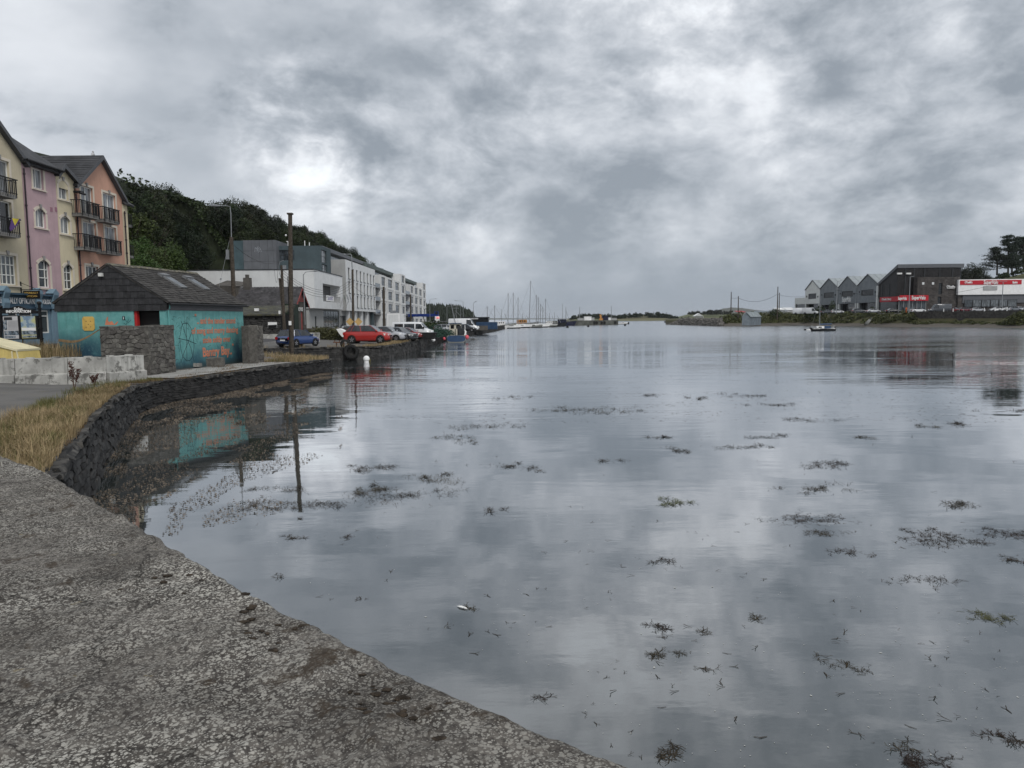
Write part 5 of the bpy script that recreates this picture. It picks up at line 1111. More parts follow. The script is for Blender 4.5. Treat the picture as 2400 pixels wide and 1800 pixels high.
for x0, y0, x1, y1, x2, y2 in ((597.5, 591, 598, 580, 606, 588), (602, 590, 602.5, 579.5, 609, 585), (606, 592, 603, 583, 603, 583), (613.5, 591, 609, 581, 604, 578), (610, 591, 606, 584, 602, 580)):
    P = [AY(x, y, TY - .28) for x, y in ((x0, y0), (x1, y1), (x2, y2))]; lg.bar(P[0], P[1], .13, .05)
    if (P[2] - P[1]).length > .1: lg.bar(P[1], P[2], .13, .05)
lg.build('emblem', M('emblem_pale', (.33, .35, .38), .5), ub)
BY = 147.5; b0, b1 = AY(649, 600, BY), AY(752, 600, BY); bzt = AY(700, 576, BY).z; BXr = b1.x; by1 = AX(775, 600, BXr).y
wh = (b0.x, AY(690, 600, BY).x, AY(670, 610, BY).z, AY(670, 586, BY).z); mb = MB(); facade(mb, V((0, BY, 0)), V((1, 0, 0)), V((0, -1, 0)), b0.x, b1.x, hz1 + .17, bzt, [(wh[0] + .3, wh[1], wh[2], wh[3])], .4)
rh1, rh2 = hr(753.5, 765.5, 587, 616, BXr), hr(755.5, 767, 620, 640, BXr); facade(mb, V((BXr, 0, 0)), KU, KN, BY, by1, hz1 + .17, bzt, [rh1, rh2], .3); mb.poly([V((b0.x, BY, bzt)), V((BXr, BY, bzt)), V((BXr, by1, bzt)), V((b0.x, by1, bzt))]); mb.poly([V((b0.x, BY, hz1)), V((b0.x, by1, hz1)), V((b0.x, by1, bzt)), V((b0.x, BY, bzt))]); mb.build('wall', 'hotel_blue', ub)
window(ub, V((0, BY, 0)), V((1, 0, 0)), V((0, -1, 0)), (wh[0] + .3, wh[1], wh[2], wh[3]), .4, 3, 2, 'frame_dark', 'glass_mid', .1)
for r_ in (rh1, rh2): window(ub, V((BXr, 0, 0)), KU, KN, r_, .3, 3, 2, 'frame_dark', 'glass_curtain', .1)
for x, yt in ((675, 565), (714, 564), (725, 568)): p = AY(x, yt, BY + 3); mb = MB(); mb.tube([V((p.x, p.y, bzt)), p], .09, 6); mb.build('flue', 'white_paint', ub)
# main white hotel block
wy0 = AX(810, 640, KX).y; wy1 = AX(879, 650, KX).y; wz1 = 17.2; wz0 = AX(815, 728, KX).z; wb = thing('hotel_block', 'white hotel block with three rows of narrow dark windows', 'building', (KX, 180, GZ)); hs_ = []
n = 8; f0, f1 = AX(816, 640, KX).y, AX(877.6, 640, KX).y; pit = (f1 - f0) / (n - 1 + .46)
rowz = [(AX(818, b, KX).z, AX(818, a, KX).z) for a, b in ((627.5, 653), (659, 686))]; rowz.append((2 * rowz[1][0] - rowz[0][0], 2 * rowz[1][1] - rowz[0][1]))
for k, (za, zb) in enumerate(rowz):
    for i in range(n):
        if k == 2 and i < 2: continue
        hs_.append((f0 + i * pit, f0 + i * pit + pit * .46, za, zb))
mb = MB(); facade(mb, KO, KU, KN, wy0, wy1, wz0, wz1, hs_, .3); mb.build('facade', 'hotel_white', wb)
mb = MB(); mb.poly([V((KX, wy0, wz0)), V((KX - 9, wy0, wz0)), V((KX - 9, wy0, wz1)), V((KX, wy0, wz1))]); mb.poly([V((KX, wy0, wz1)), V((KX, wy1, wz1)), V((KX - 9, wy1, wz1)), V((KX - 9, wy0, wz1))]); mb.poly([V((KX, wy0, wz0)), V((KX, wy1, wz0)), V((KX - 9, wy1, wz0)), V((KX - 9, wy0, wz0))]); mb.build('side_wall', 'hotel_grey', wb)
for h in hs_: window(wb, KO, KU, KN, h, .3, 1, 1, 'frame_dark', 'glass_mid', .1, 'window', None, [.45])
sl_ = MB()
for h in hs_: sl_.box(KX + .002, KX + .1, h[0] - .1, h[1] + .1, h[2] - .16, h[2] - .02)
sl_.build('sills', 'frame_dark', wb)['kind'] = 'stuff'
rp0, rp1 = AX(774, 586, KX - 3.6), AX(855, 620, KX - 3.6); mb = MB(); zr = (rp0.z + rp1.z) / 2; mb.box(KX - 12, KX - 3.0, by1 + .2, rp1.y, zr - .55, zr + .25); mb.build('roof_slab', 'roof_metal', wb); mb = MB(); mb.box(KX - 11, KX - 4.2, wy0 + .02, rp1.y - 1, wz1 + .01, zr - .56); mb.build('clerestory', 'glass_mid', wb)
for i in range(5): y = lerp(wy0 + 4, wy1 - 2, i / 4); mb = MB(); mb.box(KX - 1.1, KX - .3, y - .4, y + .4, GZ - .3, wz0 - .01); mb.build('column', 'hotel_white' if i < 4 else 'hotel_blue', wb)
for i, (x, c_) in enumerate(((804, (.05, .16, .12)), (811, (.05, .09, .16)), (818, (.10, .12, .30)))):
    p = AX(x + 4, 706, KX + 1.0); q_ = AX(x + 2, 690, KX + 2.4); root = thing('hotel_flag', ('green', 'teal', 'blue')[i] + ' flag on a slanting pole on the hotel front', 'flag', p, 'flags on the hotel front'); mb = MB(); mb.tube([V((KX, p.y, p.z - 1.2)), q_], .05, 5); mb.build('pole', 'white_paint', root); mb = MB(); dv = (p - q_); s_ = V((0, 1.1, -.6)); mb.prism([q_, q_ + dv * .55, q_ + dv * .45 + s_ - ZV * .5, q_ + s_ * .8 - ZV * .4], V((.03, 0, 0))); mb.build('cloth', M('flagcloth%d' % i, c_, .8), root)
# apartment blocks
def bay(par, x0, x1, yt, yb, fl, wcols, X=KX, mat='apt_white', dep=.25, extra=0, gm='glass_mid'):
    a0, a1 = AX(x0, 690, X).y, AX(x1, 690, X).y; zt = AX((x0 + x1) / 2, yt, X).z; z0 = GZ - .4; hs = []; fh = (zt - GZ - extra) / fl
    for f in range(fl):
        for (u0, u1) in wcols: zb = GZ + f * fh + (.75 if f else .2); hs.append((lerp(a0, a1, u0), lerp(a0, a1, u1), zb, zb + fh * (.66 if f else .6)))
    mb = MB(); facade(mb, V((X, 0, 0)), KU, KN, a0, a1, z0, zt, hs, dep); mb.poly([V((X, a0, z0)), V((X - 3, a0, z0)), V((X - 3, a0, zt)), V((X, a0, zt))]); mb.poly([V((X, a0, zt)), V((X, a1, zt)), V((X - 3, a1, zt)), V((X - 3, a0, zt))]); mb.poly([V((X, a1, z0)), V((X - 3, a1, z0)), V((X - 3, a1, zt)), V((X, a1, zt))]); b = mb.build('bay', mat, par)
    for h in hs: window(par, V((X, 0, 0)), KU, KN, h, dep, 3, 2, 'frame_dark', gm, .14, 'window', None, [.45])
    for f in range(1, fl):
        z = GZ + f * fh + .05; m_ = MB(); m_.box(X + .003, X + .12, a0, a1, z, z + .3); m_.build('band', mat, par)
    return a0, a1, zt
def apartments(name, label, xs0, bays, towr, roofpx):
    root = thing(name, label, 'apartment block', (KX, AX(xs0, 690, KX).y, GZ)); a_s = AX(xs0, 690, KX).y; last = None
    bx = MB(); a_e = AX(towr[1], 690, KX).y; zt0 = AX(bays[0][0], bays[0][2], KX).z; bx.box(KX - 12, KX - 1.6, a_s, a_e, GZ - .4, zt0 - .5); bx.build('recess_wall', 'apt_grey', root)
    for x0, x1, yt in bays: bay(root, x0, x1, yt, 0, 4, [(.16, .86)])
    bay(root, towr[0], towr[1], towr[2], 0, 5, [(.25, .8)], KX + .3)
    zt = AX(roofpx[0], roofpx[1], KX - 3).z; mb = MB(); mb.box(KX - 11, KX - 2.2, a_s, AX(towr[0], 690, KX).y - .3, zt - 1.0, zt); mb.build('roof_slab', 'apt_green', root); mb = MB(); mb.box(KX - 10, KX - 3.4, a_s + .3, AX(towr[0], 690, KX).y - .5, zt0 - .49, zt - 1.01); mb.build('penthouse', 'glass_mid', root)
    # recessed balconies before the first bay
    b0, b1 = a_s, AX(bays[0][0], 690, KX).y; fh = (zt0 - GZ) / 4
    for f in range(1, 4):
        z = GZ + f * fh; m_ = MB(); m_.box(KX - 1.5, KX - .1, b0 + .1, b1 - .1, z - .1, z + .15); s_ = m_.build('balcony', 'apt_grey', root); m_ = MB(); m_.box(KX - .2, KX - .14, b0 + .15, b1 - .15, z + .2, z + 1.25); m_.build('balustrade', 'glass_grey', s_); m_ = MB(); m_.box(KX - 1.59, KX - 1.55, b0 + .5, b1 - .6, z + .16, z + fh - .5); m_.build('balcony_door', 'glass_dark', root)
    return root
apartments('apartment_block', 'grey and white apartment block beside the hotel with dark tower bay', 880, [(893, 905.5, 646), (908, 922, 652), (925, 937.5, 659)], (940, 950.5, 644), (900, 634))
apartments('far_apartment_block', 'second grey and white apartment block farthest along the quay', 951.5, [(962, 969.5, 668), (971.5, 980, 672), (982, 989.5, 676)], (991, 998, 664), (965, 659))

# ------------------------------------------------------------------ old stone stores
SX = -32.6; so_ = thing('old_stone_store', 'old stone store with mossy slate roof and red trimmed gable', 'building', (-38, 112, 1.6)); sy0 = AX(690, 720, SX).y; sy1 = AX(717, 715, SX).y; sez = AX(700, 712, SX).z; sap = AX(700, 675, SX); sy_m = (sy0 + sy1) / 2; srz = AX(703, 675, SX).z; xl = AY(573, 690, sy_m).x
M('old_render', (.085, .078, .070), .9, .3, .8, .4, 14, streak=.5); M('trim_red', (.26, .06, .055), .7, .2); M('old_slate', (.050, .048, .050), .8, .45, 1.2, .5, 14, dirt=((.20, .195, .185), 2.4, .62, .8))
wh = hr(692.5, 704, 706, 722, SX); d1_ = (sy0 + .6, sy0 + 1.7, 1.5, 5.0); d2_ = (sy0 + 3.2, sy0 + 4.4, 1.5, 5.0)
mb = MB(); facade(mb, V((SX, 0, 0)), KU, KN, sy0, sy1, 1.2, sez, [d1_, d2_, (sy0 + .8, sy0 + 2.6, sez - 1.6, sez - .1)], .25); mb.poly([V((SX, sy0, sez)), V((SX, sy1, sez)), V((SX, sy_m, srz))]); mb.poly([V((SX, sy0, 1.2)), V((xl, sy0, 1.2)), V((xl, sy0, sez)), V((SX, sy0, sez))]); mb.poly([V((xl, sy0, 1.2)), V((xl, sy1, 1.2)), V((xl, sy1, sez)), V((xl, sy0, sez))]); mb.poly([V((xl, sy0, sez)), V((xl, sy1, sez)), V((xl, sy_m, srz))]); mb.build('wall', 'old_render', so_)
for d_ in (d1_, d2_): mb = MB(); mb.box(SX - .2, SX - .12, *d_); mb.build('door', 'trim_red', so_)
window(so_, V((SX, 0, 0)), KU, KN, (sy0 + .8, sy0 + 2.6, sez - 1.6, sez - .1), .25, 2, 1, 'trim_red', 'glass_grey', .12)
mb = MB(); E0 = V((SX + .4, sy0 - .5, sez - .4)); R0 = V((SX + .4, sy_m, srz + .1)); E1 = V((SX + .4, sy1 + .5, sez - .4)); bk = V((xl - SX - .7, 0, 0)); roofslab(mb, [E0, R0, R0 + bk, E0 + bk]); roofslab(mb, [R0, E1, E1 + bk, R0 + bk]); rf = mb.build('roof', 'old_slate', so_)
cs = MB(); rr = random.Random(6)
for i in range(13):
    c = E0.lerp(R0, i / 13); s = 0.; L_ = abs(bk.x)
    while s < L_: w_ = rr.uniform(.35, .7); cs.hexa([c + V((-s, 0, .02 + (z))) + V((0, y_, 0)) for z, y_ in ((0, 0),)] * 0 or [c + V((-s - dx_, dy_, dz_ + rr.uniform(0, .03))) for dx_, dy_, dz_ in ((.02, 0, .02), (w_ - .02, 0, .02), (w_ - .02, .35, .30), (.02, .35, .30), (.02, 0, .06), (w_ - .02, 0, .06), (w_ - .02, .35, .33), (.02, .35, .33))]); s += w_
tag(cs.build('roof_slates', 'old_slate', rf), kind='stuff')
mb = MB(); dn = V((0, 0, -.35)); f = V((.06, 0, 0))
for p_, q_ in ((E0, R0), (R0, E1)): mb.hexa([p_ + dn, q_ + dn, q_ + dn + f, p_ + dn + f, p_, q_, q_ + f, p_ + f])
mb.build('bargeboard', 'trim_red', rf)
mb = MB()
for i in range(7): y = lerp(sy_m - 1.6, sy_m + 1.6, i / 6); zz_ = srz - abs(y - sy_m) * (srz - sez) / ((sy1 - sy0) / 2); mb.box(SX + .01, SX + .06, y - .12, y + .12, sez + .55, zz_ - .3)
mb.box(SX + .01, SX + .08, sy0 + .7, sy1 - .7, sez + .35, sez + .52); mb.build('gable_boarding', 'trim_red', so_)
text('ICE HOUSE', 'white_paint', so_, V((SX + .05, sy_m, 5.35)), KU, ZV, .8, 'lettering', .6)
ch = MB(); c_ = AY(580, 660, sy_m); ch.box(c_.x - .5, c_.x + .5, sy_m - .5, sy_m + .5, srz - 1, srz + 1.6); ch.build('chimney', 'old_render', so_); ch = MB(); ch.tube([V((c_.x, sy_m, srz + 1.6)), V((c_.x, sy_m, srz + 2.1))], .3, 7); ch.build('chimney_pot', 'old_render', so_)
# lean-to and dark stone shed in front of it
LY = 96.0; p0, p1 = AY(545, 740, LY), AY(658, 740, LY); lz1, lz0 = AY(600, 737, LY).z, AY(600, 716, LY + 5).z
sd = thing('stone_lean_to', 'dark stone lean-to shed with mossy roof behind the mural block', 'shed', ((p0.x + p1.x) / 2, LY, 1.5)); mb = MB(); mb.box(p0.x, p1.x, LY, LY + 6, 1.2, lz1); mb.build('core', 'stone_back', sd); rnd = random.Random(31)
mp = lambda u, v_, d: V((p0.x + u, LY - d + .03, 1.3 + v_))
st_ = MB()
for c in voronoi(p1.x - p0.x, lz1 - 1.35, .75, .3, rnd, .4): stone(st_, c, mp, rnd, .02, (.03, .1), .03)
tag(st_.build('stone_course', 'stone_dark', sd), kind='stuff')
mb = MB(); roofslab(mb, [V((p0.x - .3, LY - .4, lz1)), V((p1.x + .2, LY - .4, lz1)), V((p1.x + .2, LY + 6, lz0)), V((p0.x - .3, LY + 6, lz0))], .2); mb.build('roof', M('moss_slate', (.055, .055, .048), .9, .5, 1.2, .6, 8, dirt=((.10, .095, .05), 2, .5, .8)), sd)
mb = MB(); sg = [AY(x, y, LY - .15) for x, y in ((628, 755), (649, 755), (649, 769), (628, 769))]; mb.prism(sg, V((0, .04, 0))); s_ = tag(mb.build('wall_sign', 'white_paint'), 'white sign with black lower band on the dark stone shed', 'sign'); mb = MB(); mb.poly([AY(x, y, LY - .16) for x, y in ((628.3, 762), (648.7, 761), (648.7, 768.8), (628.3, 768.8))]); mb.build('black_band', 'board_black', s_)
mb = MB(); q = [AY(598, 729, LY + 1.0), AY(606, 729, LY + 1.0)]; mb.box(q[0].x, q[1].x, LY + .7, LY + 1.2, q[0].z, q[0].z + .35); mb.build('rooflight', 'white_paint', sd)
mb = MB(); w0, w1 = AY(500, 690, 118), AY(560, 690, 118); mb.box(w0.x, w1.x, 118, 124, 1.2, AY(530, 672, 118).z); mb.prism([V((w0.x, 118, AY(530, 672, 118).z)), V((w1.x, 118, AY(530, 674, 118).z)), V((w1.x, 124, AY(530, 665, 124).z)), V((w0.x, 124, AY(530, 660, 124).z))], V((0, 0, .2))); o = mb.build('ruined_wall', 'old_render'); tag(o, 'stained ruined wall top behind the toilet block roof', 'wall')
gd = MB(); p0_, p1_ = AY(666, 740, 104), AY(681, 740, 104); gd.box(p0_.x, p1_.x, 104, 108, 1.2, AY(670, 712, 104).z); tag(gd.build('green_shed', M('green_door', (.018, .028, .02), .7, .2)), 'tall dark green shed end behind the poles', 'shed')
wt = MB(); a_, b_ = AY(600, 785, 84), AY(660, 785, 84); wt.box(a_.x, b_.x, 84, 84.4, 1.1, AY(630, 783, 84).z); tag(wt.build('low_white_wall', 'conc_block'), 'low pale wall at the foot of the dark stone shed', 'wall')
# road wall with ivy between car park and hotel
rw = MB(); a_, b_ = AY(715, 770, 96), AY(832, 770, 96); rw.box(a_.x, b_.x, 96, 96.5, 1.0, AY(770, 769, 96).z); tag(rw.build('roadside_wall', 'old_render'), 'dark roadside wall behind the blue hatchback', 'wall')
cb = MB(); a_, b_ = AY(722, 790, 78), AY(744, 790, 78); cb.box(a_.x, b_.x, 78, 79, 1.2, AY(730, 780, 78).z); tag(cb.build('concrete_barrier', 'conc_block'), 'pale concrete block right of the blue hatchback', 'concrete block')
def leaves(mb, n, boxf, s, rnd):
    for _ in range(n):
        p = boxf(rnd); a = V((rnd.gauss(0, 1), rnd.gauss(0, 1), rnd.gauss(0, .6))).normalized(); b = a.cross(V((rnd.gauss(0, 1), rnd.gauss(0, 1), rnd.gauss(0, 1)))).normalized(); k = s * rnd.uniform(.5, 1.3); mb.poly([p - a * k, p + b * k * .6, p + a * k, p - b * k * .6])
def mound(c, rx, ry, rz, n, s, rnd, mb):
    leaves(mb, n, lambda r_: (lambda d, k: V(c) + V((d.x * rx * k, d.y * ry * k, abs(d.z) * rz * k)))(V((r_.gauss(0, 1), r_.gauss(0, 1), r_.gauss(0, 1))).normalized(), r_.uniform(.6, 1.05)), s, rnd)
rn = random.Random(17); hm = MB()
for px, py, Y, rx, rz in ((757, 795, 88, 1.8, 1.5), (775, 794, 87, 2, 1.6), (790, 794, 86, 1.6, 1.4), (745, 792, 90, 1.5, 1.6)): c = AY(px, py, Y); mound((c.x, c.y, 1.3), rx, 1.2, rz, 900, .12, rn, hm)
tag(hm.build('bramble_bank', 'weed_leaf'), 'low bramble hedge below the hotel frontage', 'hedge')
ws = MB(); P = [AY(x, y, 84) for x, y in ((788, 771), (795, 770), (806, 775), (811, 789), (802, 790), (795, 782))]; ws.prism(P, V((0, 1.2, 0))); tag(ws.build('upturned_dinghy', 'white_paint'), 'weathered white dinghy leaning on the bramble hedge', 'boat')

# ------------------------------------------------------------------ poles and wires
def pole(name, label, p, top, r0=.16, r1=.11, mat='wood_pole', cat='utility pole'):
    root = thing(name, label, cat, p); mb = MB(); mb.tube([p - ZV * .4, p.lerp(top, .5), top], [r0, (r0 + r1) / 2, r1], 9); mb.build('shaft', mat, root); return root
def lamp_arm(root, pts, r=.04):
    mb = MB(); mb.tube(pts, r, 6); mb.build('bracket_arm', 'galv', root); d = (pts[-1] - pts[-2]).normalized(); mb = MB(); mb.tube([pts[-1], pts[-1] + d * .35, pts[-1] + d * .75], [.05, .11, .06], 7); mb.build('lamp_head', 'galv', root)
p = AZ(683, 833, .92); t_ = AY(680, 503, p.y); pp_ = pole('utility_pole', 'tallest dark wooden utility pole standing in grass on the stone point', p, t_, .20, .155)
mb = MB(); mb.box(t_.x - .2, t_.x + .2, p.y - .2, p.y + .2, t_.z, t_.z + .12); mb.build('cap', 'wood_pole', pp_); mb = MB(); b_ = AY(672, 552, p.y); mb.tube([V((t_.x - .1, p.y, b_.z - .5)), V((t_.x - .35, p.y, b_.z - .45))], .03, 5); mb.sphere((t_.x - .35, p.y - .1, b_.z), .08, 7, 5); mb.build('insulator', 'white_paint', pp_)
mb = MB(); n_ = AY(686, 756, p.y); mb.box(n_.x - .24, n_.x - .04, p.y - .24, p.y - .2, n_.z - .2, n_.z + .12); mb.build('notice', 'white_paint', pp_); mb = MB(); mb.bar((p.x - .02, p.y - .19, 1.0), (p.x - .02, p.y - .19, 7), .04); mb.build('conduit', 'iron', pp_)
p2 = AZ(667, 795, 1.4); t2 = AY(660, 622, p2.y); u2 = pole('service_pole', 'twin stemmed service pole with grey box beside the tallest pole', p2, t2, .20, .15); q = AZ(661, 796, 1.4); mb = MB(); tq = AY(655, 652, p2.y + .1); mb.tube([V((q.x - .1, p2.y + .1, 1)), tq], [.17, .14], 8); mb.build('stay_post', 'wood_pole', u2)
mb = MB(); c_ = AY(667, 626, p2.y); mb.box(c_.x - .12, c_.x + .25, p2.y - .4, p2.y - .17, c_.z - .25, c_.z + .2); mb.build('junction_box', 'galv', u2); mb = MB(); cc = [AY(x, y, p2.y - .2) for x, y in ((665, 610), (656, 614), (653, 625), (655, 640), (658, 650))]; mb.tube(cc, .035, 5); mb.build('cable_loop', 'galv', u2)
mb = MB(); c_ = AY(657, 732, p2.y); mb.box(c_.x - .1, c_.x + .1, p2.y - .35, p2.y - .2, c_.z - .2, c_.z + .2); mb.build('meter_box', 'white_paint', u2)
LYp = 62.0; lt = AY(542, 556, LYp); lb = V((AY(549, 720, LYp).x, LYp, 1.6)); u3 = pole('lamp_pole', 'wooden pole carrying a grey street lamp behind the toilet roof', lb, lt, .20, .16); tb_ = AY(539, 484, LYp); lamp_arm(u3, [lt - ZV * .6, AY(541, 500, LYp), tb_, AY(528, 482, LYp), AY(516, 482, LYp)], .035)
mb = MB(); c_ = AY(536, 597, LYp); mb.box(c_.x - .12, c_.x + .12, LYp - .3, LYp - .16, c_.z - .4, c_.z + .4); mb.build('fuse_box', 'galv', u3)
mb = MB(); mb.tube([AY(538, 562, LYp), AY(512, 680, LYp - 3)], .012, 4); mb.tube([AY(518, 652, LYp - 2.2), AY(516.8, 656, LYp - 2.2)], .07, 6); mb.build('stay_wire', 'galv', u3)
def lamp(px, yt, yb, Y, arm, label, gz=1.6, mat='galv'):
    b = AY(px, yb, Y); b.z = gz; t_ = AY(px, yt, Y); t_.x = b.x; root = thing('street_lamp', label, 'street lamp', b, 'street lamps along the harbour'); mb = MB(); mb.tube([b, t_], [.10, .06], 7); mb.build('column', mat, root); lamp_arm(root, [t_ - ZV * .1, t_ + V((arm * .25, 0, .35)), t_ + V((arm, 0, .45))], .05); return root
lamp(713, 643, 705, 112, 1.5, 'street lamp behind the red trimmed gable', 3.0)
lb = AZ(828, 770, 1.4); lb = AY(828, 770, 118); lb.z = 1.6; u4 = pole('hotel_pole', 'wooden pole with grey lamp before the hotel windows', lb, AY(826, 632, 118), .22, .17); t4 = AY(824, 600, 118); lamp_arm(u4, [AY(826, 640, 118), t4, AY(822, 596, 118), AY(812, 596, 118)], .08)
mb = MB(); 
for x in (818, 838):
    c_ = AY(x + 2, 754, 100); mb.prism([c_ + V((0, 0, .55)), c_ + V((.55, 0, 0)), c_ + V((0, 0, -.55)), c_ + V((-.55, 0, 0))], V((0, .04, 0)))
mb.build('warning_sign', M('sign_ochre', (.45, .30, .12), .6), u4)
for k, (px, yt, Y, l) in enumerate(((900, 672, 165, 'thin pole before the first apartment block'), (963, 690, 225, 'thin pole before the second apartment block'))): b = AY(px, 760, Y); b.z = 1.6; t_ = AY(px - 1, yt, Y); pole('telegraph_pole', l, b, t_, .3, .24)
def wire(name, label, a, b, sag, r=.018):
    pts = [a.lerp(b, i / 12) - ZV * sag * 4 * (i / 12) * (1 - i / 12) for i in range(13)]; mb = MB(); mb.tube(pts, r, 4, False); tag(mb.build(name, 'iron'), label, 'wire')
for k, (y0, y1) in enumerate(((634, 655), (640, 662), (648, 668), (655, 676))): wire('overhead_wire', 'overhead wire from service pole to hotel pole, ' + ('topmost', 'second from top', 'third from top', 'lowest')[k], AY(664, y0, p2.y), AY(826, y1 - 4, 118), 2.2 - .1 * k, .022)
wire('cable', 'thin cable from the lamp pole to the service pole', AY(545, 572, LYp), AY(662, 610, p2.y), .9, .02); wire('cable', 'thin dark cable from the service pole up to the tower corner', AY(652, 612, p2.y - .2), AY(638, 564, 145.8), 5, .02); wire('cable', 'long wire from hotel pole along the apartments', AY(826, 668, 118), AY(900, 680, 165), 1.5, .03)
# ------------------------------------------------------------------ vehicles
KIND = {  # L, W, H, belt, hood z, cabin: rear-bottom, rear-top, front-top, front-bottom (x from rear 0..1)
 'hatch': (4.0, 1.74, 1.50, .93, .86, .03, .13, .56, .74), 'suv': (4.35, 1.82, 1.62, 1.05, .98, .05, .17, .58, .77), 'saloon': (4.5, 1.80, 1.42, .92, .84, .16, .33, .60, .78), 'estate': (4.5, 1.80, 1.50, .95, .86, .02, .10, .58, .76)}
GLS = glassmat('car_glass', (.018, .021, .024), .04, .7)
def wheel(root, x, y, r, w):
    sg = 1 if y > 0 else -1; mb = MB(); n = 18; prof = [(.62, 0), (.95, 0), (1, .18), (1, .82), (.95, 1), (.62, 1)]
    rings = [[(x + r * k * math.cos(2 * math.pi * j / n), y - sg * w * (1 - u), r + r * k * math.sin(2 * math.pi * j / n)) for j in range(n)] for k, u in prof]; mb.loft(rings, True); t_ = mb.build('wheel', 'rubber', root, True)
    rm = MB(); y1 = y - sg * .03; rm.poly([(x + r * .64 * math.cos(2 * math.pi * j / n), y1, r + r * .64 * math.sin(2 * math.pi * j / n)) for j in range(n)]); rm.build('rim_back', 'black', t_); sp = MB()
    for k in range(5):
        a = 2 * math.pi * k / 5 + .3; c, s = math.cos(a), math.sin(a); sp.hexa([(x + r * (q * c - e * s), y1 + sg * d, r + r * (q * s + e * c)) for d in (.004, .022) for q, e in ((.08, -.10), (.62, -.16), (.62, .16), (.08, .10))])
    sp.build('rim', 'alloy', t_)
def car(kind, col, label, pos, fwd, scale=1.0, group='cars parked on the quay'):
    L, W, H, zb, zh, r0, r1, f1, f0 = KIND[kind]; root = thing('parked_car', label, 'car', (0, 0, 0), group); X = lambda f: -L / 2 + f * L; w = W / 2; gc = .20
    st = [(0.0, .78, .40, zb * .82), (.012, .93, .26, zb * .97), (.06, .99, .22, zb), (.25, 1, .22, zb), (.5, 1, .22, zb), (f0 - .02, 1, .22, zb), (f0 + .06, .99, .22, zh + .02), (.90, .96, .24, zh - .04), (.965, .90, .28, zh - .14), (1.0, .74, .40, zh - .30)]
    rings = []
    for f, k, b, t_ in st:
        ww = w * k; q = [(.0, b), (ww * .92, b), (ww, b + .14), (ww * 1.0, lerp(b, t_, .55)), (ww * .985, t_ - .09), (ww * .90, t_), (0, t_ + .03)]
        rings.append([(X(f), y, z) for y, z in q] + [(X(f), -y, z) for y, z in reversed(q[1:-1])])
    mb = MB(); mb.loft(rings, True, True); mb.build('body', col, root, True)
    def frus(mb, e, z0, z1):
        a, b = w * .93 - e, w * .74 - e; h = lambda z: (z - zb) / (H - zb)
        q = []
        for z in (z0, z1): t_ = h(z); xr, xf, ww = X(lerp(r0, r1, t_)) + e, X(lerp(f0, f1, t_)) - e, lerp(a, b, t_); q += [(xr, -ww, z), (xf, -ww, z), (xf, ww, z), (xr, ww, z)]
        mb.hexa(q)
    mb = MB(); frus(mb, .0, zb - .02, H - .05); mb.build('windows', GLS, root)
    mb = MB(); xr, xf, ww = X(r1), X(f1), w * .74; rings = [[(lerp(xr - .05, xf + .06, u), v_ * ww * 1.03, H - .055 + .06 * (1 - abs(2 * u - 1) ** 3) * (1 - .5 * v_ * v_)) for v_ in (-1, -.6, 0, .6, 1)] for u in (0, .15, .5, .85, 1)]; mb.loft(rings); mb.loft([[(p[0], p[1], H - .07) for p in r] for r in rings]); mb.build('roof', col, root, True)
    pb = MB()
    for sg in (1, -1):
        for (fa, fb) in ((r0 + .015, r1 + .01), (lerp(r0, f0, .48), lerp(r1, f1, .48)), (f0, f1), (lerp(r0, f0, .16), lerp(r1, f1, .14))): pb.bar((X(fa), sg * (w * .935), zb - .02), (X(fb), sg * (w * .745), H - .05), .07, .03)
        pb.bar((X(r0), sg * w * .935, zb), (X(f0), sg * w * .935, zb), .03, .03)
    pb.build('pillar', col, root)
    for sg in (1, -1):
        mb = MB(); mb.sphere((X(f0) - .15, sg * (w + .06), zb + .08), .11, 8, 6, (.7, 1, .8)); mb.build('mirror', col, root, True)
        mb = MB(); mb.hexa([(X(.945), sg * w * a, z) for z in (zh - .30,) for a in (.5, .88)] + [(X(.90), sg * w * .985, zh - .26), (X(.93), sg * w * .6, zh - .28)] + [(X(.935), sg * w * a, zh - .12) for a in (.5, .88)] + [(X(.885), sg * w * .985, zh - .10), (X(.91), sg * w * .6, zh - .11)]); mb.box(X(.962), X(.985), *sorted((sg * w * .48, sg * w * .82)), zh - .30, zh - .17); mb.build('headlight', 'lamp_clear', root)
        mb = MB(); mb.box(X(-.002), X(.045), *sorted((sg * w * .66, sg * w * .985)), zb - .28, zb - .06); mb.build('taillight', 'lamp_red', root)
    mb = MB(); mb.box(X(-.006), X(.0), -.26, .26, .52, .64); mb.build('number_plate', 'white_paint', root); mb = MB(); mb.box(X(1.0) - .02, X(1.0) + .012, -.3, .3, .44, .56); mb.box(X(.985), X(1.003), -.5, .5, .60, .72); mb.box(X(.04), X(.97), -w * .9, w * .9, .19, .27); mb.build('bumper', 'rubber', root)
    rw = .325 if kind != 'suv' else .35
    for f in (.19, .815):
        for sg in (1, -1):
            mb = MB(); n = 16; mb.poly([(X(f) + (rw + .065) * math.cos(2 * math.pi * j / n), sg * (w * 1.002 + .004), rw + (rw + .065) * math.sin(2 * math.pi * j / n)) for j in range(n)]); mb.build('wheel_arch', 'black', root); wheel(root, X(f), sg * (w + .015), rw, .2)
    root.location = pos; root.rotation_euler.z = math.atan2(fwd[1], fwd[0]); root.scale = (scale,) * 3; return root
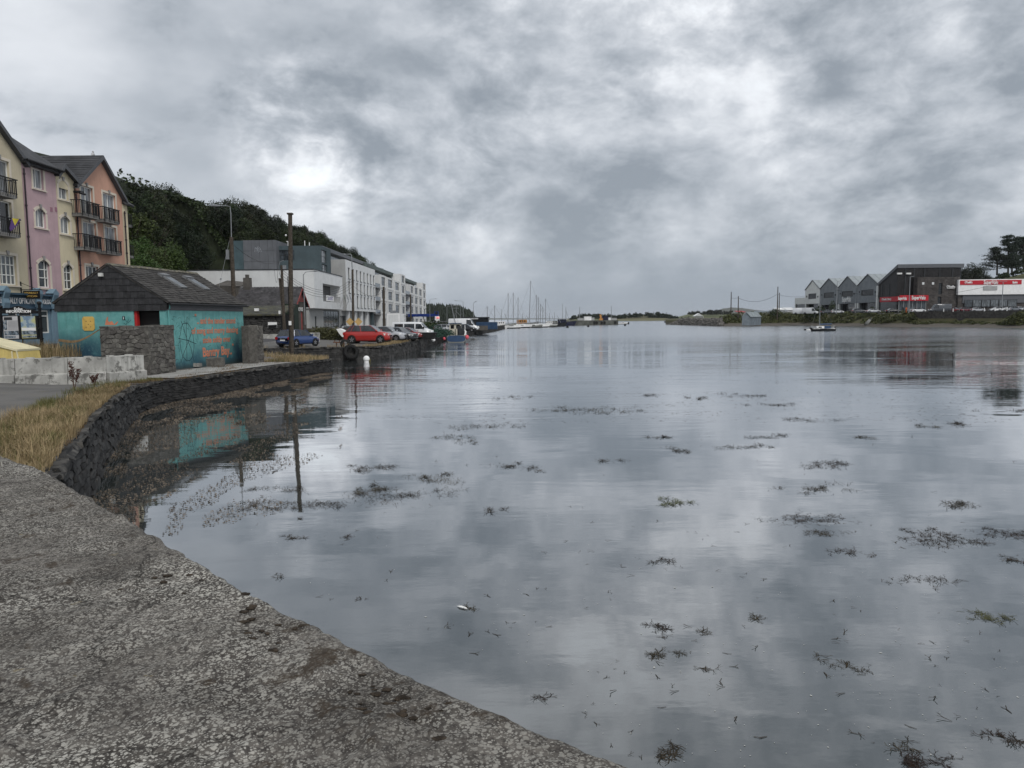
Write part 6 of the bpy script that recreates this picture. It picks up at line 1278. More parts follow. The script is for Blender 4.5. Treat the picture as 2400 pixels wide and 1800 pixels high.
def van(col, label, pos, fwd, L=5.2, H=2.0, W=1.95, scale=1.0, glazed=False, group='vans by the harbour'):
    root = thing('parked_van', label, 'van', (0, 0, 0), group); X = lambda f: -L / 2 + f * L; w = W / 2; zb = 1.15
    st = [(0, .93, .35, H - .06), (.01, .97, .28, H), (.5, .98, .26, H + .02), (.66, .97, .26, H), (.72, .97, .26, H - .12), (.845, .98, .26, zb + .05), (.93, .95, .28, zb - .12), (.985, .88, .32, zb - .32), (1, .76, .42, zb - .45)]
    rings = []
    for f, k, b, t_ in st:
        ww = w * k; nr = .86 if t_ > zb + .2 else .93; q = [(0, b), (ww * .94, b), (ww, b + .15), (ww, min(t_, zb)), (ww * lerp(1, nr, .85), t_ - .10), (ww * (nr - .06), t_), (0, t_ + .02)]
        rings.append([(X(f), y, z) for y, z in q] + [(X(f), -y, z) for y, z in reversed(q[1:-1])])
    mb = MB(); mb.loft(rings, True, True); mb.build('body', col, root, True)
    ws = MB(); ws.poly([(X(.735) + .015, -w * .76, H - .17), (X(.735) + .015, w * .76, H - .17), (X(.838) + .02, w * .85, zb + .12), (X(.838) + .02, -w * .85, zb + .12)]); ws.build('windscreen', GLS, root)
    for sg in (1, -1):
        sw_ = MB(); sw_.poly([(X(.60), sg * w * .985, zb + .02), (X(.81), sg * w * .99, zb + .02), (X(.735), sg * w * .90, H - .22), (X(.60), sg * w * .89, H - .22)]); sw_.build('side_window', GLS, root)
        if glazed:
            for a, b in ((.06, .28), (.31, .57)): sw_ = MB(); sw_.poly([(X(a), sg * w * .99, zb + .02), (X(b), sg * w * .99, zb + .02), (X(b), sg * w * .90, H - .22), (X(a), sg * w * .90, H - .22)]); sw_.build('side_window', GLS, root)
        mb = MB(); mb.box(X(.945), X(.985), *sorted((sg * w * .55, sg * w * .93)), zb - .36, zb - .16); mb.build('headlight', 'lamp_clear', root); mb = MB(); mb.box(X(-.004), X(.01), *sorted((sg * w * .84, sg * w * .94)), .7, 1.25); mb.build('taillight', 'lamp_red', root)
        mb = MB(); mb.box(X(.80), X(.825), *sorted((sg * w, sg * (w + .17))), zb + .05, zb + .32); mb.build('mirror', 'rubber', root)
    mb = MB(); mb.box(X(.985), X(1.006), -w * .7, w * .7, .35, .55); mb.box(X(-.006), X(.02), -w * .85, w * .85, .32, .48); mb.build('bumper', 'rubber', root)
    for f in (.19, .80):
        for sg in (1, -1):
            mb = MB(); mb.poly([(X(f) + .41 * math.cos(2 * math.pi * j / 16), sg * (w + .004), .33 + .41 * math.sin(2 * math.pi * j / 16)) for j in range(16)]); mb.build('wheel_arch', 'black', root); wheel(root, X(f), sg * (w + .012), .34, .21)
    root.location = pos; root.rotation_euler.z = math.atan2(fwd[1], fwd[0]); root.scale = (scale,) * 3; return root
P_ = {k: paintmat('paint_' + k, c) for k, c in dict(blue=(.018, .045, .15), red=(.33, .022, .018), silver=(.34, .35, .37), grey=(.055, .06, .068), white=(.62, .63, .64), black=(.012, .013, .015), maroon=(.20, .02, .022), wine=(.10, .02, .03), pale=(.45, .46, .47)).items()}
def at(px, py, Y, z=1.35): p = AY(px, py, Y); p.z = z if z is not None else zg(p.x, p.y); return p
def onq(px, Y): p = AY(px, 790, Y); p.z = zg(p.x, p.y) + .02; return p
car('hatch', P_['blue'], 'blue hatchback seen from behind beside the tallest utility pole', onq(699, 66.5), (.42, .9), 1.02)
car('suv', P_['red'], 'bright red crossover car nearest the quay edge', onq(863, 74.5), (1, -.06), 1.08).scale.z = 1.16
car('suv', P_['silver'], 'silver grey crossover parked just behind the red crossover', onq(903, 80), (1, -.1), 1.05)
car('hatch', P_['grey'], 'dark grey hatchback with its nose right of the silver car', onq(935, 82), (.95, -.3), 1.05)
car('saloon', P_['maroon'], 'dull red saloon half hidden behind the dark grey hatchback', onq(953, 89), (.97, -.2))
van(P_['white'], 'white panel van with bonnet right, behind the red saloon', onq(969, 96), (1, -.1), 5.2, 2.05, glazed=True)
car('estate', P_['white'], 'white car behind the bramble hedge by the hotel', onq(817, 101), (.3, -.95))
car('estate', P_['silver'], 'silver car left of the moored fishing boat cabin', onq(1046, 136), (.95, -.2), 1.0)
car('hatch', P_['black'], 'black hatchback in front of the big white van', onq(1092, 138), (1, -.1)); van(P_['white'], 'big high roofed white van far along the quay', onq(1088, 146), (1, -.08), 6.0, 2.5, 2.0, 1.0)
for i, (px, c) in enumerate(((1003, 'white'), (1014, 'silver'), (1025, 'pale'), (1036, 'wine'), (1049, 'black'), (1064, 'white'), (1072, 'silver'))): car('hatch', P_[c], ('white', 'silver', 'pale', 'wine red', 'black', 'second white', 'second silver')[i] + ' distant car in the row before the filling station', onq(px, 225 + i * 3), (-.3, -.95), 1.0)
# box truck
bt = onq(923, 140); root = thing('box_truck', 'white box truck parked before the first apartment block', 'truck', bt); mb = MB(); mb.box(bt.x - 1.2, bt.x + 1.2, bt.y, bt.y + 5.5, bt.z + .8, bt.z + 3.4); mb.build('cargo_box', 'white_paint', root); mb = MB(); mb.box(bt.x - 1.1, bt.x + 1.1, bt.y + 5.55, bt.y + 7.2, bt.z + .5, bt.z + 2.6); mb.build('cab', 'white_paint', root); mb = MB(); mb.box(bt.x - 1.0, bt.x - .02, bt.y - .03, bt.y - .01, bt.z + .95, bt.z + 3.25); mb.box(bt.x + .02, bt.x + 1.0, bt.y - .03, bt.y - .01, bt.z + .95, bt.z + 3.25); mb.build('rear_door', 'hotel_white', root); mb = MB(); mb.box(bt.x - .55, bt.x + .55, bt.y - .05, bt.y - .034, bt.z + 3.5, bt.z + 4.0); mb.build('roof_sign', 'galv', root)
for sx in (-1, 1):
    for yy_ in (1.2, 6.3): mb = MB(); mb.tube([(bt.x + sx * 1.2, bt.y + yy_, bt.z + .45), (bt.x + sx * .9, bt.y + yy_, bt.z + .45)], .45, 12); mb.build('wheel', 'rubber', root)

# ------------------------------------------------------------------ quay clutter
def tyre(name, label, c, R_, r_, ax, lug=True):
    root = thing(name, label, 'tyre', c); ax = V(ax).normalized(); a = ax.cross(V((0, 0, 1))).normalized(); b = ax.cross(a); n = 28; prof = [(.55, -.5), (.62, -1), (.92, -1), (1, -.75), (1, .75), (.92, 1), (.62, 1), (.55, .5)]; mb = MB()
    mb.loft([[c + (a * math.cos(2 * math.pi * j / n) + b * math.sin(2 * math.pi * j / n)) * R_ * k + ax * r_ * u for j in range(n)] for k, u in prof], True); mb.build('carcass', 'rubber', root, True)
    if lug:
        lg = MB()
        for j in range(22):
            t_ = 2 * math.pi * j / 22
            for sg in (1, -1): d = a * math.cos(t_) + b * math.sin(t_); e = a * math.cos(t_ + .16) + b * math.sin(t_ + .16); lg.bar(c + d * R_ * 1.0 + ax * sg * r_ * .05, c + e * R_ * 1.0 + ax * sg * r_ * .95, .06, .09)
        lg.build('tread', 'rubber', root)
p = AY(822, 820, 65.2); tyre('tractor_tyre', 'big ribbed tractor tyre hanging on the quay wall', V((p.x, p.y, p.z - .2)), .66, .24, (.45, -1, .2)); 
lt = thing('launching_trailer', 'rusty launching trailer with one wheel left of the tractor tyre', 'trailer', AY(806, 806, 66.2)); p = AY(809, 806, 66.0); n = 20; mb = MB()
mb.loft([[p + V((math.cos(2 * math.pi * j / n), .25 * math.cos(2 * math.pi * j / n), math.sin(2 * math.pi * j / n))) * .42 * k + V((0, -.11 * u, 0)) for j in range(n)] for k, u in ((.5, -1), (.95, -1), (1, -.6), (1, .6), (.95, 1), (.5, 1))], True); mb.build('wheel', 'rubber', lt, True)
mb = MB(); a_, b_ = AY(781, 802, 66.6), AY(806, 803, 66.6); mb.bar(a_, b_, .10); mb.bar(b_, V((b_.x, b_.y, 1.2)), .1); mb.bar(a_.lerp(b_, .3), V((a_.lerp(b_, .3).x, b_.y, 1.2)), .08); mb.build('drawbar', 'rust', lt)
for f in (.15, .6): c_ = a_.lerp(b_, f); mb = MB(); mb.bar(c_, c_ + ZV * .22, .06); mb.build('post', 'rust', lt)
p = AZ(859, 849, 0); root = thing('mooring_buoy', 'round white mooring buoy near the tractor tyre', 'buoy', p); mb = MB(); mb.sphere((p.x, p.y, .30), .27, 14, 10); mb.build('ball', 'white_paint', root, True); mb = MB(); mb.tube([(p.x, p.y, -.05), (p.x, p.y, .08)], .2, 10); mb.build('collar', 'white_paint', root); p2_ = AZ(865, 846, 0); mb = MB(); mb.sphere((p2_.x, p2_.y, .06), .16, 9, 6); o = mb.build('small_float', M('float_olive', (.09, .08, .03)), smooth=True); tag(o, 'small olive float beside the white buoy', 'buoy')
# black skip, fender and nets on the quay beside the boat
p = onq(1001, 88); mb = MB(); root = thing('fish_bin', 'black open fish bin on the quay edge', 'bin', p); mb.prism([V((p.x - .9, p.y, p.z)), V((p.x + .8, p.y, p.z)), V((p.x + 1.05, p.y, p.z + .75)), V((p.x - 1.15, p.y, p.z + .75))], V((0, 1.2, 0))); mb.build('tub', 'rubber', root); mb = MB(); mb.box(p.x - 1.2, p.x + 1.1, p.y - .05, p.y + 1.25, p.z + .752, p.z + .83); mb.build('rim', 'frame_dark', root)
p = AZ(1015, 800, .3); mb = MB(); q0, q1 = AY(1012, 790, 92), AY(1018, 800, 92); mb.tube([q0, q0.lerp(q1, .15), q0.lerp(q1, .85), q1], [.06, .22, .22, .06], 10); o = mb.build('fender', 'white_paint', smooth=True); tag(o, 'white sausage fender hanging off the quay edge', 'fender')
rn = random.Random(33); nt = MB(); M('net_green', (.03, .06, .045), .95, .5, 6)
for px, Y, rx, rz in ((1015, 100, 1.2, 1.0), (1030, 105, 1.6, 1.2), (1044, 110, 1.5, .9), (1020, 112, 1.5, 1.6)): c = onq(px, Y); mound(c, rx, 1.2, rz, 700, .11, rn, nt)
tag(nt.build('net_heap', 'net_green'), 'heap of green fishing nets and pots left of the boat', 'nets')
pb_ = MB(); 
for px, Y, h_ in ((1000, 150, 2.0), (1020, 155, 2.2), (1040, 160, 1.8), (1012, 148, 1.6)): c = onq(px, Y); mound(c, 3, 1.5, h_, 900, .2, rn, pb_)
tag(pb_.build('quay_shrubs', 'leaf_tree'), 'dark shrubs on the quay behind the vans', 'shrubs')
def person(p, label, top, leg, face=(0, -1), s=1.0):
    root = thing('person', label, 'person', p); me = bpy.data.meshes.new('body'); d = V((face[0], face[1], 0)).normalized(); r_ = V((d.y, -d.x, 0)); Q = lambda x, y, z: tuple(r_ * x * s + d * y * s + ZV * z * s)
    vs = [Q(0, 0, .95), Q(0, 0, 1.2), Q(0, 0, 1.42), Q(0, .01, 1.52), Q(0, .03, 1.66), Q(.09, 0, .9), Q(.1, .02, .5), Q(.1, -.02, .08), Q(.1, .14, .03), Q(-.09, 0, .9), Q(-.1, .02, .5), Q(-.1, -.02, .08), Q(-.1, .14, .03), Q(.19, 0, 1.4), Q(.24, -.02, 1.13), Q(.22, .12, .9), Q(-.19, 0, 1.4), Q(-.24, -.02, 1.13), Q(-.22, .12, .9)]
    es = [(0, 1), (1, 2), (2, 3), (3, 4), (0, 5), (5, 6), (6, 7), (7, 8), (0, 9), (9, 10), (10, 11), (11, 12), (2, 13), (13, 14), (14, 15), (2, 16), (16, 17), (17, 18)]; me.from_pydata(vs, es, [])
    o = bpy.data.objects.new('body', me); COL.objects.link(o); o.parent = root; m_ = o.modifiers.new('s', 'SKIN'); rad = [.14, .15, .14, .06, .11, .09, .07, .05, .04, .09, .07, .05, .04, .06, .045, .035, .06, .045, .035]
    for i, r in enumerate(rad): me.skin_vertices[0].data[i].radius = (r * s, r * s)
    me.skin_vertices[0].data[0].use_root = True; o.modifiers.new('d', 'SUBSURF').levels = 1; me.materials.append(M(top, {'coat_dark': (.02, .024, .03), 'coat_orange': (.45, .10, .03)}[top])); return root

# ------------------------------------------------------------------ boats
def hull(mb, P, d, L, B, D, bow=.25, tr=.85, free=.6, n=12, rake=.12):
    d = V(d).normalized(); r_ = V((d.y, -d.x, 0)); rings = []
    for i in range(n + 1):
        t_ = i / n; w = B / 2 * (tr + (1 - tr) * sm(t_ / .35) if t_ < .35 else math.cos((t_ - .35) / .65 * math.pi / 2) ** .65 if t_ < 1 else .02); zs = free * (1 + bow * 2.2 * max(0, t_ - .3) ** 1.6); kz = -D * (1 - max(0, t_ - .6) * 1.6)
        c = P + d * (t_ * L - L / 2); row = []
        for k in (-1, -.98, -.75, 0, .75, .98, 1): a = abs(k); z = zs if a == 1 else lerp(kz, zs, .45) if a == .98 else kz * .8 if a == .75 else kz; y = w * (1 if a == 1 else .93 if a == .98 else .62 if a == .75 else 0); row.append(c + r_ * (y * (1 if k > 0 else -1)) + d * ((rake * L * max(0, t_ - .7) / .3 * (z / zs if z > 0 else 0))) + ZV * z)
        rings.append(row)
    mb.loft(rings); mb.poly(rings[0]); return rings
M('hull_grey', (.20, .205, .19), .6, .2, 1, streak=.4); M('hull_blue', (.03, .06, .12), .5, .15, 1.5, dirt=((.12, .12, .11), 2, .58, .5)); M('cabin_cream', (.45, .43, .36), .6, .15, 2, streak=.45); M('hull_black', (.014, .016, .018), .4, .2); M('deck', (.25, .24, .21), .8, .2); M('buoy_pink', (.62, .10, .13), .5, .1); M('rope', (.20, .17, .11), .9)
p = AZ(1069, 803, 0); fb = thing('fishing_boat', 'small blue sterned fishing boat moored stern on at the quay', 'boat', p); d = V((-.06, 1, 0)).normalized(); r_ = V((d.y, -d.x, 0)); mb = MB(); rg_ = hull(mb, p + d * 4.2, d, 8.4, 3.2, .5, .3, .92, 1.15); mb.build('hull', 'hull_grey', fb, False)
mb = MB(); q = p - d * .03; n = 20; el = []
for j in range(n): a = 2 * math.pi * j / n; c_, s_ = math.cos(a), math.sin(a); el.append(q + r_ * 1.42 * math.copysign(abs(c_) ** .55, c_) + ZV * (.62 + .50 * math.copysign(abs(s_) ** .6, s_)))
mb.prism(el, d * .1 - d * .06); mb.build('transom', 'hull_blue', fb); mb = MB(); mb.poly([p + d * t_ + r_ * s_ + ZV * 1.05 for t_, s_ in ((.1, -1.45), (.1, 1.45), (6, 1.4), (6, -1.4))]); mb.build('deck', 'deck', fb)
co_ = p + d * 3.2 - r_ * .15; mb = MB(); mb.obox(co_, r_, d, -.95, .95, 0, 1.9, 1.0, 2.95); cab = mb.build('cabin', 'cabin_cream', fb); mb = MB(); mb.obox(co_, r_, d, -1.1, 1.1, -.25, 2.1, 2.952, 3.05); mb.build('cabin_roof', 'hull_blue', fb)
for a0, a1 in ((-.75, -.2), (.15, .75)): mb = MB(); mb.obox(co_, r_, d, a0, a1, -.03, -.01, 2.15, 2.75); mb.build('window', 'glass_dark', cab)
mb = MB(); mb.obox(co_, r_, d, -.05, .05, -.04, -.012, 1.1, 2.1); mb.build('door_edge', 'frame_dark', cab)
mb = MB(); b_ = co_ + d * .8 + ZV * 3.05; tp_ = V((AY(1057, 710, b_.y).x, b_.y, AY(1057, 710, b_.y).z)); mb.tube([b_, tp_], [.07, .04], 7); mb.tube([b_ + ZV * 2, b_ + ZV * 1.2 + r_ * .8], .03, 5); mb.tube([b_ + ZV * 2.4 - r_ * .6, b_ + ZV * 2.4 + r_ * .6], .03, 5); mb.tube([tp_, co_ + d * 5 + ZV * 1.4], .012, 4); mb.tube([b_ + ZV * 1.6, co_ - r_ * .9 - ZV * 0 + ZV * 1.2], .012, 4); mb.tube([b_ + ZV * 1.6, co_ + r_ * 1.1 + ZV * 1.2], .012, 4); mb.build('mast', 'galv', fb)
mb = MB()
for s_ in (-1.42, 1.42):
    for t_ in (.3, 1.6, 2.8): mb.tube([p + d * t_ + r_ * s_ + ZV * 1.1, p + d * t_ + r_ * s_ + ZV * 1.9], .03, 5)
    mb.tube([p + d * .3 + r_ * s_ + ZV * 1.9, p + d * 2.8 + r_ * s_ + ZV * 1.9], .03, 5)
mb.tube([p + d * .3 - r_ * 1.42 + ZV * 1.1, p + d * .3 - r_ * 1.42 + ZV * 2.7], .05, 6); mb.tube([p + d * .3 + r_ * 1.42 + ZV * 1.1, p + d * .3 + r_ * 1.42 + ZV * 2.7], .05, 6); mb.build('railing', 'white_paint', fb)
mb = MB(); mb.obox(p + d * 1.0 + r_ * .8, r_, d, -.4, .5, 0, .9, 1.06, 2.2); mb.obox(p + d * 1.4 + r_ * .5, r_, d, -.3, .3, 0, .5, 1.06, 2.6); mb.build('hauler', 'frame_dark', fb)
for s_, z_, nm in ((1.72, .85, 'pink'), (-1.85, .62, 'faded')): c_ = p + d * .3 + r_ * s_; mb = MB(); mb.sphere((c_.x, c_.y, z_), .3 if s_ > 0 else .22, 12, 8, (1, 1, 1.15)); mb.build('fender_ball', 'buoy_pink', fb, True)
mb = MB(); c_ = p + d * 1.2 + r_ * 1.35; mb.tube([c_ + ZV * 1.1 - d * .4, c_ + ZV * 1.7 - d * .2 + r_ * .2, c_ + ZV * 1.9 + d * .2, c_ + ZV * 1.2 + d * .6 + r_ * .2], .12, 7); mb.build('hose', 'white_paint', fb)
mb = MB(); mb.tube([p - r_ * 1.4 + d * .3 + ZV * 1.2, (p - r_ * 3.2 + d * -2 + ZV * 1.6)], .02, 4); mb.tube([p - r_ * 1.4 + d * 2 + ZV * 1.2, p - r_ * 3.0 + d * 5 + ZV * 1.5], .02, 4); mb.build('mooring_rope', 'rope', fb)
# moored sailing boat on the right
p = AZ(1929, 776, 0); sb_ = thing('sailing_boat', 'dark hulled sailing boat moored off the far shore', 'boat', p); d = V((1, -.12, 0)).normalized(); r_ = V((d.y, -d.x, 0)); d_ = -d; mb = MB(); hull(mb, p, d_, 5.6, 2.0, .4, .4, .75, .62, rake=.1); mb.build('hull', 'hull_black', sb_)
mb = MB(); mb.obox(p, d, r_, -2.6, 2.7, -.8, .8, .56, .66); mb.build('gunwale', 'white_paint', sb_); mb = MB(); O_ = p; mb.obox(O_, d, r_, -1.6, .1, -.62, .62, .66, 1.25); cb_ = mb.build('cabin', 'white_paint', sb_); mb = MB(); mb.obox(O_, d, r_, .11, 1.6, -.66, .66, .66, 1.3); mb.build('sprayhood', 'hull_blue', sb_); mb = MB(); mb.obox(O_, d, r_, -1.3, -.5, .621, .64, .85, 1.1); mb.build('window', 'glass_dark', cb_)
mt = p - d * .9; mb = MB(); mb.tube([mt + ZV * .7, mt + ZV * 8.6], [.07, .05], 7); mb.tube([mt + ZV * 5.2 - r_ * .7, mt + ZV * 5.2 + r_ * .7], .03, 5); mb.build('mast', 'galv', sb_); mb = MB(); mb.tube([mt + ZV * 1.7 + d * .1, mt + ZV * 1.75 + d * 2.9], .16, 8); mb.build('furled_sail', 'hull_blue', sb_)
rg2 = MB(); 
for e_ in (p - d * 2.8 + ZV * .9, p + d * 2.7 + ZV * .7, p - d * .9 + r_ * .9 + ZV * .7, p - d * .9 - r_ * .9 + ZV * .7): rg2.tube([mt + ZV * 8.5, e_], .014, 4)
rg2.build('rigging', 'galv', sb_); mb = MB()
for t_ in (-2.7, -2.2, 2.3, 2.7):
    for s_ in (-.5, .5): mb.tube([p + d * t_ + r_ * s_ + ZV * .66, p + d * t_ + r_ * s_ + ZV * 1.3], .02, 4)
mb.tube([p - d * 2.7 - r_ * .5 + ZV * 1.3, p - d * 2.7 + r_ * .5 + ZV * 1.3], .025, 4); mb.tube([p + d * 2.7 - r_ * .5 + ZV * 1.3, p + d * 2.7 + r_ * .5 + ZV * 1.3], .025, 4); mb.build('pulpit', 'white_paint', sb_)
mb = MB(); q_ = p + d * 2.9; mb.obox(q_, d, r_, -.1, .15, -.15, .15, .2, 1.2); mb.build('outboard', 'black', sb_)
p = AZ(1896, 774, 0); tn = thing('tender', 'little white tender left of the sailing boat', 'boat', p); mb = MB(); hull(mb, p, V((1, -.1, 0)), 1.6, .8, .1, .3, .7, .3); mb.build('hull', 'white_paint', tn); mb = MB(); mb.box(p.x - 1.3, p.x - .75, p.y - .2, p.y + .2, .02, .35); mb.build('outboard', 'black', tn)
def motorboat(p, d, L, label, hm='white_paint', name='motor_boat', tilt=0, lower='hull_black'):
    root = thing(name, label, 'boat', p); d = V(d).normalized(); r_ = V((d.y, -d.x, 0)); mb = MB(); hull(mb, p + ZV * .12, d, L, L * .34, .25, .35, .85, .75, rake=.08); mb.build('hull', hm, root); mb = MB(); hull(mb, p + ZV * .05, d, L * .985, L * .33, .27, .3, .84, .32, rake=.05); mb.build('lower_hull', lower, root); mb = MB(); z0 = p.z + .8
    O = V((p.x, p.y, 0)); A = lambda a, b, z: O + d * a * L + r_ * b * L + ZV * (p.z + z)
    mb.hexa([A(-.12, -.12, .75), A(.26, -.10, .85), A(.26, .10, .85), A(-.12, .12, .75), A(-.10, -.10, 1.35), A(.10, -.09, 1.35), A(.10, .09, 1.35), A(-.10, .10, 1.35)]); cb = mb.build('cabin', 'white_paint', root); mb = MB()
    for s_ in (1, -1): mb.poly([A(-.09, s_ * .1205, .95), A(.15, s_ * .108, 1.0), A(.09, s_ * .10, 1.25), A(-.09, s_ * .106, 1.25)])
    mb.build('window', 'glass_dark', cb); return root
b = AZ(1856, 759, .5); rt = motorboat(V((b.x, b.y, .35)), (1, .1, 0), 6.3, 'white motor boat dried out on the far gravel shore'); 
b = AZ(1460, 760, 0); rt = motorboat(b, (1, .05, 0), 6.2, 'white cabin motor boat moored at the pier end', lower='hull_black'); mb = MB()
for k in (-.56, -.49): c_ = b + V((k * -6.2, 0, 0)); mb.box(c_.x - .2, c_.x + .25, c_.y - .2, c_.y + .2, .1, 1.3)
mb.build('outboard', 'black', rt)
b = AZ(1560, 756, 0); rt = motorboat(b, (0, -1, 0), 5.5, 'small dark boat under way in the harbour mouth', 'hull_black'); wk_ = MB()
for s_ in (-1, 1): wk_.poly([(b.x + s_ * .9, b.y, .02), (b.x + s_ * 9, b.y + 10, .02), (b.x + s_ * 15, b.y + 10, .02), (b.x + s_ * 1.2, b.y - 2, .02)])
tag(wk_.build('wake_foam', 'white_paint'), 'white wake of the small boat', kind='stuff')
p = AZ(2040, 761, .6); ld = thing('leaning_dinghy', 'long grey dinghy hauled up the grassy bank', 'boat', p); mb = MB(); hull(mb, V((0, 0, 0)), (1, 0, 0), 3.8, 1.3, .2, .3, .8, .4); mb.build('hull', 'hull_grey', ld, L=V((0, 0, 0))); mb = MB(); mb.box(-1.3, 1.1, -.45, .45, .25, .32); mb.build('thwart_deck', 'hull_grey', ld, L=V((0, 0, 0))); ld.location = V((p.x, p.y + 2, 1.5)); ld.rotation_euler = (math.radians(50), math.radians(-38), .5)
# ------------------------------------------------------------------ far right shore
SH = [(1560, 760.5), (1600, 761.5), (1690, 764.5), (1780, 764), (1880, 763), (1960, 764.5), (2100, 766), (2250, 767), (2399, 769), (2600, 772)]
def shore_pt(px): return AZ(px, pw(px, SH), 0)
mb = MB(); rings = []
for i in range(0, 66):
    px = 1560 + i * 16; s0 = shore_pt(px); dr = V((s0.x, s0.y, 0)).normalized(); row = []; zt = pw(px, [(1560, 2.6), (1690, 3.2), (1860, 4.6), (2600, 4.7)]); wd = pw(px, [(1560, 4), (1700, 12), (1900, 20), (2100, 15), (2600, 15)])
    zk = 2.0 if px > 2125 else zt
    for dist, z in ((-6, -.6), (0, 0), (wd * .35, .55), (wd * .6, 1.2 if px > 2125 else 1.3), (wd, zk), (wd + .8, zt), (wd + 60, zt + .1), (wd + 220, zt + .2), (wd + 700, zt)): q = s0 + dr * dist; row.append((q.x, q.y, z))
    rings.append(row)
mb.loft(rings)
def shore_mat():
    m = bpy.data.materials.new('shore'); m.use_nodes = True; t = NT(m.node_tree); b = t.n['Principled BSDF']; p = t.node('ShaderNodeNewGeometry').outputs['Position']; x, y, z = t.sep(p)
    gr = t.mix(t.noise(p, 1.4, 6, .7), (.035, .030, .025), (.12, .105, .085)); gs = t.mix(t.noise(p, .5, 5), (.030, .034, .012), (.085, .075, .03)); tm = t.mix(t.noise(p, .3, 4), (.06, .058, .055), (.09, .088, .085))
    c = t.mix(t.sstep(z, .9, 1.3), gr, gs); c = t.mix(t.sstep(z, 4.3, 4.5), c, tm); t.l.new(c, b.inputs['Base Color']); b.inputs['Roughness'].default_value = .95; return m
tag(mb.build('shore', shore_mat(), smooth=True), 'gravel foreshore and bank across the harbour', kind='structure')
rn = random.Random(44); bv = MB()
def bank(px, dist): s0 = shore_pt(px); dr = V((s0.x, s0.y, 0)).normalized(); return s0 + dr * dist
for i in range(330):
    px = rn.uniform(1690, 2140); wd = pw(px, [(1560, 4), (1700, 12), (1900, 20), (2100, 16)]); f = rn.uniform(.55, 1.1); c = bank(px, wd * f); zz = pw(f, [(.5, .9), (.6, 1.3), (1, pw(px, [(1690, 3.2), (1860, 4.6)])), (1.1, 4.4)]); h_ = rn.uniform(.6, 1.6); mound((c.x, c.y, min(zz, 4.4) - .3), rn.uniform(1, 2.4), 1.2, h_ * (1.0 if px > 1900 else 1.5), 90, .32, rn, bv)
for i in range(120): px = rn.uniform(2140, 2420); c = bank(px, rn.uniform(7, 13)); mound((c.x, c.y, pw(px, [(2140, 1), (2400, 1)]) + rn.uniform(-.3, .4)), rn.uniform(.8, 1.8), 1, rn.uniform(.3, .8), 60, .28, rn, bv)
for px, r_, h_ in ((2385, 3.2, 3.6), (2370, 2.5, 2.6), (2400, 3.5, 4.2)): c = bank(px, 9); mound((c.x, c.y, .8), r_, 2, h_, 900, .3, rn, bv)
tag(bv.build('bank_vegetation', 'weed_leaf'), 'brambles and rough grass covering the far bank', kind='stuff')
ds = MB()
for px, r_, h_, dd in ((1815, 2.2, 3.6, 14), (1950, 1.6, 6.5, 22), (2043, 1.5, 3.6, 24), (1905, 3, 3.5, 16), (1920, 2.6, 4.5, 18)): c = bank(px, dd); mound((c.x, c.y, 3.6), r_, r_, h_, 700, .3, rn, ds)
tag(ds.build('bank_bushes', 'leaf_tree'), 'taller dark bushes on the far bank before the warehouses', 'bushes')
# retaining wall with car park
rt = MB(); rings = []
for i in range(16): px = 2130 + i * 22; c = bank(px, 15.2); rings.append([V((c.x, c.y, 1.5)), V((c.x, c.y, 5.05)), V((c.x, c.y, 5.05)) + V((.3, .5, 0))])
rt.loft(rings); tag(rt.build('retaining_wall', M('retain_stone', (.065, .060, .055), .9, .5, 1.5, .6, 4, fine=.4)), 'dark stone retaining wall below the supermarket car park', 'wall')
# rock breakwater and marquee
RM = M('rock', (.125, .118, .108), .95, .4, 1.2, .5, 6, obj_var=.3); rk = MB(); rb = random.Random(9)
def rockp(mb, c, s):
    k0 = len(mb.v); mb.sphere(c, s, 6, 4, (rb.uniform(.8, 1.4), rb.uniform(.7, 1.2), rb.uniform(.6, .95)))
    for i in range(k0, len(mb.v)): w = V(mb.v[i]); cc = V(c); mb.v[i] = tuple(cc + (w - cc) * (1 + .55 * noise.noise(w * 1.3 + V((s * 9, 0, 0)))))
br_root = thing('breakwater', 'rock armour breakwater tip below the white marquee', 'breakwater', AZ(1630, 761, 0)); big = []
for i in range(760):
    px = rb.uniform(1574, 1690); f = rb.random(); s0 = shore_pt(px); dr = V((s0.x, s0.y, 0)).normalized(); lim = pw(px, [(1574, .1), (1596, 1), (1690, 1)]); f *= lim; c = s0 + dr * f * 6; zz = f * 3.0; rockp(rk, (c.x, c.y, zz - .1), rb.uniform(.5, 1.1))
tag(rk.build('boulders', RM, br_root), kind='stuff'); mb = MB(); a_, b_ = AZ(1596, 761, 0), AZ(1695, 764, 0); mb.hexa([V((a_.x + 2, a_.y + 9, 0)), V((b_.x, b_.y + 8, 0)), V((b_.x + 3, b_.y + 40, 0)), V((a_.x + 6, a_.y + 30, 0)), V((a_.x + 2, a_.y + 10, 2.5)), V((b_.x, b_.y + 10, 2.8)), V((b_.x + 3, b_.y + 40, 2.8)), V((a_.x + 6, a_.y + 30, 2.5))]); mb.build('core', 'stone_back', br_root)
Yt = 372.; mq = thing('marquee', 'white marquee tent on the breakwater head', 'tent', AY(1647, 746, Yt)); A = lambda x, y, Y=Yt: AY(x, y, Y); ez, rz_, bz_ = A(1640, 741).z, A(1640, 734).z, 2.8; x0, xm, x1 = A(1628.5, 741).x, A(1637, 741).x, A(1644.5, 741).x; x2 = A(1666, 741).x
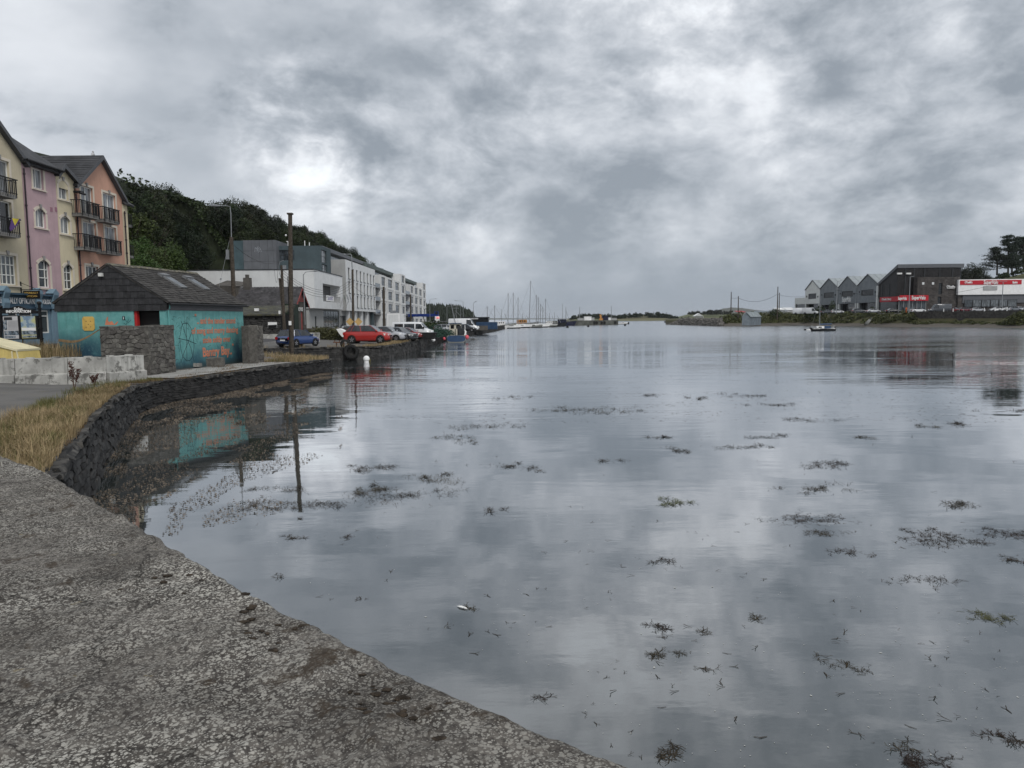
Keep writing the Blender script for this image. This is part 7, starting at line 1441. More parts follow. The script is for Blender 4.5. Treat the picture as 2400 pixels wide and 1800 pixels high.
mb = MB(); L_ = 14; mb.poly([(x0, Yt, ez), (x1, Yt - 3, ez), ((x0 + x1) / 2, Yt - 1.5, rz_)]); mb.poly([(x1, Yt - 3, ez), (x2, Yt + L_, ez), (x2 - 3.0, Yt + L_ + 2, rz_), ((x0 + x1) / 2, Yt - 1.5, rz_)]); mb.poly([(x0, Yt, ez), (x2 - 5, Yt + L_ + 4, ez), (x2 - 3.0, Yt + L_ + 2, rz_), ((x0 + x1) / 2, Yt - 1.5, rz_)]); mb.build('canopy', 'white_paint', mq); mb = MB(); mb.poly([(x1, Yt - 3, bz_), (x2, Yt + L_, bz_), (x2, Yt + L_, ez), (x1, Yt - 3, ez)]); mb.build('side_wall', 'hotel_white', mq); mb = MB(); mb.poly([(x0, Yt, bz_), (x1, Yt - 3, bz_), (x1, Yt - 3, ez - .3), (x0, Yt, ez - .3)]); mb.build('opening', 'hotel_grey', mq)
for f in (.15, .35, .55, .75): mb = MB(); c0 = V((lerp(x1, x2, f) + .05, lerp(Yt - 3, Yt + L_, f) - .05, 0)); c1 = V((lerp(x1, x2, f + .1) + .05, lerp(Yt - 3, Yt + L_, f + .1) - .05, 0)); mb.poly([c0 + ZV * (bz_ + .5), c1 + ZV * (bz_ + .5), c1 + ZV * (ez - .3), c0 + ZV * (ez - .3)]); mb.build('window', 'glass_grey', mq)
# grey boat shed
Ys = 285.; bs = thing('boat_shed', 'grey corrugated boat shed on the far shore', 'shed', AY(1755, 758, Ys)); A = lambda x, y, Y=Ys: AY(x, y, Y); M('corrugated', (.13, .155, .175), .6, .2, .8, streak=.4); c0, c1 = A(1739, 745), A(1757, 745); zt_s, zr_s = A(1745, 742).z, A(1747, 731).z; c2 = A(1780, 745, Ys + 16)
mb = MB(); mb.poly([(c0.x, Ys, .4), (c1.x, Ys, .4), (c1.x, Ys, zt_s), ((c0.x + c1.x) / 2, Ys, zr_s), (c0.x, Ys, zt_s)]); mb.poly([(c1.x, Ys, .4), (c2.x, Ys + 14, .4), (c2.x, Ys + 14, zt_s), (c1.x, Ys, zt_s)]); 
for i in range(14): f = i / 14; xx, yy_ = lerp(c1.x, c2.x, f), lerp(Ys, Ys + 14, f); mb.bar((xx + .03, yy_, .4), (xx + .03, yy_, zt_s), .08)
mb.build('wall', 'corrugated', bs); mb = MB(); roofslab(mb, [V((c1.x + .3, Ys - .3, zt_s - .15)), V((c2.x + .3, Ys + 14, zt_s - .15)), V((c2.x - (c1.x - c0.x) / 2, Ys + 14, zr_s + .05)), V(((c0.x + c1.x) / 2, Ys - .3, zr_s + .05))]); roofslab(mb, [V((c0.x - .3, Ys - .3, zt_s - .15)), V((c2.x - (c1.x - c0.x), Ys + 14, zt_s - .15)), V((c2.x - (c1.x - c0.x) / 2, Ys + 14, zr_s + .05)), V(((c0.x + c1.x) / 2, Ys - .3, zr_s + .05))]); mb.build('roof', M('shed_roof', (.20, .23, .24), .5, .3, .5, streak=.5), bs); mb = MB(); mb.box(lerp(c0.x, c1.x, .3), lerp(c0.x, c1.x, .7), Ys - .06, Ys - .01, .5, zt_s - .4); mb.build('door', 'corrugated', bs)
# long low sheds, red roofed hut
for (xa, xb, yt, yb, Y, mt_, lb) in ((1768, 1812, 729, 737, 330, 'corrugated', 'long low grey shed behind the boat shed'), (1731, 1746, 729, 735.5, 350, 'red_sign', 'small hut with a red roof left of the boat shed'), (1823, 1840, 722, 731, 360, 'white_paint', 'white low shed right of the far telegraph pole'), (1845, 1864, 721, 735, 350, 'hotel_white', 'pale flat shed beside the white warehouse')):
    a_, b_ = AY(xa, yb, Y), AY(xb, yb, Y); zt2 = AY(xa, yt, Y).z; root = thing('low_shed', lb, 'shed', (a_.x, Y, 3)); mb = MB(); mb.box(a_.x, b_.x, Y, Y + 12, 2, a_.z + (zt2 - a_.z) * .55); mb.build('wall', 'hotel_white', root); mb = MB(); mb.prism([V((a_.x - .3, Y - .4, a_.z + (zt2 - a_.z) * .55 + .02)), V((b_.x + .3, Y - .4, a_.z + (zt2 - a_.z) * .55 + .02)), V((b_.x + .3, Y + 6, zt2)), V((a_.x - .3, Y + 6, zt2))], V((0, 0, .15))); mb.build('roof', mt_, root)
# gabled warehouses: facade plane x = WX
WX = 150.; WO = V((WX, 0, 0)); WU = V((0, -1, 0)); WN = V((-1, 0, 0)); WG = 4.6; M('cladding', (.25, .27, .285), .6, .12, .4, streak=.3); M('ware_roof', (.27, .295, .305), .5, .15, .4, streak=.3); M('ware_white', (.62, .63, .61), .8, .08, .5, streak=.2)
def wz(px, py): p = AX(px, py, WX); return p.y, p.z
def warehouse(label, xl, xa, xr, ya, yel, yer, holes, wm_, band, ribs=True, sign=None):
    yl, _ = wz(xl, 700); yr, _ = wz(xr, 700); _, za = wz(xa, ya); z1 = (wz(xl, yel)[1] + wz(xr, yer)[1]) / 2; ym = (yl + yr) / 2; root = thing('warehouse', label, 'warehouse', (WX, ym, WG), 'gabled units across the harbour'); zb = wz((xl + xr) / 2, band)[1]; hs = []
    for x0, x1, y0, y1 in holes: a, zz1 = wz((x0 + x1) / 2, y0); _, zz0 = wz((x0 + x1) / 2, y1); hs.append((-wz(x0, y0)[0], -wz(x1, y0)[0], zz0, zz1))
    mb = MB(); facade(mb, WO, WU, WN, -yl, -yr, zb, z1, hs, .3); mb.poly([V((WX, yl, z1)), V((WX, yr, z1)), V((WX, ym, za))])
    mb.poly([V((WX, yr, zb)), V((WX + 30, yr, zb)), V((WX + 30, yr, z1)), V((WX, yr, z1))]); mb.poly([V((WX, yl, WG)), V((WX + 30, yl, WG)), V((WX + 30, yl, z1)), V((WX, yl, z1))]); mb.build('wall', wm_, root)
    if ribs:
        rb_ = MB(); n = 22
        for i in range(n + 1):
            y = lerp(yl, yr, i / n); zt_ = za - abs(y - ym) / abs(yr - ym) * (za - z1); segs = [(zb, zt_)]
            for h in hs:
                if h[0] < -y < h[1]: segs = [(zb, h[2]), (h[3], zt_)]
            for a, b in segs:
                if b - a > .1: rb_.box(WX - .12, WX - .003, y - .05, y + .05, a, b)
        tag(rb_.build('cladding_ribs', wm_, root), kind='stuff')
    for h in hs:
        window(root, WO, WU, WN, h, .3, 5, 1, 'frame_dark', 'glass_dark', .15); mb = MB()
        for k in range(5): z = lerp(h[2], h[3], (k + .5) / 5); mb.box(WX - .12, WX - .05, -h[1], -h[0], z - .12, z + .12)
        tag(mb.build('louvre', 'frame_dark', root), kind='stuff')
    mb = MB(); R0 = V((WX - .3, ym, za + .15)); EL = V((WX - .3, yl, z1 + .1)); ER = V((WX - .3, yr, z1 + .1)); bk = V((34, 0, 0)); roofslab(mb, [R0, ER, ER + bk, R0 + bk], .25); roofslab(mb, [R0, EL, EL + bk, R0 + bk], .25); rf = mb.build('roof', 'ware_roof', root); sm_ = MB()
    for i in range(14): x = WX + i * 2.4; sm_.bar((x, ym, za + .2), (x, yr, z1 + .16), .1, .1)
    tag(sm_.build('standing_seams', 'ware_roof', rf), kind='stuff')
    cp_ = MB(); cp_.bar(R0 - ZV * .1, ER - ZV * .1, .18, .3); cp_.bar(R0 - ZV * .1, EL - ZV * .1, .18, .3); cp_.build('verge', 'roof_metal', rf)
    # ground floor set back behind columns
    gf = MB(); gf.box(WX + 2.0, WX + 2.2, min(yl, yr), max(yl, yr), WG - .4, zb - .05); gf.build('glazing', 'glass_dark', root); sf = MB(); sf.box(WX, WX + 2.2, min(yl, yr) + .02, max(yl, yr) - .02, zb - .04, zb - .003); sf.build('soffit', 'roof_metal', root)
    for y in (yl - .7, yr + .7): c_ = MB(); c_.box(WX - .1, WX + .6, y - .45, y + .45, WG - .4, zb - .045); c_.build('column', 'ware_white', root)
    for u in (.12, .88): y = lerp(yl, yr, u); _, zz = wz(lerp(xl, xr, u), yel + 14); l_ = MB(); l_.box(WX - .3, WX - .01, y - .3, y + .3, zz - .4, zz + .3); l_.build('wall_lamp', 'frame_dark', root)
    if sign: py_, pz_ = wz(sign[1], sign[2]); text(sign[0], 'white_paint', root, V((WX - .2, py_, pz_)), WU, ZV, sign[3], 'lettering', 1, .05, 'CENTER', .05, abs(wz(sign[4], 700)[0] - wz(sign[5], 700)[0]))
    return root
warehouse('white rendered gabled unit farthest along the far quay', 1887, 1904.5, 1921.5, 657, 681, 676, [(1895, 1913, 688, 700.5)], 'ware_white', 712, False)
warehouse('grey ribbed gabled unit next to the white one', 1922, 1943.5, 1963.5, 653, 677, 674, [(1931.5, 1955, 685.5, 698)], 'cladding', 714)
warehouse('grey ribbed gabled unit bearing white supermarket lettering', 1965, 1986.5, 2007.5, 648, 674, 670, [(1973, 1999, 682.5, 695.5)], 'cladding', 711.5, True, ('SuperValu', 1985, 702, 3.4, 1974.5, 1995))
warehouse('grey ribbed gabled unit beside the dark glazed hall', 2009, 2034, 2058, 643, 670, 666, [(2019, 2047.5, 679, 692.5)], 'cladding', 709)
a0, z0 = wz(1863, 700)[0], 0; a1_ = wz(1887, 700)[0]; mb = MB(); zt_ = wz(1875, 698)[1]; zb_ = wz(1875, 713)[1]; ax_ = thing('warehouse_annex', 'low flat roofed annex of the white gabled unit', 'building', (WX, a0, WG)); mb.box(WX, WX + 20, a1_ + .05, a0, zb_, zt_); mb.build('wall', 'ware_white', ax_); mb = MB(); mb.box(WX + .5, WX + 20, a1_ + .05, a0 - 1, WG - .4, zb_ - .01); mb.build('opening', 'glass_dark', ax_); mb = MB(); mb.box(WX, WX + .9, a0 - .9, a0, WG - .4, zb_ - .012); mb.build('column', 'ware_white', ax_)
# dark glazed hall and stone entrance block: frontal planes
M('dark_louvre', (.016, .014, .014), .5, .25, .4); M('stone_clad', (.075, .068, .064), .9, .35, .5, .5, 3, fine=.35)
CY = wz(2103, 690)[0]; hall = thing('glazed_hall', 'dark louvred supermarket hall with sloping roof edge', 'building', (WX, CY, WG)); ys0 = wz(2058, 667)[0]; zs0 = wz(2058, 667)[1]; zs1 = wz(2103, 622)[1]; xr = AY(2253, 640, CY).x; zr1 = AY(2253, 620, CY).z
mb = MB(); mb.poly([V((WX, ys0, WG)), V((WX, CY, WG)), V((WX, CY, zs1)), V((WX, ys0, zs0))]); mb.poly([V((WX, CY, WG)), V((xr, CY, WG)), V((xr, CY, zr1)), V((WX, CY, zs1))]); mb.poly([V((xr, CY, WG)), V((xr, CY + 40, WG)), V((xr, CY + 40, zr1)), V((xr, CY, zr1))]); mb.build('glass_wall', 'glass_dark', hall)
n = 26
for i in range(n):
    z = lerp(WG + 6.5, zs1 - 1.2, i / (n - 1)); lv = MB(); ycut = ys0 if z < zs0 else lerp(ys0, CY, (z - zs0) / (zs1 - zs0)); lv.box(WX - .35, WX - .2, CY - .2, ycut, z - .16, z + .16); lv.box(WX - .2, xr - .5, CY - .35, CY - .2, z - .16, z + .16); lv.build('louvre', 'dark_louvre', hall)
mb = MB(); mb.hexa([V((WX - .6, ys0, zs0 - .9)), V((WX + .2, ys0, zs0 - .9)), V((WX + .2, CY - .6, zs1 - .9)), V((WX - .6, CY - .6, zs1 - .9)), V((WX - .6, ys0, zs0 + .3)), V((WX + .2, ys0, zs0 + .3)), V((WX + .2, CY - .6, zs1 + .3)), V((WX - .6, CY - .6, zs1 + .3))]); mb.hexa([V((WX - .6, CY - .7, zs1 - 1.1)), V((xr + .6, CY - .7, zr1 - 1.1)), V((xr + .6, CY + 3, zr1 - 1.1)), V((WX + 3, CY + 3, zs1 - 1.1)), V((WX - .6, CY - .7, zs1 + .31)), V((xr + .6, CY - .7, zr1 + .31)), V((xr + .6, CY + 3, zr1 + .31)), V((WX + 3, CY + 3, zs1 + .31))]); mb.build('roof_edge', 'roof_metal', hall)
mb = MB()
for px in (2120, 2140, 2165, 2200, 2230): p = AY(px, 660, CY); mb.box(p.x - .15, p.x + .15, CY - .5, CY - .38, WG + 6, zr1 - 1.2)
for yy_ in (lerp(ys0, CY, .3), lerp(ys0, CY, .65)): mb.box(WX - .5, WX - .38, yy_ - .15, yy_ + .15, WG + 6, zs0)
mb.build('mullion', 'frame_dark', hall)
for px, py in ((2109, 641), (2130, 641)): p = AY(px, py, CY - 1.2); mb = MB(); mb.box(p.x - .9, p.x + .9, p.y, p.y + .5, p.z - .3, p.z + .3); mb.build('floodlight', 'lamp_clear', hall)
mb = MB(); c0 = AX(2059, 668, WX); mb.box(WX - .7, WX + .1, ys0 - 1.2, ys0 - .1, WG - .4, zs0 - .5); mb.build('corner_column', 'ware_white', hall)
EY = CY - 3.2; e0, e1 = AY(2149, 690, EY), AY(2248, 690, EY); ezt = AY(2200, 649.5, EY).z; ent = thing('stone_entrance_block', 'dark stone clad block with oval white sign', 'building', (e0.x, EY, WG)); sl1 = (AY(2199, 690, EY).x - e0.x, AY(2208, 690, EY).x - e0.x, AY(2200, 690, EY).z, AY(2200, 663, EY).z); sl2 = (sl1[0] - .15, sl1[1] - .15, AY(2200, 712, EY).z, AY(2200, 695, EY).z)
EO = V((e0.x, EY, 0)); EU = V((1, 0, 0)); EN = V((0, -1, 0)); mb = MB(); facade(mb, EO, EU, EN, 0, e1.x - e0.x, WG - .5, ezt, [sl1, sl2], .4); mb.poly([V((e0.x, EY, WG)), V((e0.x, EY + 3, WG)), V((e0.x, EY + 3, ezt)), V((e0.x, EY, ezt))]); mb.poly([V((e0.x, EY, ezt)), V((e1.x, EY, ezt)), V((e1.x, EY + 3, ezt)), V((e0.x, EY + 3, ezt))]); mb.build('core', 'stone_clad', ent)
stc = MB(); rnd = random.Random(3); Wd = e1.x - e0.x
for c in voronoi(Wd, ezt - WG, 1.5, .55, rnd, .4):
    cx = sum(q[0] for q in c) / len(c); cz = sum(q[1] for q in c) / len(c) + WG
    if any(h[0] - .5 < cx < h[1] + .5 and h[2] - .3 < cz < h[3] + .3 for h in (sl1, sl2)): continue
    stone(stc, c, lambda u, v_, d: V((e0.x + u, EY - d * 1.5 - .02, WG + v_)), rnd, .04, (.02, .08), .05)
tag(stc.build('stone_cladding', 'stone_clad', ent), kind='stuff')
for s_ in (sl1, sl2): window(ent, EO, EU, EN, s_, .4, 1, 3 if s_ is sl1 else 2, 'frame_dark', 'glass_dark', .15)
ov = MB(); oc = AY(2228.5, 672.5, EY - .3); ov.poly([oc + V((1.9 * math.cos(t * .314), 0, .85 * math.sin(t * .314))) for t in range(20)]); os_ = ov.build('oval_sign', 'black', ent); text("O'Keeffes", 'white_paint', os_, oc + V((0, -.06, .1)), EU, ZV, 1.2, 'lettering', 1, .03, 'CENTER', .03, 3.3)
mb = MB(); mb.box(oc.x - 1.5, oc.x + 1.5, oc.y - .05, oc.y - .02, oc.z - .62, oc.z - .5); mb.build('underline', 'white_paint', os_)
for px in (2163, 2186): p = AY(px, 664, EY); mb = MB(); mb.box(p.x - .4, p.x + .4, EY - .3, EY - .16, p.z - .5, p.z + .4); mb.build('wall_lamp', 'hotel_white', ent)
# red canopy sign over the entrance
cn = thing('canopy_sign', 'red supermarket canopy sign wrapping the dark hall corner', 'sign', (WX, CY - 3, WG + 5)); CW = WX - 2.0; q0 = AX(2062, 700, CW); q1 = AX(2103, 700, CW); zc0 = AX(2085, 707, CW).z; zc1 = AX(2085, 695.5, CW).z; mb = MB(); mb.box(CW, CW + .6, q1.y, q0.y, zc0, zc1); mb.build('side_panel', 'red_sign', cn); ft0, ft1 = AY(2103, 699, q1.y), AY(2174, 699, q1.y); zf0_, zf1_ = AY(2140, 705, q1.y).z, AY(2140, 692, q1.y).z; mb = MB(); mb.box(CW + .62, ft1.x, q1.y - .6, q1.y, zf0_, zf1_); mb.build('front_panel', 'red_sign', cn)
text("O'Keeffe's | Bantry", 'white_paint', cn, V((CW - .1, wz(2078, 701)[0] * CW / WX, (zc0 + zc1) / 2)), WU, ZV, 1.2, 'lettering', 1, .03, 'CENTER', .02, abs(q0.y - q1.y) * .55); p = AY(2115, 699.5, q1.y - .7); text('SuperValu', 'white_paint', cn, p, EU, ZV, 1.7, 'lettering', 1, .03, 'CENTER', .03, AY(2125, 699, q1.y).x - AY(2105, 699, q1.y).x); p = AY(2153, 698, q1.y - .7); text('SuperValu', 'white_paint', cn, p, EU, ZV, 2.0, 'lettering', 1, .03, 'CENTER', .04, AY(2169, 699, q1.y).x - AY(2137, 699, q1.y).x)
mb = MB(); mb.box(CW + .8, ft1.x - .5, q1.y + .3, q1.y + .5, WG - .3, zf0_); mb.build('glazing', 'glass_mid', cn); mb = MB()
for i in range(7): x = lerp(CW + .8, ft1.x - .5, i / 6); mb.box(x - .12, x + .12, q1.y + .1, q1.y + .28, WG - .3, zf0_)
mb.build('post', 'galv', cn)
# white shop building
VY = EY - 1.5; v0 = AY(2246, 680, VY); v1x = v0.x + 42; vz1, vz0 = AY(2246, 655.5, VY).z, AY(2246, 691, VY).z; ws_ = thing('white_supermarket', 'white supermarket front with red lettered strip and grey base', 'building', (v0.x, VY, WG)); VU = V((1, -.10, 0)).normalized(); VN = V((VU.y, -VU.x, 0)); O = V((v0.x, VY, 0))
mb = MB(); mb.obox(O, VU, VN, 0, 42, -30, 0, vz0, vz1); mb.build('upper_wall', 'white_paint', ws_); mb = MB(); mb.obox(O, VU, VN, .4, 42, -30, -.8, WG - .4, vz0 - .01); mb.build('base_wall', 'stone_clad', ws_); mb = MB(); mb.obox(O, VU, VN, 2, 34, -.79, -.5, vz0 - 3.2, vz0 - .02); mb.build('fascia', 'roof_metal', ws_)
def vp(px, py, d=0): return AP(px, py, O + VN * d, VN)
sg0, sg1 = (vp(2250, 663) - O).dot(VU), (vp(2394, 663) - O).dot(VU); z1_, z0_ = vp(2320, 656.7).z, vp(2320, 667).z; mb = MB(); mb.obox(O, VU, VN, sg0, sg1, .01, .15, z0_, z1_); st_ = mb.build('sign_strip', 'red_sign', ws_)
for s_, px, sz, w_ in (("O'Keeffe's", 2270, 1.2, 17), ('SuperValu', 2322.5, 2.2, 31), ('Bantry', 2379, 1.2, 11)): p = vp(px, 661.8, .2); text(s_, 'white_paint', st_, p, VU, ZV, sz, 'lettering', 1, .03, 'CENTER', .04, w_ / 1700 * VY)
gq0, gq1 = (vp(2304, 676) - O).dot(VU), (vp(2337, 676) - O).dot(VU); mb = MB(); mb.obox(O, VU, VN, gq0, gq1, .01, .12, vp(2320, 680.5).z, vp(2320, 670.5).z); mb.build('grey_panel', 'hotel_grey', ws_)
wo = O - VN * .8; holes = [((vp(a, 710, -.8) - wo).dot(VU), (vp(b, 710, -.8) - wo).dot(VU), vp(2300, 719, -.8).z, vp(2300, 702.5, -.8).z) for a, b in ((2259, 2278), (2279, 2298), (2299, 2319), (2320, 2339), (2340, 2360), (2361, 2382))]
for k, h in enumerate(holes): window(ws_, wo + VN * .5, VU, VN, h, .12, 1, 1, 'frame_dark', 'glass_grey' if k else 'glass_mid', .12, 'shop_window')
# car park lamps and poles on the far side
def far_lamp(px, yt, yb, Y, two, label): b = AY(px, yb, Y); t_ = AY(px, yt, Y); t_.x = b.x; root = thing('car_park_lamp', label, 'street lamp', b, 'car park lamps at the supermarket'); mb = MB(); mb.tube([V((b.x, Y, 4.6)), t_], [.16, .1], 6); mb.build('column', 'galv', root); mb = MB(); mb.bar(t_, t_ + V((1.3, 0, .25)), .16, .1); (mb.bar(t_, t_ + V((-1.3, 0, .25)), .16, .1) if two else None); mb.build('lamp_head', 'galv', root)
far_lamp(2130, 649, 730, 246, False, 'car park lamp before the red canopy'); far_lamp(2348, 661, 722, 238, True, 'twin headed car park lamp before the white shop'); far_lamp(1960, 660, 735, 262, False, 'slim lamp before the grey ribbed units')
fpn = ((1713, 684, 735, 320, 'far telegraph pole, leftmost by the marquee'), (1730, 694, 735, 310, 'far telegraph pole just left of the boat shed'), (1822, 672, 725, 300, 'tall far telegraph pole above the bushes'), (1826, 686, 724, 335, 'thin lamp column behind the tall far pole'))
fp_ = []
for px, yt, yb, Y, lb in fpn: b = AY(px, yb, Y); b.z = 3; t_ = AY(px, yt, Y); t_.x = b.x; pole('far_pole', lb, b, t_, .26, .16, 'wood_pole', 'pole'); fp_.append(t_)
wire('far_wire', 'sagging wire between the far telegraph poles', fp_[1] - ZV * .8, AY(1821, 690, 300), 2.2, .05); wire('far_wire', 'wire from the tall far pole to the white unit', AY(1823, 690, 300), AY(1890, 693, 350), .8, .05); wire('far_wire', 'wire from the leftmost far pole to its neighbour', AY(1713, 698, 320), AY(1730, 698, 310), .2, .05)
wire('far_wire', 'wire crossing before the white supermarket front', AY(1960, 680, 262), AY(2348, 662, 238), 3.5, .04)
# vehicles across the water
GP = 4.75
def fc(kind, c, label, px, Y, fwd, s=1.08): car(kind, P_[c], label, at(px, 730, Y, GP), fwd, s, 'cars in the supermarket car park')
van(P_['white'], 'white van under the white gabled unit, left one', at(1877, 730, 300, 4.6), (1, -.5), 5.6, 2.4, scale=1.1); van(P_['pale'], 'pale van under the white gabled unit, right one', at(1899, 730, 296, 4.6), (1, -.5), 5.6, 2.4, scale=1.1); van(P_['grey'], 'dark blue grey van before the stone entrance block', at(2202, 730, 247, GP), (-1, .1), 6.2, 2.5, scale=1.12)
for a in (('saloon', 'grey', 'dark grey car below the first ribbed unit', 1940, 275, (1, -.4)), ('hatch', 'pale', 'pale car below the first ribbed unit, beside the dark one', 1963, 270, (1, -.3)), ('suv', 'grey', 'grey car below the lettered ribbed unit', 2013, 262, (1, -.2)), ('saloon', 'silver', 'silver saloon left of the red canopy', 2046, 258, (1, -.1)), ('saloon', 'black', 'dark car beneath the red canopy', 2092, 252, (1, -.1)), ('estate', 'white', 'white car left of the dark blue grey van', 2151, 247, (1, -.05)), ('hatch', 'maroon', 'red hatchback right of the dark blue grey van', 2237, 246, (.6, -.8)), ('estate', 'wine', 'wine red car before the white shop corner', 2265, 244, (1, 0)), ('saloon', 'silver', 'silver mauve car left of the twin lamp', 2290, 243, (1, 0)), ('hatch', 'white', 'white car just left of the twin lamp', 2335, 238, (-1, .1)), ('saloon', 'white', 'white saloon right of the twin lamp', 2362, 236, (-1, .1)), ('estate', 'silver', 'silver car near the right frame edge', 2378, 233, (-1, .1)), ('hatch', 'silver', 'silver hatchback end on at the right frame edge', 2387, 229, (.2, -1))): fc(*a)
person(at(2124, 730, 250, GP), 'person in an orange jacket by the red canopy', 'coat_orange', None, s=1.15); person(at(2117, 730, 251, GP), 'person in a dark coat beside the orange jacket', 'coat_dark', None, s=1.15); person(onq(803, 108), 'person in dark clothes at the hotel entrance', 'coat_dark', None); person(onq(810, 110), 'second dark clothed person beside the hotel entrance', 'coat_dark', None)
for kk, px in enumerate((2150, 2210, 2232, 2305, 2330, 2358)): b = bank(px, 15.0); mb = MB(); mb.tube([(b.x, b.y, 4.9), (b.x, b.y, 5.75)], [.14, .1], 6); mb.sphere((b.x, b.y, 5.8), .14, 6, 4); o = mb.build('wall_post', 'white_paint'); tag(o, ('first', 'second', 'third', 'fourth', 'fifth', 'sixth')[kk] + ' little white post from the canopy along the car park wall', 'post', 'white posts on the car park wall')
# hill and trees behind the white shop
mb = MB(); rings = []
for i in range(12):
    f = i / 11; row = []
    for j, (dd, k) in enumerate(((0, 0), (15, .35), (30, .75), (50, 1), (120, 1.1))): px = 2240 + f * 320; c = AY(px, 700, 300 + dd); row.append((c.x, c.y, 4 + k * pw(px, [(2240, 9), (2290, 13.5), (2340, 17), (2400, 19.5), (2560, 24)])))
    rings.append(row)
mb.loft(rings); tag(mb.build('hill_right', M('hill_grass', (.055, .058, .022), .95, .35, .15), smooth=True), 'grassy mound behind the supermarket', kind='structure')
def pine(px, yb, yt, Y, label, wpx):
    b = AY(px, yb, Y); t_ = AY(px, yt, Y); H = t_.z - b.z; rr = random.Random(int(px)); root = thing('pine_tree', label, 'tree', b, 'pines on the mound'); mb = MB(); lean = V((rr.uniform(-.5, .5), 0, 0)); mb.tube([b - ZV, b.lerp(t_, .5) + lean, t_], [.4, .28, .08], 7); cr_ = MB(); W_ = wpx / 1700 * Y / 2 * 1.15
    n = 50
    for i in range(n):
        f = rr.uniform(.14, 1); ln_ = W_ * (1 - .75 * (f - .3) / .7) * rr.uniform(.6, 1.15); a = rr.uniform(0, 6.28); s0 = b.lerp(t_, f) + lean * (1 - abs(2 * f - 1)); e = s0 + V((math.cos(a) * ln_, math.sin(a) * ln_ * .8, ln_ * rr.uniform(-.05, .35))); mb.tube([s0, e], [.12, .04], 5)
        for k in range(5):
            c = s0.lerp(e, .35 + .16 * k); 
            for _ in range(34): d = V((rr.gauss(0, .75), rr.gauss(0, .7), rr.gauss(.1, .26))); q = c + d; u = V((rr.gauss(0, 1), rr.gauss(0, 1), rr.gauss(0, .4))).normalized(); v_ = u.cross(V((rr.gauss(0, 1), rr.gauss(0, 1), rr.gauss(0, 1)))).normalized(); s_ = rr.uniform(.12, .32); cr_.poly([q - u * s_, q + v_ * s_ * .5, q + u * s_, q - v_ * s_ * .5])
    mb.build('trunk', 'bark', root); cr_.build('crown', 'leaf_conifer', root)
for a in ((2337, 640, 582, 315, 'broad flat topped pine, lowest and leftmost of the row', 62), (2363, 636, 553, 318, 'tallest pine of the row on the mound', 50), (2383, 633, 554, 322, 'pine right of the tallest on the mound', 44), (2400, 632, 556, 318, 'pine cut by the right frame edge', 46), (2372, 634, 600, 312, 'short bushy pine between the tall trunks', 36)): pine(*a)
for i, (px, py, Y, s, l) in enumerate(((2283, 608, 300, 1.45, 'round dark broadleaved tree behind the stone entrance block'), (2262, 622, 298, 1.1, 'lower dark tree against the hall end wall'), (2310, 636, 302, .85, 'low tree at the foot of the mound'))): p = AY(px, py, Y); tree((p.x, p.y, p.z - 11.0 * s), s, .95, i + 1, l, 'broadleaved trees behind the supermarket', 'leaf_dark')
ms = MB(); 
for i in range(34): px = rn.uniform(2270, 2400); c = AY(px, 655, 318 + rn.uniform(-8, 8)); mound((c.x, c.y, 4 + pw(px, [(2240, 7.5), (2300, 12.5), (2340, 15.5), (2400, 18)]) ), rn.uniform(1, 2.5), 1.5, rn.uniform(.8, 2), 80, .4, rn, ms)
tag(ms.build('mound_scrub', 'leaf_tree'), 'scrub on the mound behind the supermarket', kind='stuff')

# ------------------------------------------------------------------ marina, pier and far hills
def yacht(px, yt, yb, lean, label, L=9.0, hm='white_paint', Y=None, cab='white_paint'):
    b = AZ(px, yb, 0); t_ = AY(px + lean, yt, b.y); d = V((1, -.25, 0)).normalized(); root = thing('yacht', label, 'boat', b, 'yachts in the marina'); mb = MB(); hull(mb, b, d, L, L * .31, .4, .3, .8, 1.0); mb.build('hull', hm, root); r_ = V((d.y, -d.x, 0)); mb = MB(); mb.obox(b, d, r_, -L * .25, L * .2, -L * .1, L * .1, .98, 1.55); mb.build('cabin', cab, root); mb = MB(); mb.tube([b + ZV, t_], [.17, .12], 6); mb.tube([b + ZV * 1.9, b + ZV * 2.0 - d * L * .38], .14, 6); mb.build('mast', 'galv', root); mb = MB(); mb.tube([t_, b + d * L * .5 + ZV], .03, 4); mb.tube([t_, b - d * L * .48 + ZV], .03, 4); mb.build('rigging', 'galv', root)
yl = [(1191, 687, 769, .0, 'yacht with leaning mast beside the twin mast'), (1203, 686, 768.5, 0, 'yacht whose forestay slants right, second tall mast'), (1214, 697, 768, .3, 'yacht with dark mast left of the orange cabin boat'), (1240, 658, 767.5, 4, 'yacht with the tallest mast in the marina'), (1257, 691, 767.5, .3, 'yacht right of the tallest mast, first of a close pair'), (1261.5, 696, 767.2, .2, 'yacht right of the tallest mast, second of a close pair'), (1266, 713, 767, 1, 'yacht with short pale mast among the marina'), (1272, 720, 767, .5, 'yacht with the shortest mast of the marina'), (1278.5, 700, 766.5, .3, 'rightmost masted yacht beside the trawler'), (1159.5, 716, 771, 0, 'yacht mast showing over the blue container'), (1142, 718, 772, 0, 'yacht mast just left of the container end')]
for i, a in enumerate(yl): yacht(*a, L=9 if i not in (3,) else 13)
for px, yb, L, lb, hm in ((1200, 770, 7, 'small white cabin cruiser nearest the quay end', 'white_paint'), (1222, 768.5, 8, 'white cruiser below the orange cabin boat', 'white_paint'), (1250, 768, 7, 'small grey cruiser among the yachts', 'hull_grey'), (1268, 767.5, 6.5, 'white round bowed cruiser in the marina', 'white_paint'), (1284, 767, 7.5, 'dark bottomed cruiser at the marina end', 'hull_grey')): b = AZ(px, yb, 0); motorboat(b, (1, -.2, 0), L, lb, hm)
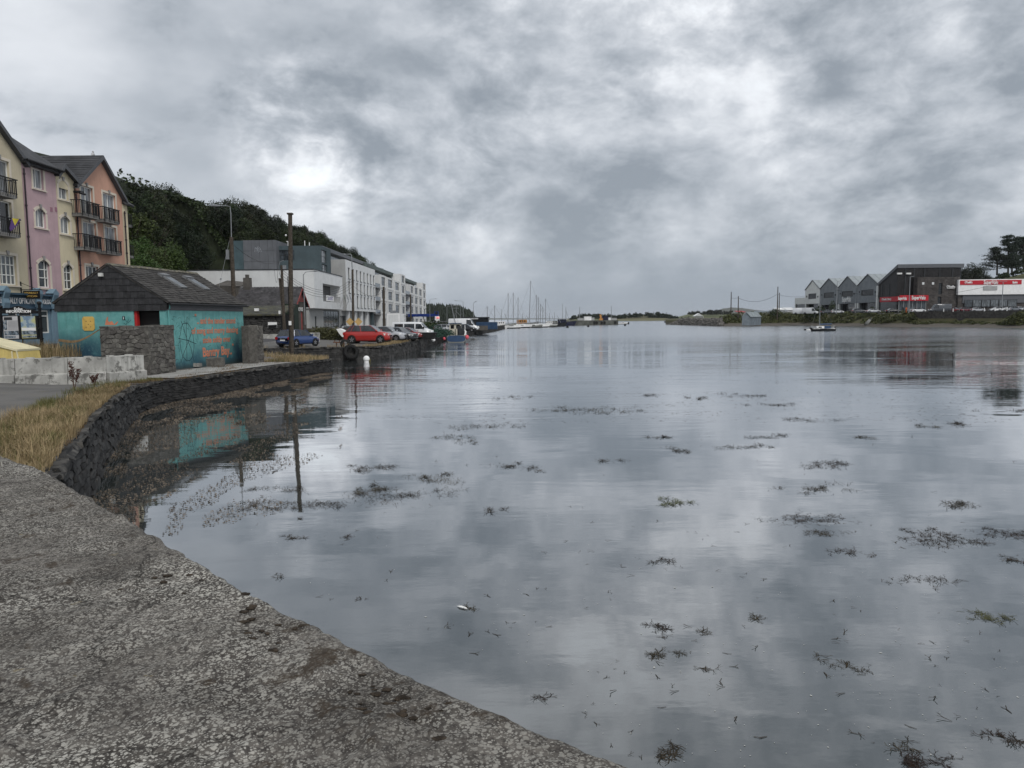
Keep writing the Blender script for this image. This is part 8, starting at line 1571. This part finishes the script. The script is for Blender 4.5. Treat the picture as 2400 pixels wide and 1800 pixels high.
def trawler(px, yb, L, label, hm, cm, mh): b = AZ(px, yb, 0); d = V((1, -.1, 0)).normalized(); r_ = V((d.y, -d.x, 0)); root = thing('trawler', label, 'boat', b, 'working boats at the pier'); mb = MB(); hull(mb, b, d, L, L * .3, .5, .5, .85, L * .14); mb.build('hull', hm, root); mb = MB(); mb.obox(b, d, r_, -L * .28, L * .12, -L * .1, L * .1, L * .12, L * .30); c_ = mb.build('wheelhouse', cm, root); mb = MB(); [mb.obox(b, d, r_, lerp(-L * .26, L * .1, k / 4) + .1, lerp(-L * .26, L * .1, k / 4) + L * .06, L * .101, L * .104, L * .22, L * .27) for k in range(4)]; mb.build('window', 'glass_dark', c_); mb = MB(); mb.tube([b - d * L * .05 + ZV * L * .3, b - d * L * .05 + ZV * (L * .3 + mh)], [.14, .08], 6); mb.tube([b + d * L * .3 + ZV * L * .15, b + d * L * .1 + ZV * (L * .3 + mh * .6)], .1, 6); mb.build('mast', 'galv', root)
trawler(1228, 767, 11, 'boat with an orange wooden cabin among the yachts', 'hull_black', M('cabin_orange', (.42, .20, .06), .7, .2), 3); trawler(1321, 763.5, 11, 'dark blue trawler lying at the pier', M('trawler_blue', (.012, .014, .035), .5, .2), 'trawler_blue', 8); trawler(1178, 769.5, 9, 'grey trawler with derricks left of the yachts', 'hull_grey', 'white_paint', 5); trawler(1302, 765, 9, 'black workboat left of the dark blue trawler', 'hull_black', 'hull_grey', 4); trawler(1290, 765.5, 8, 'pale workboat beside the marina end', 'hull_black', 'white_paint', 4)
pa, pb2 = AZ(1285, 764, 0), AZ(1449, 761, 0); pr = thing('pier', 'long concrete pier in front of the island', 'pier', pa); mb = MB(); n_ = V((-.05, 1, 0)); mb.hexa([pa - ZV, pb2 - ZV, pb2 + n_ * 12 - ZV, pa + n_ * 12 - ZV, V((pa.x, pa.y, 2.6)), V((pb2.x, pb2.y, 2.6)), V((pb2.x, pb2.y + 12, 2.6)), V((pa.x, pa.y + 12, 2.6))]); mb.build('deck', M('pier_concrete', (.075, .078, .07), .9, .4, .3, streak=.5), pr)
for px in (1388, 1394, 1406, 1413, 1440): f = (px - 1285) / 164; c_ = pa.lerp(pb2, f) + V((0, -.5, 1.2)); mb = MB(); mb.tube([c_, c_ + V((0, .4, 0))], .9, 12); mb.build('tyre_fender', 'rubber', pr)
for px, yt, lb in ((1324.5, 720, 'tall thin mast behind the dark blue trawler'), (1356, 720, 'thin lamp mast left on the pier'), (1433.5, 717, 'thin lamp mast near the pier end')): f = (px - 1285) / 164; b = pa.lerp(pb2, f) + V((0, 4, 2.6)); t_ = AY(px, yt, b.y); t_.x = b.x; pole('pier_mast', lb, b, t_, .2, .12, 'galv', 'mast')
cr = thing('pier_crane', 'orange brown hydraulic crane on the pier', 'crane', pa.lerp(pb2, .75)); c_ = pa.lerp(pb2, .745) + V((0, 4, 2.6)); mb = MB(); mb.box(c_.x - 1, c_.x + 1, c_.y - 1, c_.y + 1, 2.6, 3.6); mb.build('base', 'cabin_orange', cr); mb = MB(); mb.bar(c_ + ZV, AY(1407, 737, c_.y), .9); mb.build('boom', 'cabin_orange', cr); mb = MB(); mb.bar(AY(1407.5, 738, c_.y), AY(1410, 752, c_.y), .7); mb.build('jib', 'hull_black', cr)
for px, w_, h_, mt_, lb in ((1375, 1.9, 2.0, 'white_paint', 'white box cabin on the pier'), (1384, 1.5, 1.4, 'pale_', 'pale equipment pile right of the white box cabin'), (1358, 1.6, 1.2, 'hotel_grey', 'grey crate stack on the pier'), (1418, 1.6, 2.2, 'trawler_blue', 'dark kiosk right of the crane'), (1436, 2.4, 1.1, 'hotel_grey', 'pile of nets and boxes near the pier end'), (1425, 1.5, 1.3, 'white_paint', 'white locker near the pier end')):
    c_ = pa.lerp(pb2, (px - 1285) / 164) + V((0, 3, 2.6)); mb = MB(); mb.box(c_.x - w_, c_.x + w_, c_.y, c_.y + 3, 2.61, 2.6 + h_); mb.box(c_.x - w_ * 1.06, c_.x + w_ * 1.06, c_.y - .15, c_.y + 3.15, 2.602 + h_, 2.75 + h_); tag(mb.build('pier_cabin', MATS.get(mt_, MATS['hotel_grey'])), lb, 'hut')
for px, py in ((1379, 766), (1465, 763.5), (1330, 768)): b = AZ(px, py, 0); mb = MB(); mb.sphere((b.x, b.y, .25), .55, 8, 6); tag(mb.build('harbour_buoy', 'black'), {1379: 'dark buoy before the middle of the pier', 1465: 'dark buoy below the pier end boat', 1330: 'dark buoy before the blue trawler'}[px], 'buoy')
# dark harbour shed and blue container at the quay end
SY = 175.; s0_, s1_ = AY(1084, 750, SY), AY(1144, 750, SY); hs2 = thing('harbour_shed', 'black flat roofed harbour shed at the quay end', 'shed', (s0_.x, SY, 1.4)); mb = MB(); mb.box(s0_.x, s1_.x, SY, SY + 8, 1.2, AY(1120, 745, SY).z); mb.build('wall', 'hull_black', hs2); mb = MB(); mb.box(s0_.x - .3, s1_.x + .2, SY - .3, SY + 8.3, AY(1120, 745, SY).z + .01, AY(1120, 744, SY).z + .1); mb.build('roof', 'frame_dark', hs2); mb = MB(); a_, b_ = AY(1099, 747, SY - .1), AY(1121, 746, SY - .1); mb.box(a_.x, b_.x, SY - .12, SY - .01, a_.z - .12, a_.z + .2); mb.build('sign_strip', 'white_paint', hs2)
c0_, c1_ = AY(1118, 760, 172), AY(1166, 760, 172); mb = MB(); mb.box(c0_.x, c1_.x, 168, 172, 1.3, AY(1140, 755, 168).z); bc = thing('blue_container', 'blue container wall beside the harbour shed', 'container', (c0_.x, 168, 1.3)); mb.build('box', M('container_blue', (.025, .055, .11), .6, .2), bc); mb = MB()
for i in range(20): x = lerp(c0_.x, c1_.x, (i + .5) / 20); mb.box(x - .06, x + .06, 167.93, 167.99, 1.35, AY(1140, 755.5, 168).z)
mb.build('ribs', 'container_blue', bc)['kind'] = 'stuff'
mb = MB(); w_ = AZ(1100, 770, 1.4); mb.box(w_.x - 3, w_.x + 5, 162, 162.4, 1.2, 2.2); tag(mb.build('quay_end_wall', 'old_render'), 'low dark wall before the harbour shed', 'wall')
# filling station
FY = 262.; fs_ = thing('filling_station', 'blue filling station canopy beyond the apartments', 'building', (AY(1010, 750, FY).x, FY, 1.6)); a_, b_ = AY(990, 738, FY), AY(1021, 738, FY); mb = MB(); mb.box(a_.x - 6, b_.x, FY, FY + 12, a_.z - .6, AY(1010, 735.5, FY).z); mb.build('canopy', M('station_blue', (.01, .03, .16), .4), fs_); mb = MB()
for x in (a_.x, b_.x - .6): mb.box(x, x + .5, FY + 1, FY + 1.5, 1.5, a_.z - .61)
mb.build('column', 'white_paint', fs_); tt = thing('price_totem', 'blue price totem with red digits beside the filling station', 'sign', (AY(1024, 750, FY).x, FY, 1.6)); a_, b_ = AY(1018.5, 750, FY), AY(1028, 750, FY); mb = MB(); mb.box(a_.x, b_.x, FY - .4, FY, 1.6, AY(1024, 730, FY).z); mb.build('panel', 'station_blue', tt); mb = MB(); q0_, q1_ = AY(1019.5, 753, FY - .45), AY(1030, 741, FY - .45); mb.box(q0_.x, q1_.x, FY - .5, FY - .41, q0_.z, q1_.z); mb.build('price_board', 'white_paint', tt); mb = MB(); a2, b2 = AY(1022.5, 747, FY - .5), AY(1029, 743, FY - .5); mb.box(a2.x, b2.x, FY - .54, FY - .51, a2.z, b2.z); dg = mb.build('digits', 'frame_dark', tt)
dm = bpy.data.materials.new('led_red'); dm.use_nodes = True; dm.node_tree.nodes['Principled BSDF'].inputs['Emission Color'].default_value = (1, .04, .02, 1); dm.node_tree.nodes['Principled BSDF'].inputs['Emission Strength'].default_value = 1.2; text('179', dm, tt, AY(1025.7, 745, FY - .56), (1, 0, 0), ZV, .8, 'lettering', 1, .01, 'CENTER', .03)
mb = MB(); c_ = AY(1023, 734, FY - .45); mb.poly([c_ + V((.55 * math.cos(t * .52), -.02, .55 * math.sin(t * .52))) for t in range(12)]); mb.build('roundel', 'hull_black', tt)
for px, yt, Y, arm, lb in ((1008, 704, 230, 1.5, 'quay lamp just right of the apartments'), (1086, 708, 235, -2, 'quay lamp before the conifer hill, tall one'), (1080, 718, 260, -2, 'quay lamp behind the tall one'), (1048, 720, 250, 2, 'quay lamp left before the conifer hill'), (1070, 718, 280, 1, 'thin quay lamp near the conifer hill middle'), (1110, 712, 215, 0.3, 'white quay mast before the harbour shed')): lamp(px, yt, 760, Y, arm, lb, 1.5)
# conifer hill
CYh = 620.; mb = MB(); rings = []; prof = [(960, 700), (1000, 708), (1040, 709), (1070, 712), (1095, 722), (1110, 734), (1118, 745), (1130, 750)]
for dd, k in ((-60, 0), (-30, .45), (0, .8), (60, .9)):
    rings.append([(lambda q: (q.x * (CYh + dd) / CYh, CYh + dd, max(.3, .5 + (q.z - 7) * k)))(AY(px, y, CYh)) for px, y in prof])
mb.loft(rings); tag(mb.build('conifer_hill', M('hill_dark', (.028, .038, .02), .95, .3, .02), smooth=True), 'hill carrying the far conifer wood', kind='structure'); cf = MB(); rc = random.Random(77)
for i in range(900):
    px = rc.uniform(960, 1116); f = rc.random(); base = AY(px, pw(px, prof), CYh); dd = lerp(-55, 10, f); k = pw(dd, [(-60, 0), (-30, .45), (0, .8), (60, .9)]); z = max(.5, .5 + (base.z - 7) * k); x = base.x * (CYh + dd) / CYh; h_ = rc.uniform(5, 9) * (.7 if z < 2 else 1); r_ = h_ * .24
    for q in range(3): zz = z + h_ * (.1 + .28 * q); rr = r_ * (1 - .25 * q); k0 = len(cf.v); n = 6; cf.v += [(x + rr * math.cos(j * 1.047 + q) * rc.uniform(.6, 1.2), CYh + dd + rr * math.sin(j * 1.047 + q), zz + rc.uniform(-.4, .2)) for j in range(n)] + [(x, CYh + dd, min(z + h_, zz + h_ * .5))]; cf.f += [(k0 + j, k0 + (j + 1) % n, k0 + n) for j in range(n)]
tag(cf.build('conifer_wood', 'leaf_conifer'), 'dark conifer wood on the far hill', kind='stuff')
# island and far land
def ridge(name, label, pts, Y, mat, depth=150):
    mb = MB(); rings = [[], [], []]
    for px, py in pts: q = AY(px, py, Y); rings[0].append((q.x * (Y - depth * .35) / Y, Y - depth * .35, -.5)); rings[1].append((q.x, Y, max(q.z, .2))); rings[2].append((q.x * (Y + depth) / Y, Y + depth, -.5))
    mid = [lerp(a[0], b[0], .55) for a, b in zip(rings[0], rings[1])]; rings.insert(1, [(m_, lerp(a[1], b[1], .55), lerp(a[2], b[2], .5)) for m_, a, b in zip(mid, rings[0], rings[1])]); mb.loft(rings); return tag(mb.build(name, mat, smooth=True), label, kind='structure')
def field_mat(name, cols, sc):
    m = bpy.data.materials.new(name); m.use_nodes = True; t = NT(m.node_tree); b = t.n['Principled BSDF']; p = t.node('ShaderNodeNewGeometry').outputs['Position']; v = t.node('ShaderNodeTexVoronoi'); v.inputs['Scale'].default_value = sc; t.l.new(t.vmath('MULTIPLY', p, (1, .6, 3)), v.inputs['Vector']); f = t.sep(v.outputs['Color'])[0]
    c = t.mix(t.sstep(f, .3, .7), cols[0], cols[1]); t.l.new(t.mix(t.math('MULTIPLY', t.noise(p, .05, 4), .4), c, cols[2]), b.inputs['Base Color']); b.inputs['Roughness'].default_value = .95; return m
IY = 1050.; ip_ = [(1326, 750), (1335, 746), (1352, 741), (1375, 739.5), (1410, 740), (1440, 742), (1480, 739), (1520, 736.5), (1560, 738), (1580, 744), (1600, 748), (1620, 750)]
ridge('island_hill', 'low island with fields beyond the pier', ip_, IY, field_mat('fields', ((.085, .095, .035), (.125, .115, .06), (.05, .06, .025)), .012), 200)
tl_ = MB(); ri = random.Random(8)
def treeline(pts, Y, n, hh, s): 
    for i in range(n): px, py = ri.choice(pts)(ri); q = AY(px, py, Y); mound((q.x, q.y - 2, q.z - hh * .5), ri.uniform(2, 6), 3, hh * ri.uniform(.6, 1.2), 70, s, ri, tl_)
treeline([lambda r_: ((lambda x: (x, pw(x, ip_)))(r_.uniform(1420, 1575))), lambda r_: (r_.uniform(1520, 1585), r_.uniform(740, 751)), lambda r_: (r_.uniform(1480, 1600), 751), lambda r_: ((lambda x: (x, pw(x, ip_) + 1))(r_.uniform(1335, 1420)))], IY - 30, 240, 5.5, 1.1)
tag(tl_.build('island_treeline', 'leaf_dark'), 'tree belts on the far island', kind='stuff')
ridge('far_fields', 'green field ridge right of the island', [(1565, 750), (1590, 742), (1620, 735), (1660, 732), (1700, 733), (1760, 737), (1900, 742), (2000, 748)], 1300., field_mat('fields_far', ((.06, .085, .03), (.09, .10, .04), (.045, .055, .025)), .008), 250)
tl_ = MB(); treeline([lambda r_: (r_.uniform(1610, 1720), pw(0, [(0, 733)])), lambda r_: (r_.uniform(1655, 1690), 731), lambda r_: (r_.uniform(1570, 1640), 748), lambda r_: (r_.uniform(1760, 1870), 733)], 1260., 120, 6, 1.3); tag(tl_.build('ridge_treeline', 'leaf_dark'), 'tree belts on the far field ridge', kind='stuff')
ridge('far_mountain', 'faint blue mountain beyond the ridge', [(1640, 742), (1672, 731), (1695, 723), (1715, 720.5), (1740, 722), (1775, 727), (1850, 733), (1990, 736), (2100, 742)], 5200., M('mountain', (.06, .065, .05), .95, .2, .001), 900)
ridge('low_far_shore', 'long low shore on the horizon', [(700, 752), (900, 747), (1100, 745.5), (1300, 746.5), (1500, 745.5), (1800, 742), (2100, 738), (2600, 734), (2900, 738)], 6500., M('mountain', (.06, .065, .05)), 900)
# ------------------------------------------------------------------ damp air
hz_ = MB(); hz_.box(-8500, 8500, -30, 8000, -4, 78); hm = bpy.data.materials.new('haze'); hm.use_nodes = True; t = hm.node_tree; t.nodes.clear(); pv = t.nodes.new('ShaderNodeVolumePrincipled'); pv.inputs['Color'].default_value = (.95, .97, 1, 1); pv.inputs['Density'].default_value = .00005; pv.inputs['Anisotropy'].default_value = .2; om = t.nodes.new('ShaderNodeOutputMaterial'); t.links.new(pv.outputs[0], om.inputs['Volume'])
HAZE = True
if HAZE: tag(hz_.build('haze', hm), 'thin damp sea haze', kind='stuff')
